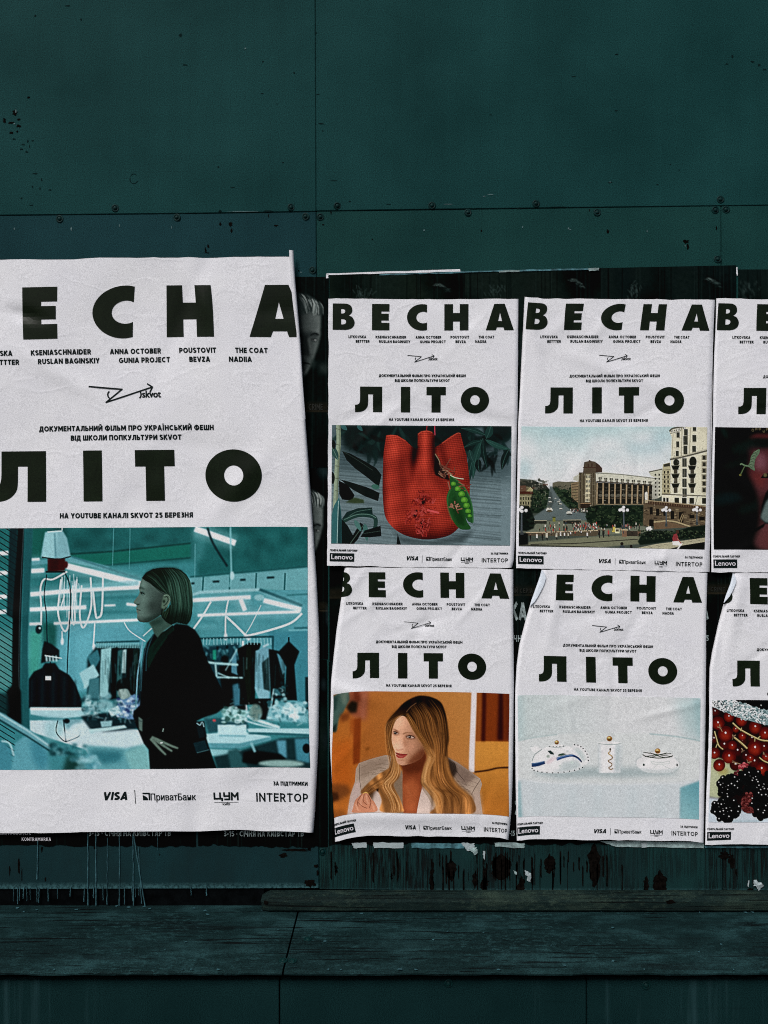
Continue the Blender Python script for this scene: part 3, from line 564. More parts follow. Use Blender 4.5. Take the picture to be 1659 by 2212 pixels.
    for i in range(260):       # leaves catching light
        x, y = [(R.uniform(610, 1080), R.uniform(730, 890)), (R.uniform(1060, 1630), R.uniform(930, 1000)), (R.uniform(320, 520), R.uniform(580, 740)), (R.uniform(160, 300), R.uniform(590, 760))][R.integers(4)]
        c.ell(x, y, R.uniform(3, 7), R.uniform(2, 5), [(70, 84, 58), (88, 100, 70), (12, 18, 14)][R.integers(3)], .6, 1)
    for i in range(60): person(R.uniform(200, 1050), R.uniform(880, 970), R.uniform(12, 22), cols[R.integers(6)])
    # lamps
    for (x, yt, yb, s) in [(58, 760, 975, 1.0), (922, 755, 920, .9), (1288, 755, 900, .85), (1556, 752, 885, .85)]:
        c.line([(x, yt), (x - 4 if x < 100 else x, yb)], 13 * s, (70, 78, 84), 1, 0, False, (.7, 1.3)); c.line([(x - 38 * s, yt), (x + 38 * s, yt)], 8 * s, (44, 50, 52), 1, 0, False)
        c.line([(x, yb - 26), (x, yb)], 26 * s, (58, 64, 66), 1, 1, False)
        for dx, dy in ((0, -20), (-36, 6), (36, 6), (0, 12), (-20, 0)): c.ell(x + dx * s, yt + dy * s, 14.5 * s, 14.5 * s, (216, 214, 218), 1, 1)
    # girl on the wall, two heads below
    c.poly([(1352, 968), (1378, 958), (1392, 990), (1392, 1030), (1348, 1030), (1342, 1000)], (128, 52, 56), 1, 1); c.ell(1386, 944, 13, 17, (66, 48, 38), 1, 1); c.poly([(1340, 1026), (1395, 1022), (1432, 1044), (1420, 1062), (1345, 1058)], (208, 204, 202), 1, 1)
    c.line([(1412, 1058), (1400, 1075), (1386, 1094)], 12, (212, 206, 202), 1, 1); c.line([(1385, 1000), (1420, 1045)], 9, (150, 90, 80), 1, 1, False)
    c.ell(903, 1050, 14, 15, (40, 34, 30)); c.poly([(880, 1088), (888, 1064), (918, 1064), (930, 1088)], (52, 60, 66), 1, 1); c.ell(982, 1070, 12, 13, (34, 30, 27)); c.poly([(966, 1090), (974, 1078), (992, 1078), (1000, 1090)], (30, 30, 30))
    return c.done(6, 1.02, (1.0, 1.0, .98))

def pic_face(w, h):
    # only its left quarter is in the picture: dark cloth, a rosy cheek, a knotted pale earring
    c = Cv(w, h, [(195, 92), (3300, 110), (3270, 2160), (165, 2145)], (15, 20, 18), 7); R = c.rng
    for (p, col, a, b) in [([(280, 120), (360, 110), (430, 260), (380, 280)], (28, 48, 44), .8, 40), ([(480, 420), (900, 270), (1080, 300), (1080, 440), (560, 560)], (24, 38, 34), .8, 60),
                           ([(330, 740), (700, 620), (760, 700), (400, 800)], (22, 36, 33), .8, 50), ([(180, 1240), (520, 1180), (720, 1300), (400, 1400), (190, 1400)], (24, 40, 42), .8, 60), ([(620, 1440), (980, 1330), (900, 1500), (600, 1560)], (24, 38, 35), .8, 60)]:
        c.poly(p, col, a, b, True)
    c.poly([(780, 470), (980, 440), (1500, 440), (3200, 600), (3300, 1500), (2600, 2145), (1000, 2145), (960, 1800), (1000, 1500), (940, 1250), (830, 980), (760, 800), (800, 600)], grad((72, 38, 42), (96, 60, 62), (800, 600), (1700, 1100)), 1, 50, True)
    c.poly([(900, 560), (1000, 500), (1100, 640), (1080, 800), (960, 830), (880, 760)], (124, 82, 92), .8, 60); c.poly([(790, 860), (960, 830), (1080, 950), (1060, 1120), (940, 1080)], (104, 48, 46), .8, 50)
    c.poly([(1000, 1260), (1090, 1180), (1090, 1700), (980, 1720), (960, 1500)], (52, 32, 32), .8, 40)
    c.poly([(760, 270), (900, 205), (1700, 190), (2500, 260), (2500, 330), (1500, 330), (900, 290)], (84, 38, 40), 1, 30); c.poly([(860, 285), (1700, 300), (2600, 340), (2600, 420), (1000, 420), (880, 380)], (20, 27, 25), .9, 26)
    for i in range(16): c.ell(850 + i * 62 + R.normal(0, 10), 140 + R.normal(0, 16), 20, 26, (92, 84, 62), .8, 5); c.ell(850 + i * 62, 150, 11, 15, (26, 26, 22), .9, 3)
    # pale twisted cord with a tail
    c.poly([(925, 478), (970, 470), (960, 540), (905, 620), (880, 740), (892, 822), (840, 806), (776, 752), (800, 690), (826, 580), (870, 520)], (86, 106, 84), 1, 5, True)
    for i in range(11): y = 500 + i * 26; x = 905 - i * 8.5; c.line([(x - 44, y + 8), (x - 4, y + 20), (x + 34, y)], 8, (52, 72, 52), .85, 3)
    for i in range(11): y = 488 + i * 26; x = 908 - i * 8.5; c.line([(x - 36, y + 6), (x, y + 16), (x + 30, y)], 9, (118, 136, 110), .5, 4)
    c.line([(790, 750), (720, 740), (660, 712), (640, 730)], 22, (92, 116, 88), 1, 3); c.line([(720, 745), (690, 800), (650, 880), (625, 905)], 16, (76, 92, 62), 1, 3); c.ell(640, 900, 22, 18, (92, 92, 50), 1, 4)
    # dark shape with a pale blade
    c.poly([(985, 950), (1040, 880), (1300, 840), (1300, 960), (1060, 955)], (20, 22, 20), 1, 4); c.ell(1070, 900, 34, 34, (104, 96, 66), .9, 6)
    c.poly([(1078, 1200), (1300, 900), (1900, 1000), (1800, 1800), (1070, 1710), (990, 1620), (1010, 1420)], (18, 22, 22), 1, 8); c.poly([(1080, 1350), (1200, 1200), (1250, 1700), (1075, 1695), (990, 1620), (1000, 1560)], (92, 108, 106), 1, 12)
    c.poly([(780, 1830), (900, 1800), (1076, 1700), (1040, 1770), (900, 1850)], (12, 16, 15), 1, 10)
    c.poly([(940, 1860), (1090, 1800), (1800, 1900), (1800, 2160), (1000, 2160)], (92, 54, 54), .8, 60)
    c.poly([(2300, 90), (3400, 90), (3400, 2170), (1900, 2170), (2400, 1300)], (18, 22, 20), 1, 80)
    return c.done(6, 1.1)

def pic_woman(w, h):
    c = Cv(w, h, [(30, 40), (1628, 48), (1622, 1160), (30, 1150)], (170, 104, 42), 9); R = c.rng
    c.poly([(0, 0), (1660, 0), (1660, 1200), (0, 1200)], grad((172, 96, 34), (170, 110, 54), (100, 600), (900, 300)))
    c.poly([(330, 0), (1290, 0), (1290, 800), (330, 700)], grad((160, 92, 38), (178, 118, 58), (340, 500), (1250, 250)), 1, 20)
    c.poly([(20, 500), (240, 450), (260, 900), (20, 900)], (176, 88, 26), .9, 40)
    c.poly([(1330, 480), (1660, 470), (1660, 1200), (1250, 1200), (1330, 760)], grad((196, 130, 52), (170, 104, 38), (1450, 600), (1500, 1050)), 1, 8)
    c.poly([(1338, 30), (1660, 30), (1660, 480), (1335, 490)], (124, 56, 18), 1, 3); c.poly([(1338, 30), (1385, 30), (1380, 490), (1335, 490)], (150, 84, 34), .7, 10)
    c.poly([(1385, 40), (1420, 40), (1415, 490), (1380, 490)], (58, 20, 8), .9, 9); c.poly([(1530, 30), (1570, 30), (1575, 470), (1520, 475)], (48, 16, 8), .95, 10); c.poly([(1585, 30), (1660, 30), (1660, 470), (1590, 470)], (92, 38, 14), .8, 12)
    c.poly([(1290, 40), (1337, 40), (1322, 772), (1295, 778), (1275, 765)], (208, 202, 204), 1, 3); c.line([(1322, 772), (1430, 752), (1530, 724), (1660, 712)], 14, (40, 18, 10), .95, 4)
    # left clutter
    c.poly([(150, 20), (380, 20), (360, 300), (240, 280), (180, 200)], (140, 74, 52), .9, 24); c.poly([(235, 30), (300, 30), (310, 130), (240, 130)], (104, 44, 26), .8, 14); c.poly([(310, 40), (370, 40), (350, 300), (300, 290)], (164, 100, 74), .6, 20)
    c.poly([(20, 60), (90, 30), (190, 30), (195, 110), (130, 220), (90, 270), (70, 380), (20, 370)], (66, 92, 84), 1, 9); c.poly([(100, 40), (180, 40), (170, 150), (130, 150)], (124, 140, 122), .6, 16); c.poly([(30, 60), (80, 60), (60, 180), (28, 200)], (36, 60, 56), .8, 12); c.poly([(22, 340), (70, 300), (66, 385), (22, 380)], (30, 44, 40), .9, 8)
    c.poly([(160, 170), (215, 120), (275, 140), (265, 230), (200, 230)], (36, 30, 22), 1, 10); c.poly([(95, 230), (200, 220), (190, 290), (110, 300)], (112, 58, 26), .9, 16)
    c.poly([(236, 290), (310, 280), (318, 690), (250, 700)], (124, 54, 18), .9, 9); c.poly([(200, 280), (250, 280), (240, 440), (210, 400)], (150, 70, 24), .8, 16); c.ell(385, 565, 22, 16, (124, 70, 24), .8, 8, -.6)
    c.poly([(20, 840), (200, 880), (240, 960), (120, 1010), (20, 1000)], (104, 60, 30), .8, 20); c.poly([(20, 920), (100, 930), (110, 1000), (20, 1010)], (58, 34, 20), .9, 12); c.poly([(20, 1080), (150, 1100), (190, 1160), (20, 1190)], (120, 70, 30), .7, 18)
    # jacket
    J, JD, JL = (164, 144, 126), (124, 104, 88), (192, 172, 160)
    c.poly([(188, 1160), (230, 980), (275, 860), (282, 740), (310, 690), (420, 660), (560, 628), (640, 640), (700, 760), (760, 900), (860, 940), (900, 760), (1090, 640), (1180, 690), (1370, 830), (1384, 880), (1360, 960), (1372, 1160)], J, 1, 2, False)
    c.poly([(190, 1160), (232, 980), (276, 870), (325, 850), (330, 980), (300, 1010), (250, 1160)], (182, 160, 152), .9, 10); c.poly([(310, 700), (430, 665), (590, 640), (560, 720), (400, 800), (320, 840)], JD, .6, 22)
    for i in range(26): x, y = R.uniform(330, 560), R.uniform(660, 830); c.line([(x, y), (x + R.uniform(20, 80), y + R.uniform(-18, 10))], 6, (116, 98, 80), .5, 2, False)
    c.line([(318, 700), (320, 830), (340, 960)], 5, (84, 68, 54), .8, 1); c.poly([(1090, 650), (1180, 690), (1340, 810), (1240, 900), (1130, 800)], (116, 96, 84), .8, 16)
    for i in range(20): x, y = R.uniform(1130, 1330), R.uniform(730, 950); c.line([(x, y), (x + R.uniform(20, 80), y + R.uniform(0, 30))], 5, (116, 96, 84), .5, 2, False)
    c.line([(1372, 838), (1320, 920), (1290, 980)], 5, (90, 72, 60), .9, 1); c.poly([(1310, 960), (1366, 940), (1374, 1160), (1290, 1160)], (176, 152, 138), .7, 16)
    c.line([(1150, 690), (1165, 740), (1130, 800), (1150, 860)], 7, (48, 38, 34), .8, 2); c.line([(1165, 760), (1240, 860)], 4, (60, 48, 42), .8, 1, False)
    c.poly([(1090, 640), (1160, 700), (1180, 770), (1130, 860), (1090, 760)], (48, 38, 32), .85, 8)
    # neck and chest
    c.poly([(690, 700), (900, 600), (940, 700), (900, 800), (890, 930), (840, 1150), (700, 1150), (715, 900), (720, 760)], (128, 62, 34), 1, 3); c.poly([(700, 900), (740, 1150), (830, 1150), (880, 940), (820, 830), (760, 860)], (168, 88, 50), .9, 26); c.poly([(700, 700), (920, 600), (930, 700), (880, 780), (760, 800), (715, 760)], (84, 40, 22), .8, 20)
    c.line([(745, 900), (800, 1000)], 8, (196, 120, 78), .35, 8, False)
    c.poly([(890, 930), (940, 1010), (1000, 1160), (836, 1160)], JL, 1, 2); c.poly([(640, 880), (715, 760), (720, 960), (710, 1160), (650, 1160)], (128, 108, 88), 1, 3); c.poly([(445, 960), (500, 940), (545, 1010), (540, 1160), (450, 1160)], JL, 1, 2)
    # back hair
    HB = [(40, 26, 16), (70, 42, 22), (104, 64, 30), (140, 90, 42), (176, 122, 62)]
    cap = [(600, 290), (640, 220), (700, 150), (780, 100), (850, 82), (940, 96), (1020, 140), (1060, 220), (1085, 330), (1105, 480), (1095, 580), (1120, 760), (1160, 880), (1240, 960), (1300, 1020), (1290, 1150), (960, 1160), (1000, 1080), (940, 960), (880, 880), (900, 740), (930, 640), (900, 580), (830, 470), (780, 400), (720, 280)]
    def hg(x, y):          # dark roots running out into gold, broken by waves
        t = np.clip((y - 160) / 620., 0, 1) ** .9; wv = .5 + .5 * np.sin((x - .22 * y) / 17. + 1.6 * np.sin(y / 95.)); wv = .62 + .55 * wv * (.5 + .5 * np.sin((x + .1 * y) / 41.))
        sh = 1 - .45 * np.exp(-((x - 1075 - (y - 500) * .02) / 40.) ** 2) * np.clip((760 - y) / 200., 0, 1) - .30 * np.exp(-((x - 880 - (y - 640) * .06) / 30.) ** 2) * np.clip((y - 520) / 120., 0, 1)
        return np.stack([(34 + 162 * t) * wv * sh, (23 + 106 * t) * wv * sh, (14 + 54 * t) * wv * sh], -1)
    c.poly(catmull(cap), hg, 1, 4)
    lf = [(560, 430), (545, 380), (560, 320), (640, 230), (720, 240), (690, 280), (640, 300), (612, 400), (606, 520), (630, 600), (640, 680), (700, 740), (690, 830), (640, 900), (690, 1020), (712, 1100), (700, 1140), (500, 1140), (520, 1040), (480, 950), (400, 1000), (330, 960), (400, 880), (500, 800), (600, 740), (610, 660), (590, 560)]
    c.poly(catmull(lf), hg, 1, 5); c.poly([(600, 270), (650, 215), (730, 235), (650, 300), (610, 400), (570, 430), (560, 350)], (52, 33, 18), .8, 16)
    c.poly([(400, 930), (430, 900), (480, 940), (440, 1020), (400, 1040)], (60, 38, 22), .7, 12); c.poly([(470, 940), (500, 925), (495, 965)], (24, 16, 12), 1, 3)
    LO, MI, HI = [(70, 42, 20), (104, 64, 30)], [(150, 96, 46), (170, 112, 56)], [(206, 148, 88), (226, 176, 118)]
    c.strands([(700, 250), (560, 330), (560, 450), (580, 580), (600, 700), (560, 800), (420, 900), (350, 960)], [(690, 270), (600, 370), (600, 520), (635, 620), (680, 760), (600, 880), (500, 920), (400, 980)], 44, 7, LO + MI + HI[:1], .38, 8, 2)
    c.strands([(600, 560), (620, 680), (600, 800), (520, 880), (560, 980), (590, 1080), (560, 1150)], [(630, 600), (690, 740), (670, 840), (620, 920), (680, 1020), (705, 1100), (690, 1150)], 46, 8, LO[1:] + MI + HI, .42, 8, 2)
    c.strands([(740, 190), (800, 300), (830, 420), (900, 540), (930, 640), (900, 760), (890, 880), (960, 1000), (990, 1150)], [(960, 110), (1050, 230), (1090, 400), (1095, 560), (1080, 700), (1120, 850), (1200, 940), (1290, 1020), (1280, 1150)], 90, 8, LO + MI, .34, 9, 2)
    c.strands([(860, 520), (930, 620), (900, 760), (890, 880), (970, 1000), (1000, 1150)], [(960, 560), (1000, 640), (960, 760), (960, 880), (1060, 1000), (1040, 1150)], 40, 9, HI + MI, .42, 8, 3)
    c.strands([(1060, 640), (1090, 760), (1130, 880), (1200, 980), (1180, 1150)], [(1090, 640), (1120, 800), (1200, 920), (1290, 1010), (1290, 1150)], 36, 9, HI[:1] + MI + LO, .40, 8, 3)
    c.strands([(740, 230), (800, 300), (850, 400)], [(960, 180), (1040, 300), (1070, 430)], 26, 7, MI, .35, 6, 3); c.line([(725, 235), (760, 190), (810, 150)], 6, (120, 84, 56), .7, 2)
    for x in (900, 1000, 1060): c.line([(x, 880 + (x - 900) * .4), (x + 70, 980), (x + 60, 1150)], 14, (60, 36, 18), .5, 6)
    # face
    F = [(640, 290), (700, 272), (745, 320), (790, 400), (850, 480), (900, 570), (890, 640), (830, 690), (760, 715), (710, 722), (670, 700), (650, 640), (640, 590), (625, 560), (608, 500), (606, 420), (612, 350)]
    def skin(x, y):
        t = np.clip((x - 640) / 260., 0, 1); k = 1 - .44 * t ** 1.6 - .10 * np.clip((y - 560) / 160., 0, 1)
        k += .06 * np.exp(-((x - 680) / 50.) ** 2 - ((y - 330) / 50.) ** 2)
        k = k + .10 * np.exp(-((x - 665) / 40.) ** 2 - ((y - 560) / 60.) ** 2) - .10 * np.exp(-((x - 745) / 30.) ** 2 - ((y - 520) / 50.) ** 2); return np.stack([218 * k, 162 * k ** 1.2, 128 * k ** 1.4], -1)
    c.poly(F, skin, 1, 2, True)
    c.poly([(800, 640), (890, 570), (910, 620), (860, 690), (760, 716)], (104, 52, 30), .7, 16, True); c.ell(770, 560, 60, 50, (206, 140, 112), .35, 30)
    c.poly([(690, 470), (700, 520), (724, 560), (726, 575), (690, 590), (655, 578), (668, 560), (676, 500)], (222, 176, 148), .55, 10); c.line([(650, 576), (668, 586), (690, 582), (718, 576)], 7, (122, 66, 48), .5, 5); c.line([(712, 470), (728, 520), (732, 556)], 12, (150, 92, 66), .5, 8)
    c.line([(612, 392), (632, 398), (656, 414)], 10, (96, 58, 36), .65, 4, True, (.6, 1)); c.line([(706, 440), (740, 425), (792, 428)], 12, (104, 64, 38), .7, 4, True, (1, .4))
    for (x, y, rx, r) in [(642, 430, 22, .25), (772, 466, 34, .12)]:
        c.ell(x, y - 2, rx * 1.4, 21, (92, 54, 38), .7, 7, r); c.ell(x, y + 1, rx, 9.5, (188, 160, 144), .85, 2, r); c.ell(x - 5, y, 13, 11, (52, 46, 38), .95, 2); c.ell(x - 5, y, 5, 5, (34, 26, 22), .9, 1); c.ell(x - 8, y - 4, 3, 3, (220, 206, 198), .7)
    c.line([(618, 418), (634, 416), (662, 432)], 6, (52, 30, 20), .85, 2); c.line([(735, 466), (768, 450), (812, 470)], 7, (52, 30, 20), .85, 2); c.line([(742, 480), (775, 487), (808, 480)], 5, (130, 80, 60), .4, 4)
    c.poly([(648, 604), (676, 612), (694, 616), (722, 618), (756, 621), (720, 633), (690, 632), (660, 624)], (146, 54, 48), 1, 2, True); c.poly([(654, 626), (690, 634), (752, 624), (724, 654), (694, 660), (664, 648)], (160, 64, 56), 1, 2, True); c.line([(650, 610), (690, 630), (756, 622)], 5, (96, 36, 32), .75, 2); c.ell(700, 644, 18, 5, (206, 130, 118), .5, 3, .1)
    c.line([(672, 672), (700, 678), (726, 672)], 8, (150, 92, 66), .5, 5); c.ell(706, 700, 30, 14, (214, 160, 132), .5, 8); c.line([(760, 590), (790, 640)], 6, (150, 88, 62), .4, 5, False)
    c.strands([(720, 250), (760, 330), (800, 420), (880, 540), (940, 640)], [(735, 240), (800, 330), (850, 420), (930, 540), (990, 660)], 26, 7, [(150, 98, 46), (170, 116, 60), (80, 48, 22)], .5, 5, 2)
    c.strands([(690, 265), (640, 300), (612, 380), (600, 500), (625, 620)], [(660, 270), (610, 320), (590, 400), (575, 500), (605, 640)], 22, 6, [(150, 98, 46), (176, 122, 66), (70, 42, 20)], .5, 4, 2)
    # hand
    c.poly([(250, 1100), (275, 1030), (310, 1000), (340, 975), (390, 965), (430, 1030), (455, 1060), (460, 1140), (250, 1140)], (186, 122, 92), 1, 2, True)
    for P in ([(340, 980), (300, 1040), (300, 1090)], [(365, 975), (350, 1040), (385, 1080)], [(395, 985), (420, 1050), (400, 1110)], [(300, 1050), (340, 1090), (380, 1110)]): c.line(P, 6, (112, 58, 40), .8, 2)
    for P in ([(350, 990), (330, 1040), (330, 1080)], [(385, 985), (385, 1040), (398, 1070)], [(275, 1060), (290, 1100), (300, 1130)], [(430, 1070), (440, 1100), (440, 1130)]): c.line(P, 14, (214, 158, 128), .6, 4)
    c.line([(352, 975), (378, 962), (400, 975)], 7, (206, 160, 80), .95, 1)
    return c.done(5, 1.08, (.98, .97, .97))

def pic_ceramics(w, h):
    c = Cv(w, h, [(22, 40), (1634, 68), (1614, 1138), (20, 1110)], (172, 186, 190), 11); R = c.rng
    c.poly([(0, 20), (1660, 20), (1660, 500), (0, 500)], grad((168, 182, 184), (186, 191, 195), (100, 300), (900, 200)))
    c.poly([(1400, 60), (1650, 60), (1650, 445), (1500, 430)], (142, 170, 174), .8, 60); c.poly([(1560, 60), (1650, 60), (1650, 450), (1610, 440)], (110, 150, 156), .6, 26); c.poly([(0, 20), (60, 20), (60, 440), (0, 440)], (146, 174, 178), .8, 40)
    c.poly([(0, 446), (120, 424), (380, 395), (700, 382), (1150, 386), (1400, 408), (1660, 450), (1660, 800), (1400, 840), (800, 860), (250, 830), (0, 770)], (183, 190, 192), 1, 6); c.line([(0, 446), (140, 422), (380, 397)], 7, (126, 156, 158), .7, 4); c.line([(1180, 390), (1420, 412), (1650, 450)], 8, (110, 146, 150), .8, 4)
    c.poly([(0, 770), (250, 815), (800, 835), (1400, 820), (1660, 780), (1660, 1160), (0, 1160)], (175, 185, 191), 1, 10); c.line([(20, 775), (300, 822), (800, 838), (1400, 826), (1600, 800)], 7, (202, 206, 212), .6, 5)
    c.poly([(1452, 860), (1640, 790), (1640, 1150), (1446, 1150)], grad((84, 140, 152), (118, 164, 172), (1640, 900), (1450, 1100)), 1, 8); c.line([(1456, 860), (1448, 1140)], 10, (80, 132, 144), .7, 6, False); c.poly([(14, 790), (40, 800), (60, 1120), (14, 1120)], (96, 142, 150), .7, 12)
    for x in (170, 480, 700, 1000, 1250): c.poly([(x, 860), (x + 70, 866), (x + 60, 1140), (x - 30, 1140)], (164, 180, 186), .4, 30)
    # teapot with a blue sweep
    W, SH = (208, 209, 213), (126, 144, 146)
    c.poly([(140, 735), (400, 785), (720, 770), (950, 780), (1460, 745), (1300, 690), (300, 690)], (132, 150, 154), .8, 24)
    c.poly([(140, 660), (160, 590), (210, 540), (300, 505), (440, 500), (520, 520), (580, 590), (600, 660), (560, 710), (440, 735), (300, 735), (180, 710)], W, 1, 3, True); c.poly([(132, 498), (175, 490), (235, 520), (215, 560), (160, 545)], W, 1, 3)
    c.line([(132, 498), (175, 492)], 4, SH, .7, 2, False); c.line([(150, 625), (175, 570), (240, 525)], 6, (96, 118, 118), .9, 2); c.poly([(420, 640), (560, 620), (590, 680), (540, 712), (430, 732), (300, 732), (400, 700)], (158, 172, 175), .85, 16)
    c.line([(515, 500), (580, 510), (625, 560), (645, 620), (600, 665)], 24, W, 1, 3); c.poly([(520, 530), (580, 540), (610, 600), (600, 640), (570, 590)], (166, 180, 182), .9, 8)
    c.poly([(300, 500), (340, 486), (410, 486), (450, 500), (410, 510), (340, 510)], (206, 206, 208), 1, 2); c.line([(300, 500), (350, 510), (400, 510), (448, 500)], 5, (110, 128, 128), .7, 1)
    for x, y in [(310, 500), (342, 504), (372, 505), (402, 504), (434, 500)]: c.ell(x, y, 5, 4, (44, 52, 52))
    c.line([(145, 660), (200, 658), (266, 640)], 34, (28, 52, 92), 1, 2, True, (1, .8)); c.line([(150, 650), (262, 632)], 8, (80, 112, 152), .8, 2, False)
    c.line([(370, 615), (430, 596), (500, 584), (550, 600), (590, 640)], 26, (34, 68, 118), 1, 2, True, (1.1, .5)); c.line([(376, 606), (440, 588), (510, 578)], 6, (96, 130, 170), .8, 2); c.line([(520, 588), (570, 610), (590, 645)], 8, (26, 40, 60), .9, 2)
    c.poly([(290, 540), (318, 536), (345, 560), (350, 575), (318, 570)], (34, 52, 50), 1, 2); c.poly([(384, 588), (390, 570), (430, 562), (460, 572), (420, 584)], (40, 68, 54), 1, 2); c.poly([(270, 650), (300, 610), (370, 590), (380, 610), (300, 660)], (196, 180, 186), .9, 6); c.ell(296, 588, 16, 14, (90, 110, 96), .6, 4); c.ell(400, 675, 12, 8, (150, 166, 160), .8, 3); c.ell(468, 545, 10, 9, (150, 164, 160), .7, 3); c.ell(506, 645, 14, 12, (170, 190, 184), .7, 4)
    for x, y in [(150, 690), (168, 708), (200, 716), (240, 726), (285, 732), (335, 735), (385, 735), (436, 730), (484, 722), (528, 714), (570, 702), (598, 690), (648, 628), (646, 600), (638, 572), (622, 546), (604, 522), (585, 505), (560, 492), (530, 488)]: c.ell(x, y, 6, 6, (40, 50, 52))
    # cylinder jar with a golden snake
    c.poly([(730, 474), (935, 474), (922, 736), (738, 736)], (209, 209, 214), 1, 3); c.poly([(880, 480), (935, 476), (922, 736), (870, 736)], (150, 166, 170), .85, 14); c.poly([(735, 480), (760, 480), (762, 736), (738, 736)], (172, 184, 188), .7, 8); c.ell(832, 472, 102, 13, (206, 206, 210), 1, 1); c.line([(732, 474), (780, 484), (880, 485), (934, 474)], 5, (104, 124, 122), .8, 1); c.line([(735, 480), (738, 736)], 5, SH, .7, 3, False)
    c.line([(838, 524), (836, 548), (822, 566), (852, 590), (852, 612), (820, 632), (850, 656), (846, 676), (824, 692), (840, 706), (862, 698)], 9, (118, 92, 46), 1, 1); c.line([(836, 548), (822, 566), (852, 590)], 4, (206, 176, 110), .8, 1); c.ell(838, 528, 7, 11, (64, 52, 34))
    # low round box with a bow
    c.poly([(1058, 660), (1062, 620), (1110, 590), (1180, 580), (1330, 580), (1400, 595), (1442, 640), (1436, 700), (1380, 724), (1250, 735), (1130, 722)], W, 1, 3, True); c.poly([(1060, 680), (1130, 700), (1250, 712), (1380, 700), (1438, 670), (1430, 705), (1380, 724), (1250, 735), (1130, 722)], (156, 170, 173), .9, 10); c.line([(1058, 670), (1066, 620), (1110, 592)], 6, (120, 138, 140), .8, 3); c.line([(1400, 596), (1440, 640), (1432, 700), (1390, 720)], 6, (116, 136, 136), .7, 3)
    c.ell(1252, 575, 134, 27, (206, 206, 206), 1, 1)
    c.line([(1118, 572), (1150, 590), (1250, 603), (1350, 594), (1386, 578)], 8, (50, 60, 44), 1, 1)
    for P in ([(1122, 552), (1250, 572), (1380, 590)], [(1370, 562), (1250, 574), (1140, 592)], [(1180, 556), (1250, 584), (1320, 600)], [(1330, 556), (1250, 580), (1180, 600)]): c.line(P, 7, (46, 58, 46), .95, 1)
    c.ell(1128, 664, 9, 11, (34, 60, 50)); c.ell(1422, 662, 7, 12, (34, 48, 46)); c.line([(1190, 630), (1240, 640), (1300, 640), (1350, 628), (1350, 650), (1290, 656), (1210, 655), (1190, 632)], 5, (160, 172, 170), .8, 2); c.line([(1250, 655), (1210, 700)], 5, (160, 172, 170), .7, 2, False); c.line([(1280, 655), (1340, 690), (1380, 700)], 5, (160, 172, 170), .7, 2)
    for x, y, r in [(374, 467, 20), (832, 434, 25), (1250, 541, 25)]:
        c.ell(x, y, r, r * .95, (146, 100, 44), 1, 1); c.ell(x, y + r * .45, r * .7, r * .35, (84, 56, 26), .8, 2); c.ell(x - r * .2, y - r * .3, r * .5, r * .35, (222, 180, 110), .9, 2); c.line([(x - r * .8, y + 1), (x + r * .8, y + 1)], 4, (70, 48, 24), .8, 1, False)
    return c.done(6, 1.0, (1.01, 1.0, .99))

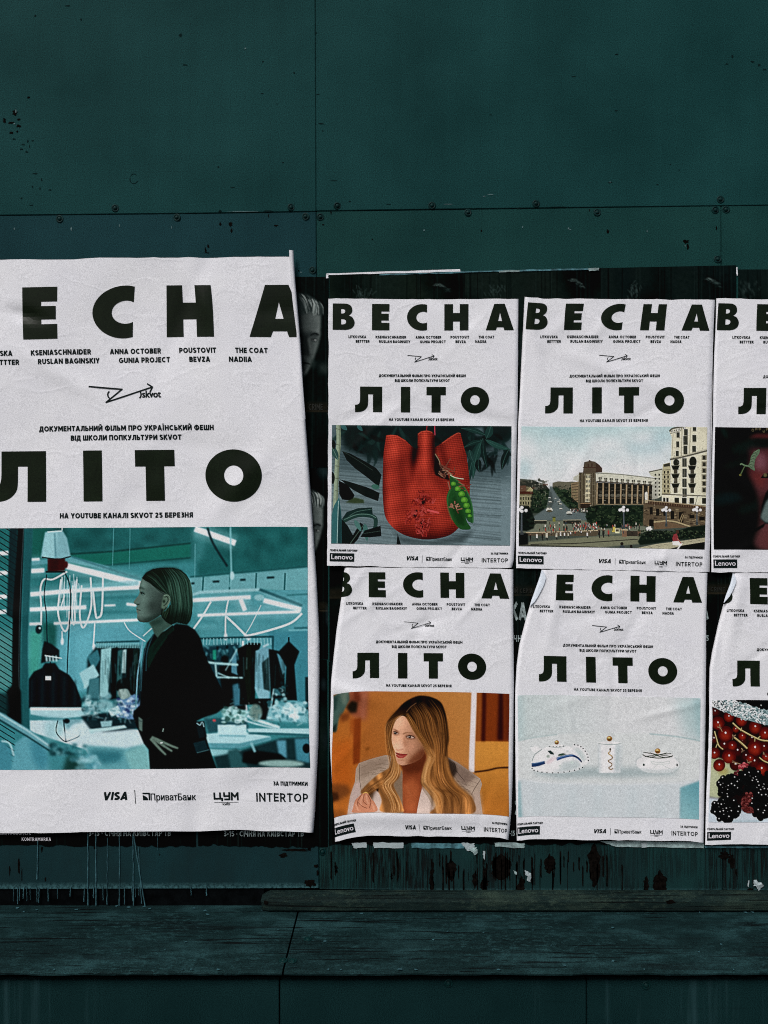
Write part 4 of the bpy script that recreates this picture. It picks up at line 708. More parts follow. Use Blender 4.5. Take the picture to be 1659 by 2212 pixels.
def pic_berries(w, h):
    # the picture continues to the right beyond the frame; the same fruit fills it
    c = Cv(w, h, [(220, 150), (3140, 180), (3080, 2130), (150, 2110)], (34, 12, 10), 13); R = c.rng
    c.poly([(100, 2130), (100, 1000), (700, 1200), (700, 1500), (300, 1720), (100, 1680)], (150, 160, 124), 1, 14); c.poly([(140, 1130), (480, 1190), (560, 1280), (400, 1330), (330, 1400), (280, 1500), (300, 1700), (150, 1660)], (166, 172, 138), 1, 14); c.ell(390, 1290, 90, 60, (150, 140, 78), .8, 26)
    c.poly([(100, 1690), (330, 1720), (700, 1900), (1000, 2000), (3300, 2000), (3300, 2160), (100, 2160)], (176, 188, 198), 1, 16); c.line([(540, 2080), (900, 2090), (1122, 2050)], 18, (120, 150, 156), .7, 12)
    c.poly([(480, 90), (3300, 90), (3300, 620), (2300, 560), (1122, 330), (800, 240), (620, 190)], (20, 20, 19), 1, 4)
    for i in range(50): c.ell(R.uniform(640, 3100), R.uniform(150, 320) + 40, 11, 11, (190, 194, 190), R.uniform(.3, .9), 2)
    def cur(x, y, r, hl=(0, 0), k=1.0):
        c.ell(x, y, r, r, (70 * k, 16 * k, 13 * k), 1, 2); c.ell(x - r * .05, y + r * .12, r * .78, r * .74, (124 * k, 32 * k, 22 * k), .9, r * .22); c.ell(x, y + r * .35, r * .5, r * .34, (158 * k, 54 * k, 32 * k), .55, r * .2)
        c.ell(x + hl[0], y + hl[1] - r * .12, r * .13, r * .14, (226, 214, 216), 1, 2)
    for i in range(60): cur(R.uniform(1150, 3150), R.uniform(560, 1600), R.uniform(90, 130), (0, 0), R.uniform(.6, 1))
    for (x, y, r, k) in [(260, 330, 80, .6), (230, 760, 80, .6), (400, 860, 100, .6), (620, 960, 100, .5), (900, 1130, 110, .6), (700, 800, 90, .5), (590, 1180, 100, .55), (760, 1040, 90, .5), (1060, 900, 90, .7), (860, 760, 90, .5)]: cur(x, y, r, (0, 0), k)
    for (x, y, r) in [(480, 420, 85), (690, 480, 95), (300, 520, 105), (920, 590, 105), (1080, 690, 100), (420, 690, 122), (700, 730, 68), (590, 620, 56), (530, 880, 78), (240, 1000, 92), (480, 1050, 115), (910, 920, 128), (1090, 1060, 70), (320, 1190, 100), (830, 1080, 70), (1020, 1250, 110)]: cur(x, y, r)
    for P, wd in (([(540, 520), (640, 610), (760, 680), (900, 750), (1030, 800), (1200, 810)], 24), ([(240, 650), (270, 760), (310, 880), (380, 940)], 20), ([(560, 750), (680, 840), (780, 930)], 28), ([(980, 1070), (1060, 1130), (1200, 1180)], 20), ([(285, 850), (260, 910)], 12), ([(690, 600), (670, 650)], 12), ([(910, 760), (905, 820)], 12), ([(960, 765), (1000, 735)], 12)):
        c.line(P, wd, (150, 130, 84), 1, 2); c.line([(p[0], p[1] - wd * .2) for p in P], wd * .35, (196, 180, 132), .8, 2)
    for (x, y) in [(330, 590), (545, 740), (790, 1150), (980, 1350), (700, 950), (1060, 1020), (560, 1140)]:
        for i in range(6): c.line([(x, y), (x + R.normal(0, 28), y + R.normal(0, 28))], 11, [(150, 124, 96), (110, 84, 66)][R.integers(2)], .9, 2, False)
    # rope of clear beads
    band = [(200, 170), (400, 130), (560, 150), (700, 210), (860, 260), (1122, 330), (2200, 520), (3300, 560), (3300, 860), (2200, 760), (1122, 560), (980, 530), (760, 470), (560, 400), (400, 330), (250, 235)]
    c.poly(band, (112, 136, 138), 1, 4)
    top = np.array([(200, 165), (480, 130), (700, 210), (1122, 330), (2200, 520), (3300, 560)], float); bot = np.array([(230, 235), (420, 340), (700, 455), (1122, 560), (2200, 760), (3300, 860)], float)
    for i in range(760):
        u = R.random() ** 2.2 * (len(top) - 1.001); k = int(u); f = u - k; v = R.random(); p = (top[k] * (1 - f) + top[k + 1] * f) * (1 - v) + (bot[k] * (1 - f) + bot[k + 1] * f) * v
        c.ell(p[0], p[1], 27, 22, [(206, 214, 216), (150, 172, 174), (84, 110, 112), (222, 226, 228)][R.integers(4)], .8, 3, .4); c.ell(p[0] + 6, p[1] + 10, 20, 7, (62, 84, 86), .6, 3, .3)
    for i in range(160): u = R.random() ** 2 * 3; k = int(u); f = u - k; v = R.random(); p = (top[k] * (1 - f) + top[k + 1] * f) * (1 - v) + (bot[k] * (1 - f) + bot[k + 1] * f) * v; c.ell(p[0], p[1], 13, 11, (236, 240, 242), .95, 2); c.ell(p[0] + 22, p[1] + 8, 12, 8, (26, 40, 42), .7, 3)
    # raspberries
    def drup(pts_n, cx, cy, rx, ry, cols, r, hl, rot=0):
        for i in range(pts_n):
            a = R.uniform(0, 6.283); q = math.sqrt(R.random()); dx, dy = q * rx * math.cos(a), q * ry * math.sin(a); x, y = cx + dx * math.cos(rot) - dy * math.sin(rot), cy + dx * math.sin(rot) + dy * math.cos(rot)
            c.ell(x, y, r, r * .92, cols[R.integers(len(cols))], 1, 2); c.ell(x + r * .1, y + r * .5, r * .7, r * .3, tuple(v * .5 for v in cols[0]), .6, 4)
            if R.random() < hl: c.ell(x - r * .1, y - r * .2, r * .22, r * .2, (206, 210, 208), 1, 1)
    drup(26, 710, 1220, 80, 60, [(150, 54, 62), (120, 36, 44), (180, 92, 96)], 24, .3); drup(14, 610, 1310, 40, 50, [(104, 48, 54), (84, 34, 40)], 22, .2)
    BK = [(17, 18, 18), (24, 26, 26), (12, 13, 13)]
    for (cx, cy, rx, ry, n) in [(820, 1380, 190, 130, 60), (500, 1530, 210, 170, 80), (960, 1560, 190, 170, 70), (450, 1900, 230, 190, 90), (1010, 1820, 150, 240, 70), (1120, 1500, 90, 200, 40)]:
        c.ell(cx, cy, rx * .95, ry * .95, (14, 15, 15), 1, 3); drup(n, cx, cy, rx, ry, BK, 48, .55)
    for i in range(5): cx, cy = 1400 + i * 420 + R.normal(0, 60), R.uniform(1500, 1850); c.ell(cx, cy, 220, 200, (14, 15, 15), 1, 3); drup(60, cx, cy, 220, 200, BK, 48, .55)
    drup(70, 780, 1760, 70, 150, [(92, 40, 40), (74, 28, 28), (120, 62, 60)], 22, .1, .35); drup(30, 800, 1900, 100, 50, [(104, 52, 50), (84, 36, 34)], 22, .1, .5)
    return c.done(6, 1.1)

def pic_workshop(w, h):
    # drawn in the units of the visible part; the picture goes on to the left beyond the frame
    c = Cv(w, h, [(-300, 40), (1546, 32), (1554, 1247), (-300, 1252)], (64, 132, 138), 17); R = c.rng
    WH, LT = (214, 216, 224), (146, 186, 192)
    c.poly([(-320, 20), (1600, 20), (1600, 700), (-320, 700)], grad((40, 108, 108), (78, 146, 152), (700, 60), (700, 520)))
    c.poly([(-320, 20), (1600, 20), (1600, 235), (960, 285), (640, 240), (150, 200), (-320, 200)], (38, 102, 102), .9, 10)
    for i in range(150): c.ell(R.uniform(-300, 1550), R.uniform(36, 240), R.uniform(16, 60), R.uniform(10, 30), [(30, 86, 86), (58, 128, 128), (46, 114, 114), (24, 72, 72)][R.integers(4)], .35, 12)
    c.poly([(340, 175), (560, 160), (945, 118), (945, 190), (560, 225), (345, 250)], (30, 112, 100), .9, 4); c.line([(340, 172), (560, 158), (946, 118)], 7, (18, 62, 60), .8, 3, False); c.line([(360, 250), (560, 226), (946, 192)], 7, (20, 70, 68), .8, 3, False)
    c.poly([(955, 40), (1030, 60), (1010, 190), (960, 230)], (84, 150, 154), .5, 12); c.poly([(150, 36), (225, 36), (215, 190), (150, 190)], (28, 100, 90), .8, 6)
    c.poly([(345, 250), (640, 226), (980, 210), (980, 310), (690, 330), (520, 290)], (72, 142, 148), .8, 10)
    # wall with its row of boxes on the right
    c.poly([(940, 290), (1030, 286), (1160, 272), (1290, 262), (1560, 236), (1560, 370), (1300, 350), (940, 370)], (108, 162, 168), 1, 4); c.line([(945, 288), (1290, 258), (1560, 232)], 8, (34, 92, 94), .9, 3, False)
    for x in (1014, 1150, 1284, 1432): c.line([(x, 268), (x - 4, 370)], 9, (44, 104, 108), .9, 1, False)
    for x, y, a in ((960, 321, 9), (1078, 312, 17), (1215, 303, 14), (1357, 291, 19)): c.line([(x - a, y + 1), (x + a, y - 1)], 10, (16, 44, 48), .9, 2, False)
    c.poly([(940, 370), (1560, 350), (1560, 700), (940, 700)], grad((76, 144, 150), (92, 154, 164), (1000, 400), (1300, 640))); c.poly([(1340, 560), (1560, 540), (1560, 960), (1480, 950)], (66, 132, 146), .9, 8)
    for i in range(40): c.ell(R.uniform(960, 1540), R.uniform(400, 560), R.uniform(30, 80), R.uniform(8, 20), [(60, 128, 136), (104, 166, 174)][R.integers(2)], .3, 10)
    c.line([(1440, 380), (1560, 372)], 8, (56, 116, 122), .9, 2, False); c.line([(1450, 556), (1560, 552)], 9, (120, 176, 184), .8, 2, False); c.line([(1480, 545), (1560, 542)], 6, (30, 84, 90), .8, 2, False)
    # left back wall, room behind
    c.poly([(150, 190), (330, 190), (330, 560), (150, 560)], (52, 122, 124), .8, 14); c.poly([(330, 330), (690, 330), (690, 540), (330, 560)], (70, 138, 144), .8, 12); c.poly([(150, 560), (215, 545), (205, 780), (150, 780)], (72, 156, 142), .9, 10)
    c.poly([(215, 520), (285, 520), (285, 640), (220, 640)], (34, 94, 88), .9, 8); c.poly([(290, 520), (720, 520), (720, 860), (300, 860)], (92, 156, 168), 1, 10); c.poly([(380, 560), (480, 560), (470, 860), (380, 860)], (104, 168, 180), .7, 14)
    for y in (300, 345, 402, 476): c.line([(150, y), (690, y - 14)], 8, (38, 98, 102), .5, 4, False)
    c.poly([(340, 355), (690, 345), (690, 362), (340, 380)], (36, 100, 104), .8, 4); c.line([(300, 590), (450, 520)], 4, (130, 180, 188), .5, 2, False)
    # tube lamps left
    c.poly([(150, 205), (350, 185), (540, 235), (540, 255), (340, 215), (150, 228)], (88, 150, 158), 1, 3); c.line([(350, 185), (700, 300)], 9, (52, 108, 116), .8, 3, False)
    for P, wd in (([(325, 232), (700, 325)], 30), ([(148, 200), (190, 198)], 13), ([(148, 258), (215, 254)], 22), ([(148, 376), (420, 352), (700, 338)], 22), ([(148, 452), (430, 440)], 20), ([(148, 525), (205, 523)], 14), ([(270, 522), (690, 504)], 13), ([(630, 424), (680, 430)], 14), ([(520, 432), (575, 430)], 9)):
        c.line(P, wd * 2.6, LT, .42, 13, False); c.line(P, wd, WH, 1, 2, False)
    c.poly([(330, 330), (690, 305), (690, 330), (330, 352)], (120, 176, 182), .6, 6)
    for y in (165, 265, 385, 462): c.line([(-300, y + 30), (32, y)], 20, WH, 1, 3, False)
    # cables on the left
    CB = (196, 206, 212)
    for P, wd in (([(330, 260), (260, 300), (215, 300), (198, 350), (205, 440), (206, 530)], 9), ([(300, 300), (292, 400), (290, 470), (310, 540), (330, 560), (345, 520), (345, 460)], 9), ([(345, 470), (350, 530), (325, 565)], 7), ([(320, 380), (300, 450)], 6), ([(360, 330), (362, 500), (372, 530)], 8), ([(380, 300), (372, 420), (376, 520)], 8), ([(404, 330), (398, 470), (412, 540), (432, 520), (455, 430), (448, 290)], 9), ([(462, 360), (478, 480), (490, 492), (508, 460), (510, 290)], 10), ([(474, 520), (472, 580), (468, 640)], 7), ([(312, 560), (314, 620)], 6)):
        c.line(P, wd, CB, .9, 1)
    for x, y in ((314, 612), (472, 640)): c.ell(x, y, 8, 18, WH, .9, 2)
    for i in range(16): x = R.uniform(300, 400); c.line([(x, R.uniform(270, 320)), (x + R.normal(0, 8), R.uniform(380, 500))], 5, CB, .5, 1, False)
    for P in ([(228, 275), (218, 380), (232, 480), (240, 620), (262, 760), (272, 930)], [(320, 270), (345, 330), (352, 440), (346, 560), (340, 780)]): c.line(P, 6, (26, 56, 66), .95, 1)
    c.ell(195, 552, 16, 22, (24, 48, 54), 1, 3); c.ell(200, 545, 6, 6, (150, 180, 186), .9, 1)
    # lamp head upper left
    c.poly([(215, 60), (300, 50), (325, 90), (346, 185), (280, 198), (196, 190), (206, 110)], (126, 170, 178), 1, 2); c.poly([(215, 62), (275, 60), (270, 190), (200, 188)], (148, 190, 196), .9, 4); c.line([(262, 66), (270, 190)], 8, (84, 130, 140), .8, 3, False); c.line([(225, 60), (298, 55), (300, 40)], 7, (172, 204, 208), .9, 1, False)
    c.line([(200, 188), (285, 200), (346, 184)], 7, (40, 60, 62), .9, 1, False); c.poly([(230, 196), (318, 194), (318, 256), (232, 262)], (74, 28, 27), 1, 2); c.poly([(245, 200), (285, 198), (280, 260), (245, 260)], (58, 20, 20), .7, 6); c.ell(322, 226, 11, 18, (84, 26, 26), 1, 2); c.line([(222, 262), (320, 262)], 9, (28, 40, 42), 1, 1, False)
    # right lamp square
    c.line([(960, 378), (1000, 366), (1305, 352)], 16, LT, .95, 3, False); c.line([(1300, 352), (1520, 432)], 15, (44, 96, 104), .95, 3, False); c.line([(1300, 362), (1500, 440)], 6, (120, 170, 178), .7, 2, False)
    for P, wd in (([(960, 406), (1256, 390)], 20), ([(1322, 406), (1515, 452)], 24), ([(988, 482), (1510, 462)], 14), ([(1205, 400), (1228, 458)], 22), ([(965, 45), (1175, 118)], 30)):
        c.line(P, wd * 2.6, LT, .42, 13, False); c.line(P, wd, WH, 1, 2, False)
    c.ell(1300, 392, 26, 16, (150, 188, 194), .8, 3); c.line([(1030, 40), (1060, 120), (1135, 236)], 11, (16, 54, 58), .95, 2)
    c.line([(1148, 36), (1150, 130), (1155, 270), (1148, 340)], 8, (130, 184, 190), .9, 2); c.ell(1160, 282, 11, 22, (176, 204, 210), .9, 3); c.line([(968, 120), (970, 300)], 4, (110, 170, 176), .6, 1, False); c.line([(560, 40), (556, 230)], 4, (96, 160, 164), .6, 1, False); c.line([(642, 40), (640, 250)], 4, (96, 160, 164), .5, 1, False)
    for P, wd in (([(1055, 412), (1010, 490), (968, 550)], 9), ([(1142, 405), (1130, 480), (1130, 580)], 8), ([(1130, 485), (1190, 540), (1250, 600)], 11), ([(1520, 470), (1460, 520), (1340, 560), (1238, 585)], 11), ([(1310, 430), (1260, 530), (1232, 575)], 4), ([(1220, 610), (1214, 740), (1226, 860), (1232, 960)], 12), ([(620, 515), (650, 560), (728, 612)], 5), ([(760, 545), (716, 585)], 5)):
        c.line(P, wd, CB, .92, 1)
    c.ell(1131, 588, 9, 20, WH, .9, 2); c.line([(1226, 580), (1254, 604)], 18, WH, .9, 2, False)
    # clothes rails
    c.line([(480, 618), (700, 610)], 8, (22, 68, 74), .9, 2, False); c.line([(1000, 598), (1375, 588)], 8, (22, 66, 72), .95, 2, False); c.line([(1372, 590), (1370, 680)], 8, (22, 62, 68), .9, 2, False)
    c.poly([(440, 700), (480, 640), (700, 630), (700, 905), (440, 900)], (24, 52, 56), 1, 4)
    for i in range(26): x = 486 + i * 8.3; c.line([(x, 618), (x + 3, 645)], 6, (120, 172, 176), .7, 1, False)
    for P, col in (([(508, 650), (560, 640), (552, 760), (540, 900), (500, 880), (505, 740)], (140, 184, 188)), ([(440, 690), (490, 650), (505, 700), (470, 760)], (60, 118, 128)), ([(400, 770), (470, 725), (500, 780), (470, 810), (430, 850)], (150, 190, 196)), ([(450, 800), (500, 790), (500, 900), (440, 900)], (70, 122, 130)),
                   ([(562, 650), (590, 640), (580, 890), (556, 900)], (10, 16, 16)), ([(592, 660), (614, 650), (606, 890), (584, 890)], (56, 102, 104)), ([(616, 655), (634, 650), (630, 770), (610, 770)], (172, 204, 206)), ([(640, 650), (668, 648), (664, 830), (634, 830)], (14, 20, 20)), ([(670, 655), (700, 650), (700, 830), (668, 830)], (26, 48, 44)), ([(420, 850), (432, 800), (440, 830)], (160, 196, 200))): c.poly(P, col, 1, 3)
    c.poly([(1015, 640), (1200, 620), (1190, 900), (1015, 900)], (32, 70, 80), 1, 5)
    for i in range(46): x, y = R.uniform(1015, 1190), R.uniform(625, 740); c.line([(x, y), (x + R.normal(0, 12), y + R.uniform(14, 44))], 11, [(84, 140, 150), (26, 56, 64), (52, 104, 112), (16, 34, 38)][R.integers(4)], .8, 2, False)
    c.rect(1066, 655, 1084, 705, (40, 150, 128), .9, 3); c.ell(1130, 705, 18, 26, (12, 20, 20), .9, 5)
    c.poly([(1100, 740), (1220, 700), (1230, 960), (1120, 960)], (14, 20, 20), 1, 6); c.poly([(1160, 700), (1185, 660), (1190, 770), (1200, 785), (1160, 770)], (92, 146, 164), .9, 3); c.poly([(1165, 830), (1200, 820), (1220, 930), (1170, 940)], (72, 128, 146), .9, 5)
    for P, col in (([(1190, 650), (1250, 620), (1310, 622), (1290, 700), (1275, 930), (1200, 930), (1210, 760)], (13, 18, 16)), ([(1235, 640), (1262, 630), (1260, 880), (1240, 930), (1225, 800)], (30, 38, 30)), ([(1282, 660), (1330, 640), (1365, 650), (1362, 720), (1350, 930), (1310, 920), (1278, 850)], (112, 158, 172)), ([(1315, 720), (1350, 690), (1355, 860), (1325, 880)], (44, 68, 70)), ([(1278, 840), (1350, 860), (1340, 925), (1300, 915)], (128, 172, 184)),
                   ([(1350, 650), (1400, 660), (1430, 720), (1430, 900), (1360, 900)], (18, 26, 26)), ([(1390, 670), (1430, 690), (1436, 760), (1420, 780)], (84, 136, 150)), ([(1270, 900), (1380, 900), (1370, 1010), (1260, 1000)], (14, 18, 18)), ([(1398, 665), (1452, 610), (1506, 662), (1480, 730), (1492, 910), (1430, 905), (1440, 740)], (20, 24, 24))): c.poly(P, col, 1, 3)
    c.line([(1452, 590), (1452, 615)], 9, (26, 60, 64), 1, 1, False); c.line([(1320, 640), (1350, 625)], 9, WH, .7, 2, False); c.rect(1535, 790, 1556, 960, (26, 52, 56), 1, 3)
    for P, wd in (([(1035, 716), (1080, 722), (1196, 730)], 12), ([(1080, 725), (1086, 790)], 10), ([(1086, 792), (1220, 795)], 9), ([(1090, 770), (1150, 795)], 7), ([(1375, 850), (1350, 985)], 9), ([(1130, 760), (1190, 650)], 5)): c.line(P, wd, (158, 196, 200), .95, 2, False)
    # far left wire mesh and post
    c.poly([(-300, 36), (60, 36), (80, 980), (-300, 980)], (44, 112, 112), .7, 8); c.poly([(-300, 560), (70, 560), (70, 860), (-300, 860)], (92, 140, 138), .7, 20)
    for y in (165, 265, 385, 462): c.line([(-300, y + 30), (32, y)], 20, WH, 1, 3, False)
    for i in range(46): y = -280 + i * 30; c.line([(-300, y - 60), (78, y + 150 + 30)], 5, (12, 30, 32), .85, 1, False)
    c.poly([(34, 36), (74, 36), (72, 500), (34, 480)], (24, 50, 54), .9, 3); c.poly([(76, 36), (108, 36), (106, 600), (110, 1000), (70, 1010), (66, 700), (64, 480)], (11, 16, 18), 1, 3); c.poly([(108, 36), (150, 36), (142, 600), (154, 1110), (108, 1010)], (40, 98, 102), 1, 3)
    c.line([(104, 40), (98, 500), (104, 960)], 4, (70, 92, 96), .7, 1); c.poly([(40, 860), (78, 820), (110, 860), (112, 1040), (40, 1000)], (12, 18, 18), 1, 5); c.poly([(-300, 870), (50, 870), (60, 980), (-300, 960)], (28, 52, 54), .8, 8)
    # dark coat on a stand
    c.poly([(215, 650), (225, 610), (262, 625), (300, 655), (300, 700), (210, 720)], (20, 36, 40), 1, 3); c.poly([(150, 800), (175, 762), (215, 745), (230, 720), (280, 720), (300, 750), (350, 778), (380, 820), (412, 910), (410, 945), (150, 945)], (20, 33, 38), 1, 3)
    for i in range(9): x = 165 + i * 27; c.line([(x, 770 + abs(i - 4) * 8), (x - 4, 940)], 8, [(36, 56, 62), (12, 20, 24)][i % 2], .7, 4, False)
    c.poly([(225, 735), (262, 725), (268, 760), (240, 780)], (10, 16, 18), 1, 3); c.rect(232, 785, 260, 805, (192, 206, 210), 1, 1)
    for x in (236, 252, 268, 284): c.line([(x, 682), (x + 3, 712)], 10, (170, 200, 204), .9, 2, False)
    c.line([(228, 682), (314, 696)], 6, (170, 200, 204), .9, 1, False)
    # white machine table left
    c.poly([(154, 1005), (420, 1000), (470, 1010), (700, 1055), (735, 1180), (735, 1260), (480, 1260), (420, 1150), (154, 1060)], (186, 202, 208), 1, 3); c.poly([(156, 940), (410, 940), (460, 955), (430, 985), (320, 995), (240, 990), (158, 975)], (164, 196, 202), 1, 3); c.poly([(158, 942), (440, 944), (440, 955), (160, 956)], (206, 214, 218), .9, 3); c.poly([(160, 975), (330, 995), (410, 990), (410, 1030), (340, 1050), (280, 1010)], (92, 146, 156), .7, 8)
    c.poly([(225, 1010), (320, 1005), (330, 1090), (230, 1110)], (140, 184, 190), .6, 12); c.ell(335, 1008, 16, 12, (18, 38, 44), 1, 2); c.line([(292, 1005), (282, 1060), (310, 1100), (330, 1112)], 5, (24, 54, 64), .95, 1); c.line([(320, 1000), (328, 1110)], 6, (24, 54, 64), .95, 1); c.line([(400, 1060), (390, 1085), (330, 1110)], 5, (34, 70, 80), .9, 1); c.line([(435, 1048), (420, 1070)], 5, (40, 80, 88), .9, 1, False)
    c.ell(400, 1050, 50, 34, (192, 208, 214), .9, 6); c.ell(345, 1080, 42, 26, (196, 210, 216), .8, 8)
    for i in range(60): x, y = R.uniform(405, 600), R.uniform(880, 1010); c.ell(x, y, R.uniform(7, 24), R.uniform(6, 18), [(150, 192, 198), (92, 146, 156), (188, 208, 212), (48, 92, 100), (30, 60, 66)][R.integers(5)], .75, 4)
    c.poly([(405, 985), (560, 960), (700, 990), (690, 1045), (520, 1070), (450, 1050)], (24, 44, 50), .9, 4); c.poly([(440, 1050), (620, 1028), (632, 1042), (450, 1072)], (170, 200, 204), 1, 2); c.poly([(500, 1010), (560, 1005), (555, 1035), (505, 1040)], (150, 190, 196), .9, 3); c.ell(530, 935, 40, 30, (146, 190, 196), .8, 6)
    # worker with patterned shirt
    c.poly([(580, 985), (590, 920), (620, 880), (670, 868), (705, 900), (705, 1000), (640, 1000)], (104, 138, 172), 1, 3)
    for i in range(40): x, y = R.uniform(590, 700), R.uniform(885, 985); c.ell(x, y, 11, 8, [(176, 196, 214), (48, 66, 110), (84, 124, 160), (200, 210, 220)][R.integers(4)], .8, 2)
    c.ell(625, 868, 34, 30, (126, 148, 146), 1, 3); c.poly([(578, 845), (590, 810), (630, 793), (680, 800), (690, 850), (660, 880), (640, 850), (610, 850), (590, 858)], (22, 34, 34), 1, 3, True)
    c.poly([(596, 850), (606, 900), (622, 902), (640, 880), (630, 850)], (150, 170, 166), .9, 3); c.line([(596, 858), (604, 890)], 6, (84, 104, 102), .7, 2, False); c.poly([(540, 955), (592, 930), (604, 968), (556, 988)], (188, 210, 214), .95, 3); c.line([(715, 610), (690, 780), (675, 1010)], 7, (112, 158, 172), .9, 1, False)
    # right work tables
    c.poly([(1020, 1075), (1180, 1060), (1350, 1090), (1350, 1105), (1190, 1140), (1030, 1130)], (164, 198, 204), 1, 2); c.poly([(1020, 1120), (1190, 1125), (1352, 1092), (1352, 1108), (1190, 1150), (1030, 1145)], (92, 150, 160), 1, 2); c.poly([(1230, 1050), (1560, 1048), (1560, 1078), (1240, 1070)], (166, 198, 204), 1, 2); c.line([(1240, 1074), (1560, 1082)], 10, (52, 104, 112), .95, 2, False)
    c.poly([(1020, 1000), (1230, 990), (1240, 1050), (1040, 1070)], (44, 84, 92), .9, 6); c.rect(1086, 1030, 1230, 1088, (176, 204, 210), 1, 3); c.line([(1090, 1084), (1226, 1088)], 8, (104, 158, 168), .8, 2, False); c.poly([(1115, 945), (1240, 960), (1230, 1000), (1200, 1020), (1130, 1010), (1110, 980)], (150, 190, 190), 1, 5)
    for i in range(40): x, y = R.uniform(1110, 1240), R.uniform(940, 1020); c.ell(x, y, R.uniform(6, 16), R.uniform(5, 11), [(190, 212, 212), (92, 138, 134), (58, 96, 92), (168, 202, 204)][R.integers(4)], .8, 3)
    c.ell(1070, 1008, 9, 7, (196, 84, 88), .9, 2); c.line([(1235, 985), (1290, 1010), (1400, 1045)], 16, (190, 210, 216), .95, 3); c.line([(1225, 1010), (1290, 1030), (1380, 1050)], 8, (190, 210, 216), .9, 2)
    c.poly([(1330, 1010), (1350, 940), (1420, 920), (1480, 910), (1530, 920), (1545, 1020)], (128, 178, 186), 1, 6); c.ell(1280, 970, 34, 44, (120, 146, 140), .9, 5); c.ell(1460, 955, 42, 36, (196, 212, 216), .9, 5); c.ell(1475, 990, 30, 20, (206, 218, 222), .9, 4)
    for i in range(40): x, y = R.uniform(1340, 1540), R.uniform(915, 1015); c.ell(x, y, R.uniform(6, 18), R.uniform(5, 14), [(180, 206, 210), (84, 142, 152), (150, 190, 196), (60, 120, 130)][R.integers(4)], .7, 3)
    for i in range(24): x, y = R.uniform(1375, 1440), R.uniform(820, 910); c.ell(x, y, 10, 9, [(150, 192, 198), (60, 110, 118), (24, 50, 54)][R.integers(3)], .8, 3)
    c.poly([(1040, 1150), (1200, 1160), (1190, 1200), (1050, 1185)], (142, 186, 192), .9, 3); c.poly([(1060, 1190), (1200, 1160), (1400, 1100), (1560, 1090), (1560, 1250), (1070, 1250)], (34, 62, 66), 1, 5); c.poly([(1130, 1160), (1180, 1150), (1230, 1250), (1140, 1250)], (52, 96, 100), 1, 4); c.poly([(1380, 1110), (1430, 1108), (1430, 1200), (1390, 1190)], (92, 150, 168), 1, 4); c.poly([(1475, 1100), (1550, 1096), (1550, 1220), (1480, 1210)], (72, 134, 150), 1, 4); c.ell(1535, 1148, 20, 24, (12, 22, 24), 1, 2)
    c.poly([(1210, 1170), (1260, 1160), (1400, 1180), (1430, 1210), (1270, 1230), (1200, 1220)], (14, 20, 20), 1, 4); c.ell(1400, 1226, 120, 18, (142, 172, 168), 1, 4); c.line([(1250, 1120), (1268, 1170)], 14, (132, 180, 188), .9, 2, False)
    # cloth heap at the bottom left and bent lamp arm
    c.poly([(420, 1130), (560, 1130), (740, 1130), (740, 1260), (440, 1260)], (94, 156, 164), .9, 8); c.poly([(470, 1060), (690, 1058), (710, 1120), (620, 1145), (450, 1125)], (188, 204, 210), .95, 8); c.poly([(610, 1165), (720, 1120), (740, 1180), (740, 1260), (640, 1260)], (128, 176, 176), .8, 8); c.poly([(430, 1150), (600, 1160), (590, 1210), (500, 1225)], (40, 104, 116), .7, 14)
    c.poly([(-300, 1100), (20, 1108), (60, 1150), (60, 1260), (-300, 1260)], (74, 138, 152), 1, 4); c.poly([(60, 1200), (75, 1120), (120, 1085), (180, 1085), (225, 1120), (255, 1215), (250, 1260), (50, 1260)], (98, 158, 170), 1, 5); c.poly([(150, 1100), (210, 1110), (250, 1200), (200, 1260), (160, 1200)], (64, 130, 146), .7, 14); c.line([(10, 1108), (50, 1120), (68, 1180)], 9, (170, 200, 206), .9, 3)
    c.poly([(235, 1160), (330, 1160), (335, 1210), (330, 1260), (235, 1260)], (72, 138, 146), .9, 8); c.poly([(330, 1180), (400, 1190), (410, 1260), (300, 1260)], (28, 60, 54), .8, 10)
    c.poly([(-20, 950), (30, 975), (150, 1050), (260, 1130), (250, 1155), (140, 1085), (0, 1000), (-20, 990)], (104, 156, 166), 1, 3); c.line([(-10, 965), (140, 1055), (250, 1135)], 8, (176, 204, 208), .8, 3, False); c.line([(-10, 995), (140, 1085), (245, 1155)], 7, (24, 60, 64), .9, 3, False)
    for i in range(40): x, y = R.uniform(255, 420), R.uniform(1125, 1180); c.ell(x, y, R.uniform(7, 18), R.uniform(6, 13), [(46, 104, 112), (110, 164, 172), (24, 60, 64), (74, 134, 142)][R.integers(4)], .7, 4)
    for i in range(20): x, y = R.uniform(360, 480), R.uniform(1180, 1245); c.ell(x, y, R.uniform(10, 26), R.uniform(8, 18), [(120, 172, 182), (78, 140, 154), (160, 198, 206)][R.integers(3)], .6, 5)
    for i in range(150):        # clutter on tables and rails
        x, y = (R.uniform(410, 700), R.uniform(900, 1000)) if i % 3 else (R.uniform(1130, 1540), R.uniform(900, 1040)); an = R.uniform(-.5, .5) + (1.57 if R.random() < .4 else 0); L = R.uniform(8, 34)
        c.line([(x, y), (x + L * math.cos(an), y + L * math.sin(an))], R.uniform(4, 9), [(176, 202, 206), (44, 86, 92), (120, 170, 178), (60, 112, 120)][R.integers(4)], .45, 3, False)
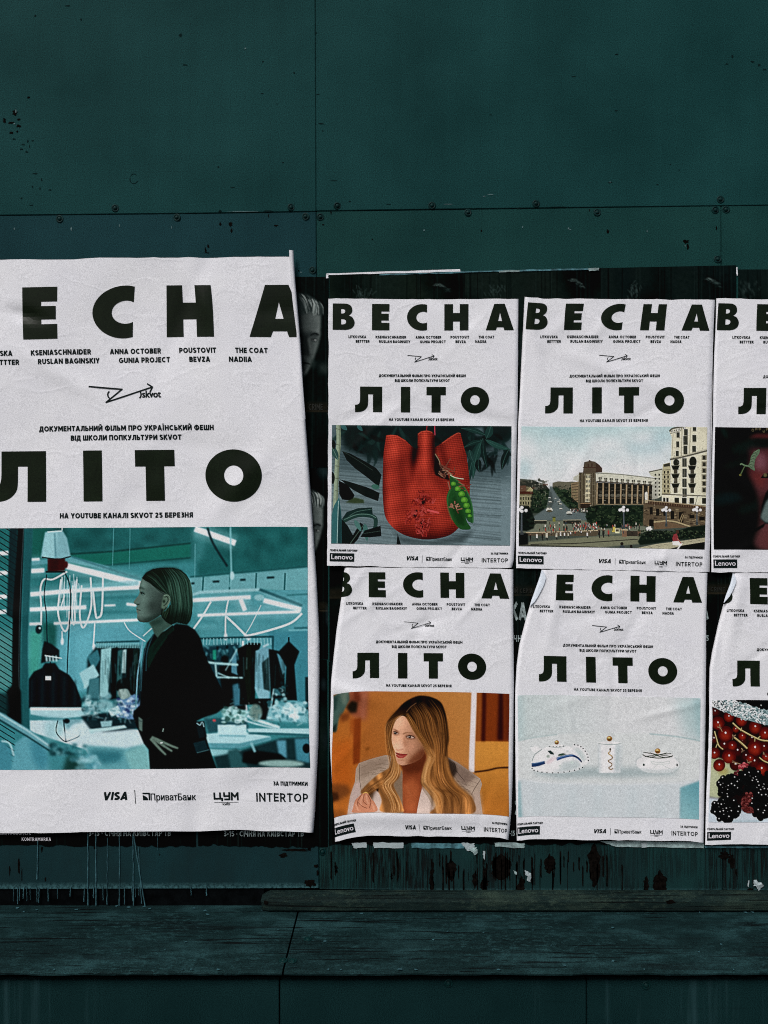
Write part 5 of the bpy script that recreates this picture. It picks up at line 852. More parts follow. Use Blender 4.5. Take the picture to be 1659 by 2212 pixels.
    for i in range(60):         # folds of the hanging clothes
        x = R.uniform(505, 700) if i % 2 else R.uniform(1195, 1440); y = R.uniform(660, 760); c.line([(x, y), (x + R.normal(0, 5), y + R.uniform(40, 120))], R.uniform(3, 7), [(8, 14, 14), (50, 90, 94), (92, 134, 140), (30, 50, 52)][R.integers(4)], .5, 2, False)
    for x in range(1020, 1370, 17): c.line([(x, 596), (x + R.normal(0, 3), 630)], 4, (140, 186, 192), .7, 1, False)
    # the woman in black, in profile
    BL = (13, 14, 14)
    coat = [(775, 570), (830, 560), (880, 525), (935, 530), (975, 555), (1005, 600), (1020, 660), (1045, 720), (1080, 790), (1110, 850), (1122, 900), (1118, 945), (1085, 970), (1010, 995), (980, 1010), (1020, 1060), (1035, 1130), (1070, 1250), (735, 1250), (735, 1150), (712, 1120), (690, 1060), (664, 985), (668, 960), (700, 930), (705, 840), (716, 720), (735, 620)]
    c.poly(coat, BL, 1, 2); c.poly([(740, 650), (790, 590), (830, 570), (840, 590), (780, 680), (745, 750), (735, 720)], (24, 52, 44), 1, 3); c.poly([(690, 985), (712, 1000), (708, 1062), (690, 1052)], (96, 116, 110), 1, 2)
    c.poly([(760, 590), (740, 660), (720, 770), (702, 900), (690, 930), (705, 800), (722, 650)], (22, 36, 42), 1, 3); c.line([(768, 575), (738, 660), (732, 760)], 6, (44, 78, 84), .8, 1); c.line([(735, 620), (716, 720), (706, 860)], 5, (60, 96, 104), .7, 1)
    c.poly([(940, 545), (985, 570), (1010, 650), (1030, 710), (1000, 690), (960, 620)], (28, 36, 38), .7, 12); c.line([(830, 560), (870, 590), (800, 690)], 5, (40, 52, 50), .5, 3); c.poly([(880, 700), (1000, 760), (1090, 900), (1000, 960), (900, 900)], (20, 21, 20), .7, 26); c.line([(940, 960), (1080, 968)], 8, (30, 30, 28), .6, 5); c.line([(1020, 1000), (1112, 955)], 5, (54, 70, 74), .5, 2, False)
    c.line([(670, 965), (700, 1010), (760, 985)], 5, (50, 66, 68), .6, 2); c.poly([(975, 1012), (1020, 1010), (1030, 1090), (990, 1098)], (28, 42, 46), 1, 2); c.line([(982, 1020), (998, 1030), (1010, 1015), (1018, 1040)], 6, (128, 160, 166), .8, 1); c.poly([(960, 1118), (1022, 1104), (1040, 1158), (975, 1172)], (30, 54, 60), 1, 2); c.line([(978, 1168), (1038, 1154)], 4, (72, 104, 108), .7, 1, False)
    for P in ([(748, 1094), (790, 1145), (822, 1178)], [(752, 1090), (800, 1110), (850, 1132), (886, 1145)], [(770, 1100), (810, 1130), (855, 1160)]): c.line(P, 15, (104, 122, 112), 1, 2, True, (1.3, .7))
    c.line([(815, 1046), (810, 1062)], 6, (110, 126, 120), .9, 1, False); c.line([(795, 1118), (808, 1116)], 6, (196, 206, 206), .9, 1, False)
    c.use(.33847, 612.6, 191.4)   # the head, in finer units
    c.poly([(470, 1130), (440, 1050), (390, 960), (560, 860), (700, 960), (740, 1000), (600, 1100), (520, 1190)], (70, 94, 86), 1, 6); c.poly([(390, 960), (560, 900), (600, 960), (480, 1010), (420, 1000)], (44, 66, 60), .7, 24); c.poly([(480, 1280), (560, 1140), (740, 1000), (770, 1070), (620, 1200), (440, 1420)], (24, 46, 40), 1, 5)
    prof = [(270, 310), (248, 380), (234, 450), (236, 480), (244, 520), (220, 570), (180, 620), (156, 655), (160, 676), (200, 700), (212, 716), (196, 740), (192, 756), (206, 776), (200, 800), (216, 830), (212, 870), (216, 915), (250, 950), (310, 962), (380, 958), (470, 910), (560, 850), (640, 760), (700, 640), (690, 540), (600, 380), (420, 280), (320, 270)]
    def fs(x, y):
        k = 1 + .10 * np.exp(-((x - 330) / 90.) ** 2 - ((y - 620) / 70.) ** 2) + .12 * np.exp(-((x - 300) / 60.) ** 2 - ((y - 400) / 60.) ** 2) - .45 * np.clip((x - 380) / 330., 0, 1) * np.clip((y - 500) / 300., 0, 1) - .35 * np.clip((y - 860) / 100., 0, 1)
        k = k * (1 - .30 * np.clip((x - 300) / 300., 0, 1)); k = k * (1 - .22 * np.exp(-((x - 420) / 80.) ** 2 - ((y - 720) / 110.) ** 2)); return np.stack([98 * k, 118 * k, 111 * k], -1)
    c.poly(prof, fs, 1, 3)
    c.line([(232, 452), (262, 448), (310, 470)], 20, (62, 80, 74), .8, 6); c.ell(280, 520, 36, 26, (62, 86, 82), .7, 10); c.line([(252, 512), (280, 520), (318, 545)], 11, (30, 44, 42), .95, 3); c.ell(272, 527, 12, 13, (24, 34, 34), .95, 3); c.line([(262, 548), (300, 560)], 7, (60, 82, 78), .7, 5)
    c.ell(226, 692, 20, 11, (46, 62, 58), .8, 4); c.line([(200, 700), (240, 706), (252, 660)], 12, (70, 92, 84), .6, 8); c.line([(202, 772), (230, 774), (262, 784)], 12, (58, 58, 54), .9, 3); c.line([(206, 790), (240, 800)], 16, (100, 104, 96), .7, 6); c.line([(214, 826), (240, 830)], 10, (66, 88, 82), .6, 6)
    c.poly([(300, 920), (480, 840), (560, 800), (560, 860), (460, 920), (370, 960)], (44, 62, 56), .6, 22)
    hair = [(268, 300), (330, 220), (430, 165), (560, 146), (720, 148), (840, 180), (930, 250), (985, 340), (1010, 430), (1028, 560), (1034, 700), (1026, 840), (1005, 930), (955, 995), (880, 980), (800, 960), (720, 1000), (640, 950), (575, 880), (560, 830), (640, 780), (700, 700), (700, 600), (650, 540), (560, 500), (440, 420), (380, 370), (320, 340)]
    c.poly(hair, lambda x, y: np.stack([v0 + (v1 - v0) * np.clip(np.exp(-((x - 860) / 130.) ** 2 - ((y - 520) / 260.) ** 2) + .45 * np.exp(-((x - 690) / 40.) ** 2 - ((y - 420) / 160.) ** 2) + .3 * np.exp(-((x - 1000) / 30.) ** 2), 0, 1) for v0, v1 in ((30, 84), (47, 118), (39, 102))], -1), 1, 4); c.poly([(280, 300), (340, 215), (440, 165), (600, 145), (760, 150), (900, 220), (760, 260), (600, 270), (440, 300), (400, 370)], (28, 40, 30), .9, 26)
    c.strands([(290, 310), (400, 380), (520, 480), (640, 560), (690, 620)], [(420, 180), (520, 260), (620, 400), (680, 520), (720, 640)], 26, 12, [(36, 54, 46), (66, 94, 80), (24, 34, 28)], .45, 8, 3)
    c.strands([(560, 160), (640, 300), (690, 480), (720, 700), (700, 960)], [(780, 160), (960, 320), (1010, 560), (1025, 760), (970, 980)], 90, 13, [(52, 82, 72), (34, 54, 46), (84, 122, 108), (26, 42, 35)], .38, 12, 3)
    c.poly([(700, 860), (880, 780), (1000, 860), (960, 990), (740, 1000)], (22, 30, 24), .6, 40); c.poly([(570, 850), (680, 740), (720, 900), (700, 980), (620, 930)], (26, 38, 30), .8, 16); c.line([(990, 350), (1030, 560), (1032, 800)], 10, (112, 156, 146), .6, 6)
    c.strands([(600, 700), (570, 780), (560, 850)], [(720, 660), (690, 800), (640, 920)], 14, 9, [(60, 84, 66), (30, 42, 34)], .7, 6)
    c.poly([(570, 690), (600, 560), (660, 550), (690, 620), (680, 680), (610, 760), (565, 740)], (92, 112, 98), 1, 6, True); c.line([(610, 590), (650, 580), (665, 630), (640, 680), (600, 720)], 12, (42, 56, 48), .9, 5); c.line([(600, 560), (670, 560), (692, 640), (640, 730)], 8, (130, 152, 136), .7, 4); c.ell(606, 650, 16, 24, (30, 42, 36), .8, 6)
    c.use()
    return c.done(6, 1.24, (1.0, 1.03, 1.03))
# ---------------------------------------------------------------- a bold geometric sans drawn as strokes (unit cap height, y up)
FT = .245
def _a(cx, cy, rx, ry, a0, a1, n=14): return [(cx + rx * math.cos(math.radians(a)), cy + ry * math.sin(math.radians(a))) for a in np.linspace(a0, a1, n)]
_h, _t = FT / 2, 1 - FT / 2
def _glyphs():
    h, t = _h, _t; w = .68; G = {}
    L, Rr = h, w - h
    def g(ch, wd, *pl):
        for c in ch: G[c] = (wd, pl)
    g('AА', .84, [(h * .9, 0), (.42, 1.0)], [(.42, 1.0), (.84 - h * .9, 0)], [(.2, .27), (.64, .27)])
    g('BВ', .70, [(h, 0), (h, 1)], [(h, t)] + _a(.36, .745, .20, .745 - .49 - 0, 90, -90, 10)[0:0] + [(.36, t)] + _a(.38, .72, .19, t - .72, 90, -90, 9) + [(h, .55)], [(h, h)] + [(.38, h)] + _a(.40, .31, .20, .31 - h, -90, 90, 9) + [(h, .50)])
    g('Б', .70, [(h, 0), (h, 1)], [(h, t), (.63, t)], [(h, h), (.38, h)] + _a(.40, .33, .20, .33 - h, -90, 90, 9) + [(h, .555)])
    g('CС', .82, _a(.46, .5, .46 - h, .5 - h, 52, 308, 22)); g('G', .88, _a(.46, .5, .46 - h, .5 - h, 52, 330, 22) + [(.80, .47)], [(.48, .46), (.88, .46)])
    g('D', .80, [(h, 0), (h, 1)], [(h, t), (.34, t)] + _a(.36, .5, .44 - h, .5 - h, 88, -88, 16) + [(.34, h), (h, h)])
    g('EЕ', .62, [(h, 0), (h, 1)], [(h, t), (.60, t)], [(h, .5), (.56, .5)], [(h, h), (.60, h)])
    g('Г', .58, [(h, 0), (h, 1)], [(h, t), (.58, t)]); g('HН', .76, [(h, 0), (h, 1)], [(.76 - h, 0), (.76 - h, 1)], [(h, .5), (.76 - h, .5)]); g('IІ', .22, [(h, 0), (h, 1)])
    g('Ї', .34, [(.17, 0), (.17, 1)], [(.03, 1.18), (.13, 1.18)], [(.23, 1.18), (.33, 1.18)])
    g('J', .52, [(.52 - h, 1), (.52 - h, .34)] + _a(.22, .34, .30 - h + .0, .34 - h, 0, -150, 10)); g('KК', .74, [(h, 0), (h, 1)], [(h, .42), (.66, 1.0)], [(.30, .56), (.68, 0)])
    g('L', .56, [(h, 0), (h, 1)], [(h, h), (.56, h)]); g('MМ', .94, [(h, 0), (h, 1)], [(h, .98), (.47, .34), (.94 - h, .98)], [(.94 - h, 1), (.94 - h, 0)])
    g('N', .80, [(h, 0), (h, 1)], [(h, .95), (.80 - h, .05)], [(.80 - h, 0), (.80 - h, 1)]); g('OО', .92, _a(.46, .5, .46 - h, .5 - h, 0, 360, 30))
    g('PР', .68, [(h, 0), (h, 1)], [(h, t), (.36, t)] + _a(.37, .655, .31 - h, t - .655, 90, -90, 10) + [(h, .42)]); g('R', .72, [(h, 0), (h, 1)], [(h, t), (.36, t)] + _a(.37, .665, .31 - h, t - .665, 90, -90, 10) + [(h, .435)], [(.36, .44), (.62, 0)])
    g('S', .66, _a(.33, .72, .22, t - .72, 30, 200, 12) + [(.2, .6), (.44, .42)] + _a(.33, .29, .24, .29 - h, 35, -150, 12)); g('TТ', .68, [(.34, 0), (.34, 1)], [(0, t), (.68, t)])
    g('U', .76, [(h, 1), (h, .38)] + _a(.38, .38, .38 - h, .38 - h, 180, 360, 14) + [(.76 - h, 1)]); g('V', .80, [(h * .8, 1), (.40, .0)], [(.40, 0), (.80 - h * .8, 1)]); g('Y', .76, [(h * .8, 1), (.38, .42)], [(.76 - h * .8, 1), (.38, .42), (.38, 0)])
    g('Z', .66, [(.03, t), (.60, t)], [(.56, .88), (.10, .12)], [(.04, h), (.64, h)]); g('XХ', .76, [(h, 0), (.76 - h, 1)], [(h, 1), (.76 - h, 0)])
    g('Д', .86, [(.02, h), (.84, h)], [(h * .9, .1), (h * .9, -.16)], [(.86 - h * .9, .1), (.86 - h * .9, -.16)], [(.20, h), (.30, .6), (.31, t), (.64, t)], [(.66, h), (.66, 1)])
    g('З', .62, _a(.30, .73, .21, t - .73, 140, -80, 12) + [(.2, .52)], [(.2, .52)] + _a(.31, .31, .22, .31 - h, 85, -140, 12)); g('И', .80, [(h, 0), (h, 1)], [(h, .05), (.80 - h, .95)], [(.80 - h, 0), (.80 - h, 1)]); g('Й', .80, [(h, 0), (h, 1)], [(h, .05), (.80 - h, .95)], [(.80 - h, 0), (.80 - h, 1)], _a(.40, 1.26, .15, .12, 190, 350, 8))
    g('Л', .80, [(.80 - h, 0), (.80 - h, 1)], [(.80 - h, t), (.32, t), (.32, .5), (.26, .2), (.12, h), (.0, h)]); g('П', .76, [(h, 0), (h, 1)], [(.76 - h, 0), (.76 - h, 1)], [(h, t), (.76 - h, t)])
    g('У', .76, [(h * .8, 1), (.40, .38)], [(.76 - h * .8, 1), (.42, .26), (.30, h), (.08, h)]); g('Ф', 1.0, [(.5, -.04), (.5, 1.04)], _a(.5, .5, .5 - h, .37, 0, 360, 26)); g('Ц', .84, [(h, 1), (h, h), (.84, h)], [(.70 - h, 0), (.70 - h, 1)], [(.80, .1), (.80, -.16)])
    g('Ш', 1.04, [(h, 0), (h, 1)], [(.52, 0), (.52, 1)], [(1.04 - h, 0), (1.04 - h, 1)], [(h, h), (1.04 - h, h)]); g('Ь', .66, [(h, 0), (h, 1)], [(h, h), (.36, h)] + _a(.37, .32, .29 - h, .32 - h, -90, 90, 9) + [(h, .535)]); g('Я', .72, [(.72 - h, 0), (.72 - h, 1)], [(.72 - h, t), (.36, t)] + _a(.35, .665, .31 - h, t - .665, 90, 270, 10) + [(.72 - h, .435)], [(.36, .44), (.10, 0)])
    g('Ч', .70, [(.70 - h, 0), (.70 - h, 1)], [(h, 1), (h, .6), (.2, .44), (.70 - h, .44)]); g('2', .64, _a(.31, .70, .21, t - .70, 165, -25, 12) + [(.12, .14)], [(.06, h), (.62, h)]); g('5', .66, [(.60, t), (.18, t)], [(.19, 1), (.16, .54)], [(.16, .56), (.30, .60)] + _a(.32, .34, .23, .34 - h, 70, -145, 12))
    g('3', .62, _a(.30, .73, .21, t - .73, 140, -80, 12) + [(.2, .52)], [(.2, .52)] + _a(.31, .31, .22, .31 - h, 85, -140, 12)); g('1', .36, [(.25, 0), (.25, 1)], [(.25, .9), (.04, .72)]); g('-', .44, [(.06, .45), (.38, .45)]); g('·', .3, [(.07, .45), (.23, .45)])
    return G
GLYPHS = _glyphs()
def strip(pts, w):
    P = np.array(pts, float); k = np.r_[True, np.linalg.norm(np.diff(P, axis=0), axis=1) > 1e-6]; P = P[k]; closed = np.linalg.norm(P[0] - P[-1]) < 1e-6
    d = np.diff(P, axis=0); d /= np.linalg.norm(d, axis=1)[:, None]; n = np.c_[-d[:, 1], d[:, 0]]
    m = np.zeros_like(P); m[0], m[-1] = n[0], n[-1]; s = n[:-1] + n[1:]; s /= np.linalg.norm(s, axis=1)[:, None] + 1e-9; m[1:-1] = s / np.clip((s * n[:-1]).sum(1), .5, 1)[:, None]
    if closed: s = n[0] + n[-1]; s /= np.linalg.norm(s); m[0] = m[-1] = s / max((s * n[0]).sum(), .5)
    V = np.r_[P + m * w / 2, P - m * w / 2]; N = len(P); i = np.arange(N - 1)
    return V, np.r_[np.c_[i, i + 1, N + i + 1], np.c_[i, N + i + 1, N + i]]
def bold_text(body, x0, x1, base, cap, shear=0.0, wt=FT):
    x = 0.0; VV, FF, b, kk = [], [], 0, 0
    for ch in body:
        if ch == ' ': x += .34; continue
        wd, pl = GLYPHS[ch]
        for q, p in enumerate(pl):
            v, f = strip(p, wt); VV.append(np.c_[v[:, 0] + x + v[:, 1] * shear, v[:, 1], np.full(len(v), .04 * (q % 5))]); FF.append(f + b); b += len(v)
        x += wd + .105
    V = np.concatenate(VV); F = np.concatenate(FF); lo, hi = V[:, 0].min(), V[:, 0].max()
    return np.c_[x0 + (V[:, 0] - lo) * (x1 - x0) / (hi - lo), base - V[:, 1] * cap, V[:, 2]], F
# ---------------------------------------------------------------- the ground under it all (below the view)
prism('pavement', [(-14, -.12), (14, -.12), (14, 0), (-14, 0)], -14, .6, M['asphalt'])['kind'] = 'structure'

def wl_pts(pts, d=0): return [(W(x, y, d)[0], W(x, y, d)[2]) for x, y in pts]
rnd = random.Random(5)

def screw_mesh():
    prof = [(0.0, 5.2), (1.6, 5.1), (3.4, 4.4), (4.4, 3.2), (4.6, 1.0), (6.0, .9), (6.4, 2.2), (8.6, 1.8), (9.4, .9), (9.6, -.5)]; N = 20; V = [(0, -5.2 * S + .0016 * 0, 0)]; F = []
    for r, h in prof[1:]:
        for k in range(N): a = 2 * math.pi * k / N; V.append((r * S * math.cos(a), -h * S, r * S * math.sin(a)))
    for k in range(N): F.append([0, 1 + (k + 1) % N, 1 + k])
    for j in range(len(prof) - 2):
        for k in range(N): a = 1 + j * N; F.append([a + k, a + (k + 1) % N, a + N + (k + 1) % N, a + N + k])
    me = bpy.data.meshes.new('screw'); me.from_pydata(V, [], F)
    bm = bmesh.new(); bm.from_mesh(me); bmesh.ops.recalc_face_normals(bm, faces=bm.faces); bm.to_mesh(me); bm.free()
    me.polygons.foreach_set('use_smooth', np.ones(len(me.polygons), bool)); me.materials.append(M['screw']); return me
SCREW = screw_mesh()
def screws(parent, pts, d=0):
    for x, y in pts:
        o = bpy.data.objects.new('screw', SCREW); COL.objects.link(o); o.parent = parent
        o.location = Vector(W(x, y, d)) - parent.location; o.rotation_euler = (rnd.uniform(-.12, .12), rnd.uniform(0, 6), rnd.uniform(-.12, .12)); o.scale = (.88, .8, .88)
def ragged(cx, cy, rx, ry, n=22, jag=.5, vert=True):
    out = []
    for k in range(n):
        a = 2 * math.pi * k / n; q = 1 - jag * rnd.random()
        out.append((cx + rx * q * math.cos(a), cy + ry * q * math.sin(a)))
    return out
def patches(name, parent, polys, m, d=.5):
    V, F = [], []
    for p in polys:
        b = len(V); c = np.mean(np.array(p), 0); V.append(W(c[0], c[1], d)); V += [W(x, y, d) for x, y in p]; n = len(p)
        F += [[b, b + 1 + (k + 1) % n, b + 1 + k] for k in range(n)]
    return mesh_np(name, np.array(V), F, m, parent)
def panel(name, pts, label, cat, m, th=.010, d=0.0):
    w = wl_pts(pts, d); cx = sum(p[0] for p in w) / len(w); zb = min(p[1] for p in w)
    root = empty(name, (cx, -d * S, zb)); tag(root, label, cat)
    prism('board', w, -d * S, -d * S + th, m, root, .0012); return root

# backing timbers seen through the joints
w = prism('backing_timber', [(-1.92, .5), (1.91, .5), (1.91, 2.97), (-1.92, 2.97)], .0115, .06, M['black']); tag(w, 'black backing timber showing in the joints between the green boards', 'timber')

ul = panel('wall_panel', [(-1100, -420), (679.0, -420), (682.6, 456.4), (440, 460.2), (-1100, 475.8)], 'large dark green painted board left of the upright joint, above the wide white poster', 'wall panel', M['paint'])
ur = panel('wall_panel', [(679.9, -420), (2750, -420), (2750, 429.5), (829, 453.2), (683.5, 455.6)], 'large dark green painted board right of the upright joint, empty above the row of small posters', 'wall panel', M['paint'])
sl = panel('wall_panel', [(-1100, 477.3), (440, 461.7), (682.7, 457.7), (688.5, 1919), (-1100, 1925)], 'green lower board behind the large poster, dripping with pale paint along its rotten foot', 'wall panel', M['paint_left'])
sm = panel('wall_panel', [(683.7, 456.9), (829, 455.2), (1557.2, 445.2), (1560.5, 1931), (690.3, 1921)], 'green lower board behind the middle posters, its paint split into upright cracks at the foot', 'wall panel', M['paint_strip'])
sr = panel('wall_panel', [(1558.8, 445.2), (2750, 430.5), (2750, 1944), (1562.3, 1931)], 'green lower board at the right edge, starting at the short upright joint', 'wall panel', M['paint_strip'])
screws(ul, [(249, 450), (629, 448)]); screws(ur, [(729, 445), (933, 444), (1158, 440), (1556, 431)])
screws(sl, [(129, 473), (382, 470), (660, 468), (675, 584)]); screws(sm, [(692, 469), (1011, 459), (1290, 459), (1545, 454), (1550, 560), (697, 1840)]); screws(sr, [(1568, 453)])

# flaked paint: bare dark spots and pale nicks
def R_(cx, cy, rx, ry, n=14, j=.55): return ragged(cx, cy, rx, ry, n, j)
ch = [R_(32, 243, 7, 9), R_(9, 260, 4, 7), R_(24, 265, 9, 3), R_(40, 272, 6, 4), R_(40, 258, 5, 3), R_(24, 287, 6, 3.5), R_(62, 210, 5, 3), R_(37, 284, 3, 3), R_(30, 300, 6, 2), R_(50, 312, 6, 2), R_(60, 305, 2, 4), R_(46, 322, 4, 2), R_(58, 328, 4, 2), R_(70, 304, 4, 1.6), R_(64, 316, 1.4, 5),
      R_(76, 375, 8, 1.5), R_(90, 388, 2, 5), R_(46, 428, 3, 2.5), R_(70, 403, 2, 3), R_(86, 407, 2, 4), R_(108, 410, 4, 1.8), R_(67, 443, 7, 1.2), R_(146, 12, 7, 1.6), R_(76, 34, 3, 3), R_(175, 42, 3, 2.4), R_(390, 76, 4, 5), R_(400, 140, 7, 1.5), R_(472, 361, 2.4, 2.4), R_(568, 133, 2, 2), R_(635, 157, 3, 2), R_(612, 351, 3, 1.4), R_(598, 224, 2, 1.4), R_(566, 202, 4, 1), R_(502, 405, 6, 1),
      R_(476, 456, 5, 3.5, 12), R_(580, 456, 14, 1.8, 18)]
patches('bare_spot', ul, ch[:8], M['chip']); patches('paint_nick', ul, ch[8:], M['chip_soft'])
ring = [(289 + 9 * math.cos(a) * (1 + .1 * math.sin(3 * a)), 386 + 11 * math.sin(a)) for a in np.linspace(.5, 5.6, 20)] + [(289 + 8 * math.cos(a), 386 + 10 * math.sin(a)) for a in np.linspace(5.6, .5, 20)]
V = [W(x, y, .5) for x, y in ring]; n = 20
mesh_np('ring_scratch', np.array(V), [[k, k + 1, 38 - k, 39 - k] for k in range(n - 1)], M['chip_soft'], ul)
patches('pale_nick', ul, [R_(530, 104, 2.4, 2), R_(34, 241, 2, 5), R_(31, 267, 2.4, 2), R_(525, 456.5, 38, .9, 26, .4)], M['fleck_soft'], .8)
patches('bare_spot', ur, [R_(694, 267, 8, 1.8), R_(686, 204, 5, 1), R_(697, 283, 2, 2), R_(720, 390, 12, .8), R_(756, 435, 3, 2), R_(682.8, 71, 3, 2), R_(1332, 117, 5, 1.6), R_(1331, 239, 5, 1.4), R_(1318, 394, 6, 2), R_(1448, 355, 2, 1.4), R_(1467, 367, 3, .9), R_(1420, 399, 4, 1.4), R_(1626, 133, 6, 2), R_(1640, 140, 5, 3), R_(1652, 150, 5, 2), R_(1582, 122, 3, 4), R_(1570, 138, 5, 1.4), R_(1240, 165, 8, 1), R_(1060, 248, 4, 1), R_(1121, 449.5, 9, 1.8, 18), R_(1206, 447, 26, 1.2, 24), R_(840, 441, 7, .8)], M['chip_soft'])
patches('pale_nick', ur, [R_(1060, 420, 9, 1.4), R_(1046, 424, 4, 1), R_(968, 441, 14, .9), R_(1318, 393, 2, 1.2)], M['fleck_soft'], .8)
patches('bare_spot', sl, [R_(476, 484, 3, 5), R_(498, 484, 5, 7), R_(500, 498, 3, 5), R_(596, 487, 7, 2.4), R_(444, 540, 2.4, 7), R_(450, 532, 3, 5), R_(447, 546, 6, 1.5), R_(580, 466, 1.2, 6), R_(645, 585, 3, 2),
      R_(612, 1848, 12, 7), R_(640, 1836, 38, 4, 30), R_(668, 1834, 6, 6), R_(683, 1871, 6, 6), R_(670, 1908, 15, 12, 20), R_(686, 1886, 3, 8), R_(90, 1834, 3, 9), R_(41, 1870, 3, 20), R_(21, 1880, 2, 16), R_(208, 1846, 3, 14), R_(98, 1900, 2, 6), R_(205, 1832, 3, 4), R_(345, 1846, 1.4, 3), R_(47, 1890, 1.6, 18)], M['chip'])
patches('pale_nick', sl, [R_(31, 494, 1.6, 3), R_(154, 494, 2, 5), R_(258, 487, 1.2, 4), R_(371, 491, 1, 4), R_(650, 588, 2, 1.5), R_(383, 470 - 7, 4, 1)], M['fleck_soft'], .8)
bare = [R_(1482, 522, 9, 6, 14, .6), R_(1486, 532, 4, 9, 14, .6), R_(1313, 500, 3.4, 6), R_(1040, 498, 2, 4), R_(1273, 453, 1.4, 4), R_(1548, 492, 2, 5), R_(715, 460, 2, 4), R_(698, 485, 3, 2), R_(1274, 570, 1, 3), R_(1633 - 829, 517, 2, 2)]
rb = random.Random(11)
for (x0, x1, y0, y1) in [(1062, 1102, 1848, 1900), (964, 984, 1856, 1902), (1176, 1199, 1848, 1886), (1272, 1296, 1826, 1914), (1119, 1134, 1896, 1928), (1412, 1440, 1884, 1932), (1039, 1053, 1896, 1926), (1392, 1402, 1894, 1931), (725, 730, 1870, 1884), (842, 848, 1888, 1900), (930, 936, 1856, 1920), (1022, 1030, 1880, 1918)]:
    def edge(x, sg):
        out, q = [], 0.0
        for k in range(22):
            q = .7 * q + rb.uniform(-1.6, 1.6) + (rb.random() < .12) * rb.uniform(-4, 4); tp = min(k, 21 - k) / 5.; out.append((x + q + sg * max(0, 1 - tp) * (x1 - x0) * .38, y0 + (y1 - y0) * k / 21 + rb.uniform(-1, 1)))
        return out
    bare.append(edge(x0, 1) + [((x0 + x1) / 2, y1 + rb.uniform(1, 5))] + edge(x1, -1)[::-1] + [((x0 + x1) / 2, y0 - rb.uniform(1, 6))])
for i in range(70):          # upright splits
    x = rb.triangular(700, 1440, 1180); y0 = rb.uniform(1834, 1885); h = rb.uniform(18, 75); y1 = min(y0 + h, 1926); wd = rb.uniform(.7, 2.2)
    bare.append([(x - wd, y0 + 4), (x - .3, y0), (x + wd, y0 + 6), (x + wd * rb.uniform(.3, 1.2), (y0 + y1) / 2), (x + wd * .8, y1 - 3), (x, y1), (x - wd * .9, y1 - 5), (x - wd * rb.uniform(.4, 1.3), (y0 + y1) / 2)])
patches('bare_spot', sm, bare, M['chip'])
patches('pale_nick', sm, [R_(916, 497, 2, 2), R_(1129, 490, 1.4, 3), R_(1228, 493, 2, 3), R_(1232, 496, 3, 1.4), R_(1398, 499, 1.6, 3), R_(1480, 531, 2, 2)], M['fleck_soft'], .8)
patches('bare_spot', sr, [R_(1566, 1848, 16, 12, 20), R_(1580, 1860, 9, 18, 20), R_(1572, 1928, 26, 6, 24), R_(1590, 1885, 3, 10), R_(1622, 1922, 8, 5), R_(1645, 1926, 8, 4)], M['chip'])

# pale paint runs over the left board and its broken foot
rd = random.Random(3); V, F = [], []
def run(x0, y0, x1, y1, w, d0=.9):
    b = len(V); N = 14
    for k in range(N + 1):
        t = k / N; x = x0 + (x1 - x0) * t + rd.uniform(-.5, .5); y = y0 + (y1 - y0) * t; ww = w * (.55 + .45 * rd.random()) * (1.15 if k == N else 1)
        for s, h in ((-1, 0), (-.5, .8), (.5, .8), (1, 0)): V.append(W(x + s * ww, y, d0 + h * min(w, 1.4)))
    for k in range(N):
        for j in range(3): a = b + k * 4 + j; F.append([a, a + 4, a + 5, a + 1])
for x in (190, 207, 258, 287): run(x, 1801, x + rd.uniform(-1, 2), 1956, rd.uniform(1.2, 1.9))
run(288, 1800, 313, 1957, 1.8); run(232, 1810, 231, 1954, 1.0); run(299, 1830, 306, 1952, 1.0); run(340, 1802, 341, 1836, .7); run(82, 1812, 80, 1900, 1.6)
for x in (29, 37, 42, 50, 58, 65, 80, 84, 103, 125, 152, 182, 203, 222, 268, 286, 293, 300, 412, 445): run(x + rd.uniform(-1, 1), 1914 + rd.uniform(0, 5), x + rd.uniform(-1.5, 1.5), 1926 + rd.uniform(4, 28), rd.uniform(.6, 1.5))
mesh_np('paint_run', np.array(V), F, M['drip'], sl, True)

# the dark hollow where the foot of the left board has rotted away
hb = prism('rotten_board', [(-1.91, CAMZ - .88), (-.26, CAMZ - .88), (-.26, CAMZ - .80), (-1.91, CAMZ - .80)], .0045, .0110, M['black']); tag(hb, 'black rotten board behind the hollow foot of the left wall panel', 'board')

# ---------------------------------------------------------------- the wooden ledge
LZ = CAMZ - .852; LF = .247
def ledge(name, pts_back, pts_front, label, tilt=0.0):
    """plan outline on the ledge top: back edge at the wall, front edge LF out"""
    (xa, xb), (xc, xd) = pts_back, pts_front; N = 60; root = empty(name, ((xa + xb) / 2, -LF / 2, LZ - .03)); tag(root, label, 'ledge')
    rr = random.Random(int(abs(xa) * 1000)); V, F = [], []
    for i in range(N + 1):
        t = i / N; q = rr.uniform(-.0016, .0014); dz = rr.uniform(-.0012, .0006)
        xb_ = xa + (xb - xa) * t; xf = xc + (xd - xc) * t; z = LZ + tilt * (xb_ + .2)
        for y, zz, xx in ((.02, z, xb_), (-LF * .5, z - .0004, (xb_ + xf) / 2), (-LF + .006, z - .001, xf), (-LF + q, z - .004 + dz, xf), (-LF + q + .001, z - .0075 + dz, xf), (-LF + .010, z - .0105, xf), (.02, z - .0105, xb_)): V.append((xx, y, zz))
    K = 7
    for i in range(N):
        for j in range(K): a = i * K + j; b = i * K + (j + 1) % K; F.append([a, b, b + K, a + K])
    F.append(list(range(K))[::-1]); F.append([N * K + j for j in range(K)])
    mesh_np('plank', np.array(V), F, M['ledge'], root); return root
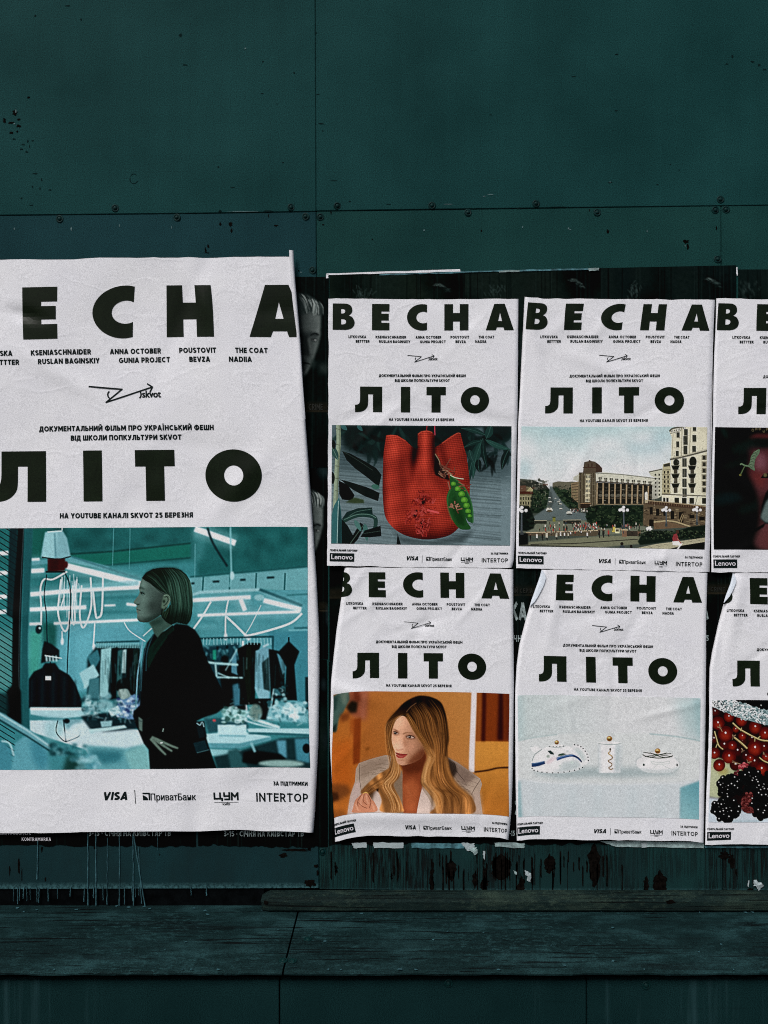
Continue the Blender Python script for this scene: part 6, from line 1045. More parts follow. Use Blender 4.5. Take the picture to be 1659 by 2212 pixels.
def xw(px, depth): return (px - CX) * S * (D - depth) / D
def ledge2(xa, xb, xc, xd, label): return ledge('ledge_board', (xa, xb), (xc, xd), label)
ga, gb = xw(647, 0), xw(611, LF)
l1 = ledge2(-1.97, ga - .0018, -1.97, gb - .0018, 'worn dark wooden ledge plank under the large poster, left of the slanting joint')
l2 = ledge2(ga + .0018, 1.95, gb + .0018, 1.95, 'worn dark wooden ledge plank with long scratches, right of the slanting joint')
for par, pts in ((l1, [(612, 2075), ]), (l2, [(632, 2076), (665, 2029)])):
    for px, py in pts:
        f = (LZ - CAMZ) / ((CY - py) * S)       # depth factor on the ledge top
        o = bpy.data.objects.new('nail', SCREW); COL.objects.link(o); o.parent = par; o.location = Vector(((px - CX) * S * f, -D * (1 - f), LZ + .0005)) - par.location; o.rotation_euler = (math.radians(-90), 0, 0); o.scale = (.9, .5, .9)

# flakes of paint lying on the ledge and along its edges
rf = random.Random(8); V, F = [], []
for i in range(70):
    x, y = rf.uniform(-1.0, 1.0), -rf.choice([rf.uniform(0, .03), rf.uniform(0, LF - .01), LF - .004]); r = rf.uniform(.001, .0035); b = len(V)
    for k in range(5): a = k * 1.257 + rf.uniform(-.3, .3); V.append((x + r * math.cos(a) * rf.uniform(.6, 2), y + r * math.sin(a), LZ + .0008 + rf.uniform(0, .0015)))
    F.append([b + k for k in range(5)])
fk = mesh_np('paint_flakes', np.array(V), F, M['drip']); tag(fk, 'small pale paint flakes scattered along the dark ledge', 'paint flakes', None, 'stuff')

# batten along the foot of the right boards
N = 80; V, F = [], []; x0, x1 = xw(566, .01), 1.92; rq = random.Random(4)
prof = [(0.0, .036), (-.008, .0355), (-.024, .0265), (-.0275, .0225), (-.028, .006), (-.026, .0035), (0.0, .0035)]
for i in range(N + 1):
    t = (i / N) ** 1.3; x = x0 + (x1 - x0) * t; k = 1 - .30 * max(0, 1 - (x - x0) / .02) ** 2
    for (y, z) in prof: V.append((x + (rq.uniform(-.002, .002) if i == 0 else 0), -.0012 + y * k, LZ + .0035 + (z - .0035) * k + rq.uniform(-.0005, .0005)))
K = len(prof)
for i in range(N):
    for j in range(K): a, b = i * K + j, i * K + (j + 1) % K; F.append([a, b, b + K, a + K])
F += [list(range(K))[::-1], [N * K + j for j in range(K)]]
bt = empty('wooden_batten', (.6, -.014, LZ)); tag(bt, 'weathered brownish wooden batten lying along the wall on the ledge', 'batten')
mesh_np('strip', np.array(V), F, M['batten'], bt)
patches('knot', bt, [R_(1449, 1948, 12, 6, 18, .4)], M['chip'], 29.2); patches('end_grain', bt, [R_(574, 1950, 6, 5.5, 14, .3)], M['chip'], 29.5)

# plinth boards below the ledge
PF = LF - .022
def plinth(x0, x1, label):
    root = empty('skirting_board', ((x0 + x1) / 2, -PF, 0)); tag(root, label, 'skirting board')
    prism('board', [(x0, .005), (x1, .005), (x1, LZ - .029), (x0, LZ - .029)], -PF, -PF + .012, M['paint_low'], root, .001); return root
j1, j2 = xw(604, PF), xw(1267, PF)
p1 = plinth(-1.97, j1 - .0012, 'dark green plinth board under the ledge, the left one with a fine streak')
p2 = plinth(j1 + .0012, j2 - .001, 'middle dark green plinth board under the ledge with pale rubbed streaks')
p3 = plinth(j2 + .001, 1.95, 'dark green plinth board under the ledge, the right one with one screw')
screws(p2, [(969, 2124)], PF / S); screws(p3, [(1396, 2128)], PF / S)
pb = prism('plinth_backing', [(-1.96, .005), (1.94, .005), (1.94, LZ - .0115), (-1.96, LZ - .0115)], -PF + .016, -.01, M['black']); tag(pb, 'black core boards showing in the joints under the ledge', 'plinth')
# ---------------------------------------------------------------- lettering
_tc = {}
def text_geo(body, bold=.034, shear=0.0):
    """letters of the built-in face, emboldened by slightly shifted overprints (third column: extra lift in mm)"""
    k = (body, bold, shear)
    if k not in _tc:
        c = bpy.data.curves.new('t', 'FONT'); c.body = body; c.shear = shear; c.resolution_u = 3
        o = bpy.data.objects.new('t', c); COL.objects.link(o); dg = bpy.context.evaluated_depsgraph_get()
        me = bpy.data.meshes.new_from_object(o.evaluated_get(dg)); me.calc_loop_triangles()
        V = np.array([v.co[:2] for v in me.vertices]); F = np.array([t.vertices[:] for t in me.loop_triangles])
        bpy.data.objects.remove(o); bpy.data.curves.remove(c); bpy.data.meshes.remove(me)
        sh = [(0, 0)] if not bold else [(-bold, -.5 * bold), (bold, -.5 * bold), (-bold, .5 * bold), (bold, .5 * bold)]
        VV = np.concatenate([np.c_[V + np.array(q), np.full(len(V), .03 * i)] for i, q in enumerate(sh)]); FF = np.concatenate([F + i * len(V) for i in range(len(sh))])
        _tc[k] = (VV, FF)
    return _tc[k]
def text_at(body, x0, x1, base, cap, bold=.034, shear=0.0):
    V, F = text_geo(body, bold, shear); lo, hi = V[:, 0].min(), V[:, 0].max()
    return np.c_[x0 + (V[:, 0] - lo) * (x1 - x0) / (hi - lo), base - (V[:, 1] - bold * .5) * cap / (.705 + bold), V[:, 2]], F
def shape_geo(splines):
    """filled flat outline, holes allowed (even-odd)"""
    c = bpy.data.curves.new('s', 'CURVE'); c.dimensions = '2D'; c.fill_mode = 'BOTH'
    for p in splines:
        s = c.splines.new('POLY'); s.points.add(len(p) - 1); s.use_cyclic_u = True
        for k, q in enumerate(p): s.points[k].co = (q[0], -q[1], 0, 1)
    o = bpy.data.objects.new('s', c); COL.objects.link(o); dg = bpy.context.evaluated_depsgraph_get()
    me = bpy.data.meshes.new_from_object(o.evaluated_get(dg)); me.calc_loop_triangles()
    V = np.array([v.co[:2] for v in me.vertices]) * [1, -1]; F = np.array([t.vertices[:] for t in me.loop_triangles])
    bpy.data.objects.remove(o); bpy.data.curves.remove(c); bpy.data.meshes.remove(me); return V, F
def join(parts):
    V, F, b = [], [], 0
    for v, f in parts: V.append(v if v.shape[1] == 3 else np.c_[v, np.zeros(len(v))]); F.append(f + b); b += len(v)
    return np.concatenate(V), np.concatenate(F)
def dice(V, F, dx, dy):
    bm = bmesh.new(); vs_ = [bm.verts.new((x, y, 0)) for x, y in V[:, :2]]
    for f in F:
        try: bm.faces.new([vs_[i] for i in f])
        except ValueError: pass
    lo, hi = V[:, :2].min(0), V[:, :2].max(0)
    for ax, st in ((0, dx), (1, dy)):
        for q in np.arange(math.ceil(lo[ax] / st) * st, hi[ax], st):
            no = (1, 0, 0) if ax == 0 else (0, 1, 0); co = (q, 0, 0) if ax == 0 else (0, q, 0)
            bmesh.ops.bisect_plane(bm, geom=bm.verts[:] + bm.edges[:] + bm.faces[:], plane_co=co, plane_no=no, dist=1e-4)
    bmesh.ops.triangulate(bm, faces=bm.faces[:]); bm.verts.index_update()
    V2 = np.array([v.co[:2] for v in bm.verts]); F2 = np.array([[v.index for v in f.verts] for f in bm.faces]); bm.free(); return V2, F2
def arc(cx, cy, rx, ry, a0, a1, n=24): return [(cx + rx * math.cos(math.radians(a)), cy + ry * math.sin(math.radians(a))) for a in np.linspace(a0, a1, n)]
def bz(*p): return [tuple(q) for q in catmull(p, False, 6)]

TITLE = [
 [[(114, 379), (114, 181)] + bz((200, 181), (230, 185), (254, 202), (262, 228), (256, 252), (236, 271)) + bz((238, 272), (262, 284), (279, 318), (272, 350), (248, 371), (212, 379)), [(178, 222)] + bz((190, 222), (204, 227), (208, 239), (203, 251), (190, 256)) + [(178, 256)], [(178, 298)] + bz((194, 298), (210, 304), (215, 318), (209, 332), (194, 338)) + [(178, 338)]],
 [[(410, 181), (541, 181), (541, 237), (481, 237), (481, 254), (536, 254), (536, 305), (481, 305), (481, 323), (541, 323), (541, 379), (410, 379)]],
 [[(823, 188), (823, 245)] + arc(795, 281, 52, 44, -58, -302, 26) + [(823, 319), (823, 373)] + arc(788, 280, 115, 100, 72, 288, 40)],
 [[(953, 181), (1018, 181), (1018, 248), (1069, 248), (1069, 181), (1134, 181), (1134, 379), (1069, 379), (1069, 312), (1018, 312), (1018, 379), (953, 379)]],
 [[(1264, 379), (1328, 181), (1407, 181), (1476, 379), (1404, 379), (1397, 357), (1348, 357), (1340, 379)], [(1371, 247), (1357, 310), (1386, 310)]],
 [[(321, 805), (487, 805), (487, 997), (418, 997), (418, 863), (382, 863)] + bz((382, 915), (377, 955), (352, 984), (318, 996), (283, 997)) + [(283, 943)] + bz((298, 942), (314, 932), (320, 912), (321, 890))],
 [[(628, 805), (698, 805), (698, 997), (628, 997)]],
 [[(820, 805), (965, 805), (965, 867), (926, 867), (926, 997), (858, 997), (858, 867), (820, 867)]],
 [arc(1183, 904, 106, 99, 0, 354, 60), arc(1183, 904, 36, 38, 0, 351, 40)],
]
TITLE_G = [dice(*shape_geo(s), 14, 14) for s in TITLE]

def stroke(pts, w):
    P = np.array(pts, float); parts = []
    for a, b in zip(P[:-1], P[1:]):
        d = (b - a) / np.linalg.norm(b - a); n = np.array([-d[1], d[0]]) * w / 2; e = d * w * .35
        V = np.array([a - e + n, b + e + n, b + e - n, a - e - n]); parts.append((V, np.array([[0, 1, 2], [0, 2, 3]])))
    return join(parts)
def captions(logo_k=1.0):
    T = []
    for b, x0, x1, y in [('LITKOVSKA', 233, 367, 440), ('KSENIASCHNAIDER', 437, 667, 440), ('ANNA OCTOBER', 737, 930, 440), ('POUSTOVIT', 999, 1139, 440), ('THE COAT', 1210, 1327, 440), ('BETTTER', 288, 392, 474), ('RUSLAN BAGINSKIY', 463, 698, 474), ('GUNIA PROJECT', 770, 963, 474), ('BEVZA', 1036, 1115, 474), ('NADIIA', 1185, 1269, 474)]:
        T.append(('name_line', bold_text(b, x0, x1, y, 20)))
    T += [('subtitle_line', bold_text('ДОКУМЕНТАЛЬНИЙ ФІЛЬМ ПРО УКРАЇНСЬКИЙ ФЕШН', 462, 1114, 731, 20)), ('subtitle_line', bold_text('ВІД ШКОЛИ ПОПКУЛЬТУРИ SKVOT', 582, 993, 767, 20)), ('date_line', bold_text('НА YOUTUBE КАНАЛІ SKVOT 25 БЕРЕЗНЯ', 539, 1028, 1061, 20))]
    L = join([stroke([(678, 567), (781, 577), (730, 618), (876, 571)], 4.6), stroke([(861, 561), (876, 571), (868, 587)], 4.6), stroke(arc(748, 594, 12, 13, 130, 230, 7), 4.4), stroke(arc(828, 594, 12, 14, -50, 50, 7), 4.4), text_at('skvot', 843, 902, 603, 23, .035)])
    c = np.array([790, 592., 0]); T.append(('arrow_logo', ((L[0] - c) * [logo_k, logo_k, 1] + c, L[1])))
    return T
def sponsors():
    x, y, s = 828, 2078, 28     # the bank's square mark with its curved bands
    mk = [shape_geo([[(x, y), (x + s, y), (x + s, y + s), (x + s * .8, y + s), (x + s * .8, y + s * .2), (x, y + s * .2)]]), shape_geo([[(x, y + s)] + arc(x, y + s, s * .72, s * .62, -90, 0, 9)]), stroke([(x + 2, y + s * .42), (x + s * .34, y + s * .62)], 5)]
    return [('sponsor_logo', bold_text('VISA', 682, 768, 2105, 30, .25)), ('divider', stroke([(799, 2068), (799, 2118)], 2.4)), ('sponsor_logo', join(mk + [text_at('ПриватБанк', 858, 1025, 2106, 25, .02)])),
            # three letter store mark
            ('sponsor_logo', join([stroke([(1093, 2082), (1093, 2103), (1114, 2103), (1114, 2082)], 6.5), stroke([(1114, 2103), (1121, 2103), (1121, 2110)], 6.5), stroke([(1129, 2082), (1129, 2094), (1148, 2094)], 6.5), stroke([(1148, 2082), (1148, 2106), (1131, 2106)], 6.5), stroke([(1157, 2108), (1157, 2083), (1168, 2097), (1179, 2083), (1179, 2108)], 6.5), stroke([(1092, 2117), (1180, 2117)], 1.6), text_at('КИЇВ', 1122, 1150, 2127, 7)])),
            ('sponsor_logo', bold_text('INTERTOP', 1248, 1446, 2116, 32, 0, .165)), ('sponsor_line', bold_text('ЗА ПІДТРИМКИ', 1315, 1446, 2057, 15)), ('sponsor_line', bold_text('ГЕНЕРАЛЬНИЙ ПАРТНЕР', 102, 309, 2048, 15))]
CAP = {1.0: captions(1.0), 1.2: captions(1.2)}
SPON = sponsors()
BADGE = dice(*shape_geo([[(101, 2062), (286, 2062), (286, 2124), (101, 2124)]]), 8, 16)
BADGE_T = text_at('Lenovo', 113, 274, 2107, 37, .012)

# ---------------------------------------------------------------- posters
class TPS:
    def __init__(s, A, B):
        A = np.array(A, float); B = np.array(B, float); n = len(A); s.A = A
        Kk = s.U(np.linalg.norm(A[:, None] - A[None], axis=2)) + np.eye(n) * 300.0
        Pm = np.c_[np.ones(n), A]; L = np.block([[Kk, Pm], [Pm.T, np.zeros((3, 3))]])
        s.c = np.linalg.solve(L, np.r_[B, np.zeros((3, 2))])
    @staticmethod
    def U(r): r = np.maximum(r, 1e-9); return r * r * np.log(r) * 1e-2
    def __call__(s, P):
        out = np.empty((len(P), 2))
        for k in range(0, len(P), 40000):
            q = P[k:k + 40000]; out[k:k + 40000] = s.U(np.linalg.norm(q[:, None] - s.A[None], axis=2)) @ s.c[:len(s.A)] + np.c_[np.ones(len(q)), q] @ s.c[len(s.A):]
        return out

class Poster:
    def __init__(s, marks, scale, off, box, base, seed, left=None, right=None, amp=2.0, folds=()):
        k = scale; s.tps = TPS([m[:2] for m in marks], [(m[2] * k + off[0], m[3] * k + off[1]) for m in marks])
        g = lambda L: None if L is None else np.array([(y * k + off[1], x * k + off[0], r) for x, y, r in L])
        s.left, s.right, s.box, s.base, s.amp = g(left), g(right), box, base, amp
        r = np.random.default_rng(seed); s.ph = r.uniform(0, 6.28, 8); s.kx = r.uniform(-.011, .011, 8); s.ky = r.uniform(-.012, .012, 8)
        s.folds = [(x * k + off[0], y * k + off[1], math.radians(a), h * 1.8, wd, ln) for x, y, a, h, wd, ln in folds]
        c = s.tps(np.array([[box[0], box[1]], [box[2], box[3]]], float)); sz = (c[1, 0] - c[0, 0]) / 420.
        for i in range(16): s.folds.append((r.uniform(c[0, 0], c[1, 0]), r.uniform(c[0, 1], c[1, 1]), r.uniform(0, 3.14), r.choice([-1, 1]) * r.uniform(.8, 1.9) * sz ** .5, r.uniform(7, 16) * sz, r.uniform(30, 110) * sz))
    def wave(s, P):
        h = sum(np.sin(P[:, 0] * s.kx[i] * 1.6 + P[:, 1] * s.ky[i] * 1.6 + s.ph[i]) for i in range(8)) / 3.0 * s.amp
        for x, y, a, ht, wd, ln in s.folds:
            u = (P[:, 0] - x) * math.cos(a) + (P[:, 1] - y) * math.sin(a); v = -(P[:, 0] - x) * math.sin(a) + (P[:, 1] - y) * math.cos(a)
            h = h + ht * np.exp(-(v / wd) ** 2) * np.exp(-(u / ln) ** 2)
        return h
    def __call__(s, T, lift=0.0):
        P = s.tps(np.asarray(T, float)); d = s.base + s.wave(P); X = P[:, 0].copy(); dep = d + lift; th = np.zeros(len(P))
        for E, sg in ((s.left, 1), (s.right, -1)):
            if E is None: continue
            e = np.interp(P[:, 1], E[:, 0], E[:, 1]); R = np.interp(P[:, 1], E[:, 0], E[:, 2])
            a = (R - sg * (P[:, 0] - e)) / R
            q = a > 0; t = np.minimum(a, math.radians(100)); th = np.where(q, np.maximum(th, a), th)
            X = np.where(q, e + sg * (R - (R + lift) * np.sin(t)), X); dep = np.where(q, d - R + (R + lift) * np.cos(t), dep)
        s.th = th
        return Wn(np.c_[X, P[:, 1]], np.maximum(dep, 2.2 + lift))

def axis(lo, hi, n, e=40.):
    """grid stations, closer together near both ends (for the curling edges)"""
    a = np.r_[np.linspace(0, e * 4, 26), np.linspace(e * 4, hi - lo - e * 4, n)[1:-1], np.linspace(hi - lo - e * 4, hi - lo, 26)]
    return lo + a
def grid_faces(nx, ny):
    i = np.arange(nx * ny).reshape(ny, nx); return np.stack([i[:-1, :-1], i[1:, :-1], i[1:, 1:], i[:-1, 1:]], -1).reshape(-1, 4)
def printed(name, P, geo, lift, m, parent):
    V, F = geo; w = P(V[:, :2], lift + (V[:, 2] if V.shape[1] == 3 else 0)); th = P.th[F]
    if th.min() > math.radians(97): return None
    F = F[th.min(1) < math.radians(97)]; A2 = V[F[:, 1], :2] - V[F[:, 0], :2]; B2 = V[F[:, 2], :2] - V[F[:, 0], :2]; F = F[np.abs(A2[:, 0] * B2[:, 1] - A2[:, 1] * B2[:, 0]) > 1e-3]
    used = np.unique(F); mp = np.full(len(V), -1); mp[used] = np.arange(len(used))
    a = w[F[:, 0]]; nrm = np.cross(w[F[:, 1]] - a, w[F[:, 2]] - a); fl = nrm[:, 1] > 0; F = F.copy(); F[fl] = F[fl][:, ::-1]
    return mesh_np(name, w[used], mp[F], m, parent)
def build_poster(P, label, pic, pw, ph, photo=(110, 1097, 1460, 1990), logo=1.0, root_at=None, light=1.0):
    x0, y0, x1, y1 = P.box
    gx, gy = axis(x0, x1, 130), np.linspace(y0, y1, 240); G = np.stack(np.meshgrid(gx, gy), -1).reshape(-1, 2); re = np.random.default_rng(int(x0 + P.base * 100))
    for ax, lo, hi, n in ((0, x0, x1, len(gy)), (1, y0, y1, len(gx))):          # hand-cut, slightly frayed edges
        for e, sg in ((lo, 1), (hi, -1)):
            jig = np.abs(valnoise(1, n, 22, re, 3)[0]) * 7; jj = np.repeat(jig, len(gx)) if ax == 0 else np.tile(jig, len(gy))
            G[:, ax] += sg * jj * np.clip(1 - np.abs(G[:, ax] - e) / 16., 0, 1)
    w = P(G)
    root = empty('film_poster', tuple(w[(len(gy) - 1) * len(gx) + len(gx) // 2])); tag(root, label, 'poster', 'film posters pasted on the green wall')
    mesh_np('paper', w, grid_faces(len(gx), len(gy)), M['paper'], root, True)
    for g in TITLE_G: printed('title_letter', P, g, .6, M['ink'], root)
    for nm, g in CAP[logo] + SPON: printed(nm, P, g, .6, M['ink_small'], root)
    bd = printed('sponsor_badge', P, BADGE, .6, M['ink_small'], root); printed('badge_lettering', P, BADGE_T, 1.1, M['white_ink'], bd)
    a = pic(pw, ph); gx, gy = np.linspace(photo[0], photo[2], pw), np.linspace(photo[1], photo[3], ph); G = np.stack(np.meshgrid(gx, gy), -1).reshape(-1, 2); w = P(G, .6)
    c = np.clip(lin(a.reshape(-1, 3)) / LGT * light, .002, .88); F = grid_faces(pw, ph); F = F[P.th[F].min(1) < math.radians(97)]
    used = np.unique(F); mp = np.full(len(w), -1); mp[used] = np.arange(len(used))
    mesh_np('photo_print', w[used], mp[F], M['photo'], root, True, c[used]); return root

BOX = (80, 142, 1514, 2158)
K1, O1 = .28767, (685.75, 603.5)
bag = Poster([(80, 142, 83, 141), (783, 142, 783, 148), (1514, 142, 1514, 144), (114, 181, 114, 180), (1476, 379, 1475, 381), (110, 1097, 109, 1093), (783, 1097, 780, 1099), (1460, 1097, 1457, 1103), (110, 1990, 102, 1983), (783, 1990, 772, 1992), (1460, 1990, 1447, 1999), (80, 2158, 70, 2150), (783, 2158, 770, 2165), (1480, 2158, 1462, 2168), (283, 997, 282, 995), (1289, 904, 1289, 906)],
             K1, O1, BOX, 9.0, 21, right=[(1515, 130, 8), (1511, 600, 9), (1503, 1100, 10), (1491, 1500, 10), (1484, 1900, 10), (1474, 2110, 9), (1455, 2180, 7)], amp=1.6, folds=[(500, 600, 70, 1.6, 14, 130), (1200, 1040, 10, -1.4, 16, 120)])
build_poster(bag, 'white poster with a red crocheted bag, leftmost small one of the upper row', pic_bag, 440, 292)
K2, O2 = .32870, (1113.7, 603.5)
sq = Poster([(80, 142, 57, 112), (250, 142, 222, 127), (783, 142, 700, 128), (1480, 142, 1290, 133), (114, 181, 76, 150), (114, 379, 69, 326), (410, 181, 322, 158), (410, 379, 320, 331), (1476, 379, 1274, 337), (673, 280, 557, 245), (233, 430, 160, 378), (1327, 430, 1142, 380), (321, 805, 230, 710), (1289, 904, 1108, 795), (628, 997, 503, 880), (110, 1097, 38, 966), (1460, 1097, 1260, 972), (110, 1990, 20, 1753), (1460, 1990, 1243, 1775), (80, 2158, 0, 1898), (1480, 2158, 1255, 1926), (783, 2158, 640, 1912), (80, 1097, 14, 966)],
            K2, O2, BOX, 9.5, 22, right=[(1312, 100, 8), (1304, 400, 12), (1290, 975, 14), (1283, 1400, 14), (1278, 1930, 14), (1277, 2000, 14)], left=[(55, 90, 9), (48, 330, 9), (30, 700, 8), (13, 966, 8), (6, 1500, 8), (-1, 1930, 8)], amp=1.8, folds=[(100, 240, 80, 2.2, 12, 70), (640, 600, 20, 1.4, 18, 130)])
build_poster(sq, 'white poster with a city square under pale sky, middle of the upper row', pic_square, 460, 304)
fc = Poster([(80, 142, 1320, 120), (114, 181, 1325, 157), (114, 379, 1322, 333), (279, 330, 1467, 290), (410, 181, 1588, 163), (233, 430, 1425, 381), (283, 997, 1462, 885), (321, 805, 1500, 713), (487, 805, 1650, 713), (110, 1097, 1312, 970), (110, 1990, 1300, 1775), (101, 2062, 1303, 1840), (101, 2124, 1303, 1896), (286, 2124, 1457, 1896), (80, 2158, 1283, 1930), (1514, 142, 2560, 138), (1514, 2158, 2520, 1945), (1460, 1097, 2500, 985)],
            K2, O2, BOX, 12.5, 23, left=[(1317, 90, 7), (1316, 250, 8), (1305, 500, 8), (1298, 780, 8), (1296, 966, 8), (1287, 1300, 8), (1282, 1550, 8), (1285, 1700, 8), (1283, 1980, 7)], amp=1.4)
build_poster(fc, 'white poster with a dark close-up of a cheek and cord earring, upper right edge', pic_face, 420, 280)
K4, O4 = .29763, (685.75, 1206.9)
wo = Poster([(410, 181, 373, 97), (410, 379, 372, 278), (673, 280, 623, 188), (953, 181, 891, 100), (1476, 379, 1392, 290), (279, 330, 250, 225), (437, 430, 399, 328), (367, 430, 332, 327), (1327, 430, 1250, 336), (462, 721, 424, 603), (1114, 721, 1052, 607), (283, 997, 250, 868), (321, 805, 289, 683), (1289, 904, 1224, 785), (628, 997, 585, 870), (110, 1097, 120, 993), (180, 1097, 172, 974), (260, 1097, 246, 965), (783, 1097, 735, 965), (1460, 1097, 1394, 981), (110, 1990, 118, 1886), (180, 1990, 160, 1862), (300, 1990, 262, 1852), (783, 1990, 700, 1850), (1250, 1990, 1200, 1856), (1400, 1990, 1340, 1862), (1460, 1990, 1390, 1878), (286, 2062, 258, 1923), (286, 2124, 258, 1980), (309, 2045, 282, 1900), (680, 2090, 648, 1951), (1446, 2100, 1384, 1968), (783, 2158, 730, 2018), (300, 2158, 330, 2015), (80, 2158, 105, 2068), (1505, 2158, 1400, 2052), (1250, 2158, 1220, 2022), (1500, 142, 1420, 75), (620, 142, 560, 64), (330, 142, 300, 66)],
            K4, O4, BOX, 12.0, 24, left=[(200, 50, 13), (193, 90, 13), (180, 230, 13), (166, 330, 12), (138, 520, 11), (118, 700, 10), (98, 900, 9), (88, 1100, 8), (85, 1200, 8), (92, 1400, 8), (102, 1560, 9), (116, 1800, 11), (125, 1950, 12), (129, 2080, 10)], right=[(1422, 40, 7), (1423, 500, 8), (1427, 1000, 9), (1420, 1500, 9), (1410, 1800, 10), (1396, 1960, 10), (1380, 2080, 9)], amp=1.4, folds=[(250, 980, 20, 2.6, 16, 60), (700, 1870, 0, 3.0, 20, 200)])
build_poster(wo, 'small white poster with a blonde woman on orange, lower row', pic_woman, 440, 292)
K5, O5 = .33862, (1097.2, 1206.9)
ce = Poster([(410, 181, 305, 100), (410, 379, 305, 263), (673, 280, 534, 187), (953, 181, 782, 108), (953, 379, 781, 271), (1476, 379, 1237, 279), (233, 430, 163, 305), (437, 430, 329, 308), (288, 464, 199, 332), (1327, 430, 1110, 322), (462, 721, 353, 552), (1114, 721, 925, 561), (283, 997, 196, 782), (321, 805, 228, 619), (1289, 904, 1080, 719), (628, 997, 499, 789), (110, 1097, 63, 874), (220, 1097, 150, 868), (783, 1097, 640, 878), (1460, 1097, 1229, 890), (110, 1990, 65, 1650), (220, 1990, 150, 1641), (783, 1990, 640, 1648), (1460, 1990, 1216, 1665), (286, 2062, 205, 1706), (286, 2124, 205, 1760), (1446, 2100, 1217, 1752), (680, 2090, 548, 1740), (80, 2158, 50, 1808), (220, 2158, 140, 1785), (783, 2158, 640, 1797), (1500, 2158, 1250, 1816), (300, 142, 240, 69), (1500, 142, 1268, 88)],
            K5, O5, BOX, 12.0, 25, left=[(220, 40, 12), (214, 75, 12), (203, 115, 12), (178, 185, 12), (150, 262, 12), (110, 400, 11), (72, 550, 10), (55, 680, 9), (43, 900, 8), (45, 1300, 8), (52, 1600, 8), (57, 1830, 8)], right=[(1275, 50, 7), (1268, 400, 8), (1265, 700, 9), (1258, 1300, 9), (1248, 1850, 8)], amp=1.5, folds=[(300, 300, 100, 1.8, 14, 90)])
ce_root = build_poster(ce, 'white poster with three white ceramic pots with gold knobs, lower row', pic_ceramics, 420, 280)
be = Poster([(410, 181, 1547, 122), (410, 379, 1545, 288), (233, 430, 1402, 331), (288, 464, 1437, 358), (437, 430, 1568, 334), (462, 721, 1589, 580), (283, 997, 1427, 814), (321, 805, 1462, 649), (487, 997, 1607, 815), (110, 1097, 1300, 905), (240, 1097, 1420, 901), (110, 1990, 1277, 1676), (240, 1990, 1388, 1690), (101, 2062, 1273, 1743), (286, 2124, 1421, 1788), (80, 2158, 1253, 1832), (350, 142, 1480, 91), (1514, 142, 2491, 105), (1514, 2158, 2480, 1860), (1460, 1097, 2450, 920)],
            K5, O5, BOX, 12.0, 26, left=[(1440, 60, 12), (1432, 105, 12), (1418, 160, 12), (1390, 232, 12), (1340, 420, 11), (1300, 600, 10), (1285, 700, 9), (1279, 1000, 8), (1266, 1350, 8), (1254, 1832, 8)], amp=1.5, folds=[(1460, 300, 100, 1.8, 14, 90)])
be_root = build_poster(be, 'white poster with red currants and blackberries, lower row at the right edge', pic_berries, 460, 304)

KL, OL = .41335, (0, 521.2)
q = lambda x, y: (x / KL, (y - 521.2) / KL)
lg = [(410, 181, 115, 242), (410, 379, 121, 510), (541, 379, 299, 506), (673, 280, 477, 370), (770, 379, 620, 508), (953, 181, 867, 231), (953, 379, 871, 500), (1134, 181, 1114, 228), (1134, 379, 1116, 497), (1264, 379, 1303, 499), (1328, 181, 1391, 228), (437, 430, 162, 590), (1327, 430, 1397, 572), (463, 464, 199, 627), (1269, 464, 1316, 616), (462, 721, 205, 980), (1114, 721, 1118, 973), (487, 805, 240, 1097), (487, 997, 243, 1362), (628, 805, 432, 1093), (628, 997, 435, 1361), (1289, 904, 1368, 1222), (539, 1061, 312, 1446), (1028, 1061, 1010, 1443), (1460, 1097, 1607, 1493)]
lg += [(a, b, *q(x, y)) for a, b, x, y in [(1460, 1990, 667.6, 1660.3), (1000, 1990, 400, 1661.5), (560, 1990, 140, 1663), (250, 1990, -45, 1663), (110, 1990, -128, 1662), (110, 1097, -124, 1142), (1446, 2050, 667.6, 1691), (1248, 2100, 554.6, 1721), (680, 2090, 227, 1719), (1025, 2095, 426, 1722), (1460, 2222, 672, 1800), (900, 2222, 350, 1796), (560, 2222, 160, 1799), (80, 2222, -140, 1802), (80, 73, -140, 562), (430, 73, 60, 559), (800, 73, 290, 555.5), (1370, 73, 600, 553.5), (1210, 73, 470, 556), (620, 73, 170, 557)]]
qs = lambda L: [(*q(x, y), r) for x, y, r in L]
big = Poster(lg, KL, OL, (80, 73, 1512, 2222), 13.0, 31, right=qs([(633, 500, 6), (634, 545, 6), (638, 610, 6), (645, 690, 6), (650, 750, 7), (657, 870, 8), (668, 1020, 9), (678, 1160, 10), (684, 1250, 10), (690, 1380, 10), (690, 1480, 11), (688, 1600, 12), (681, 1750, 12), (674, 1830, 11)]), amp=2.2,
             folds=[(130, 385, 12, -3.0, 14, 40), (1060, 300, 70, 2.6, 22, 60), (1260, 1260, 130, 2.4, 26, 90), (300, 690, 30, 2.0, 22, 110)])
big.amp = 2.8
big_root = build_poster(big, 'large white poster with a teal photo of a woman in a sewing workshop', pic_workshop, 720, 473, logo=1.2)
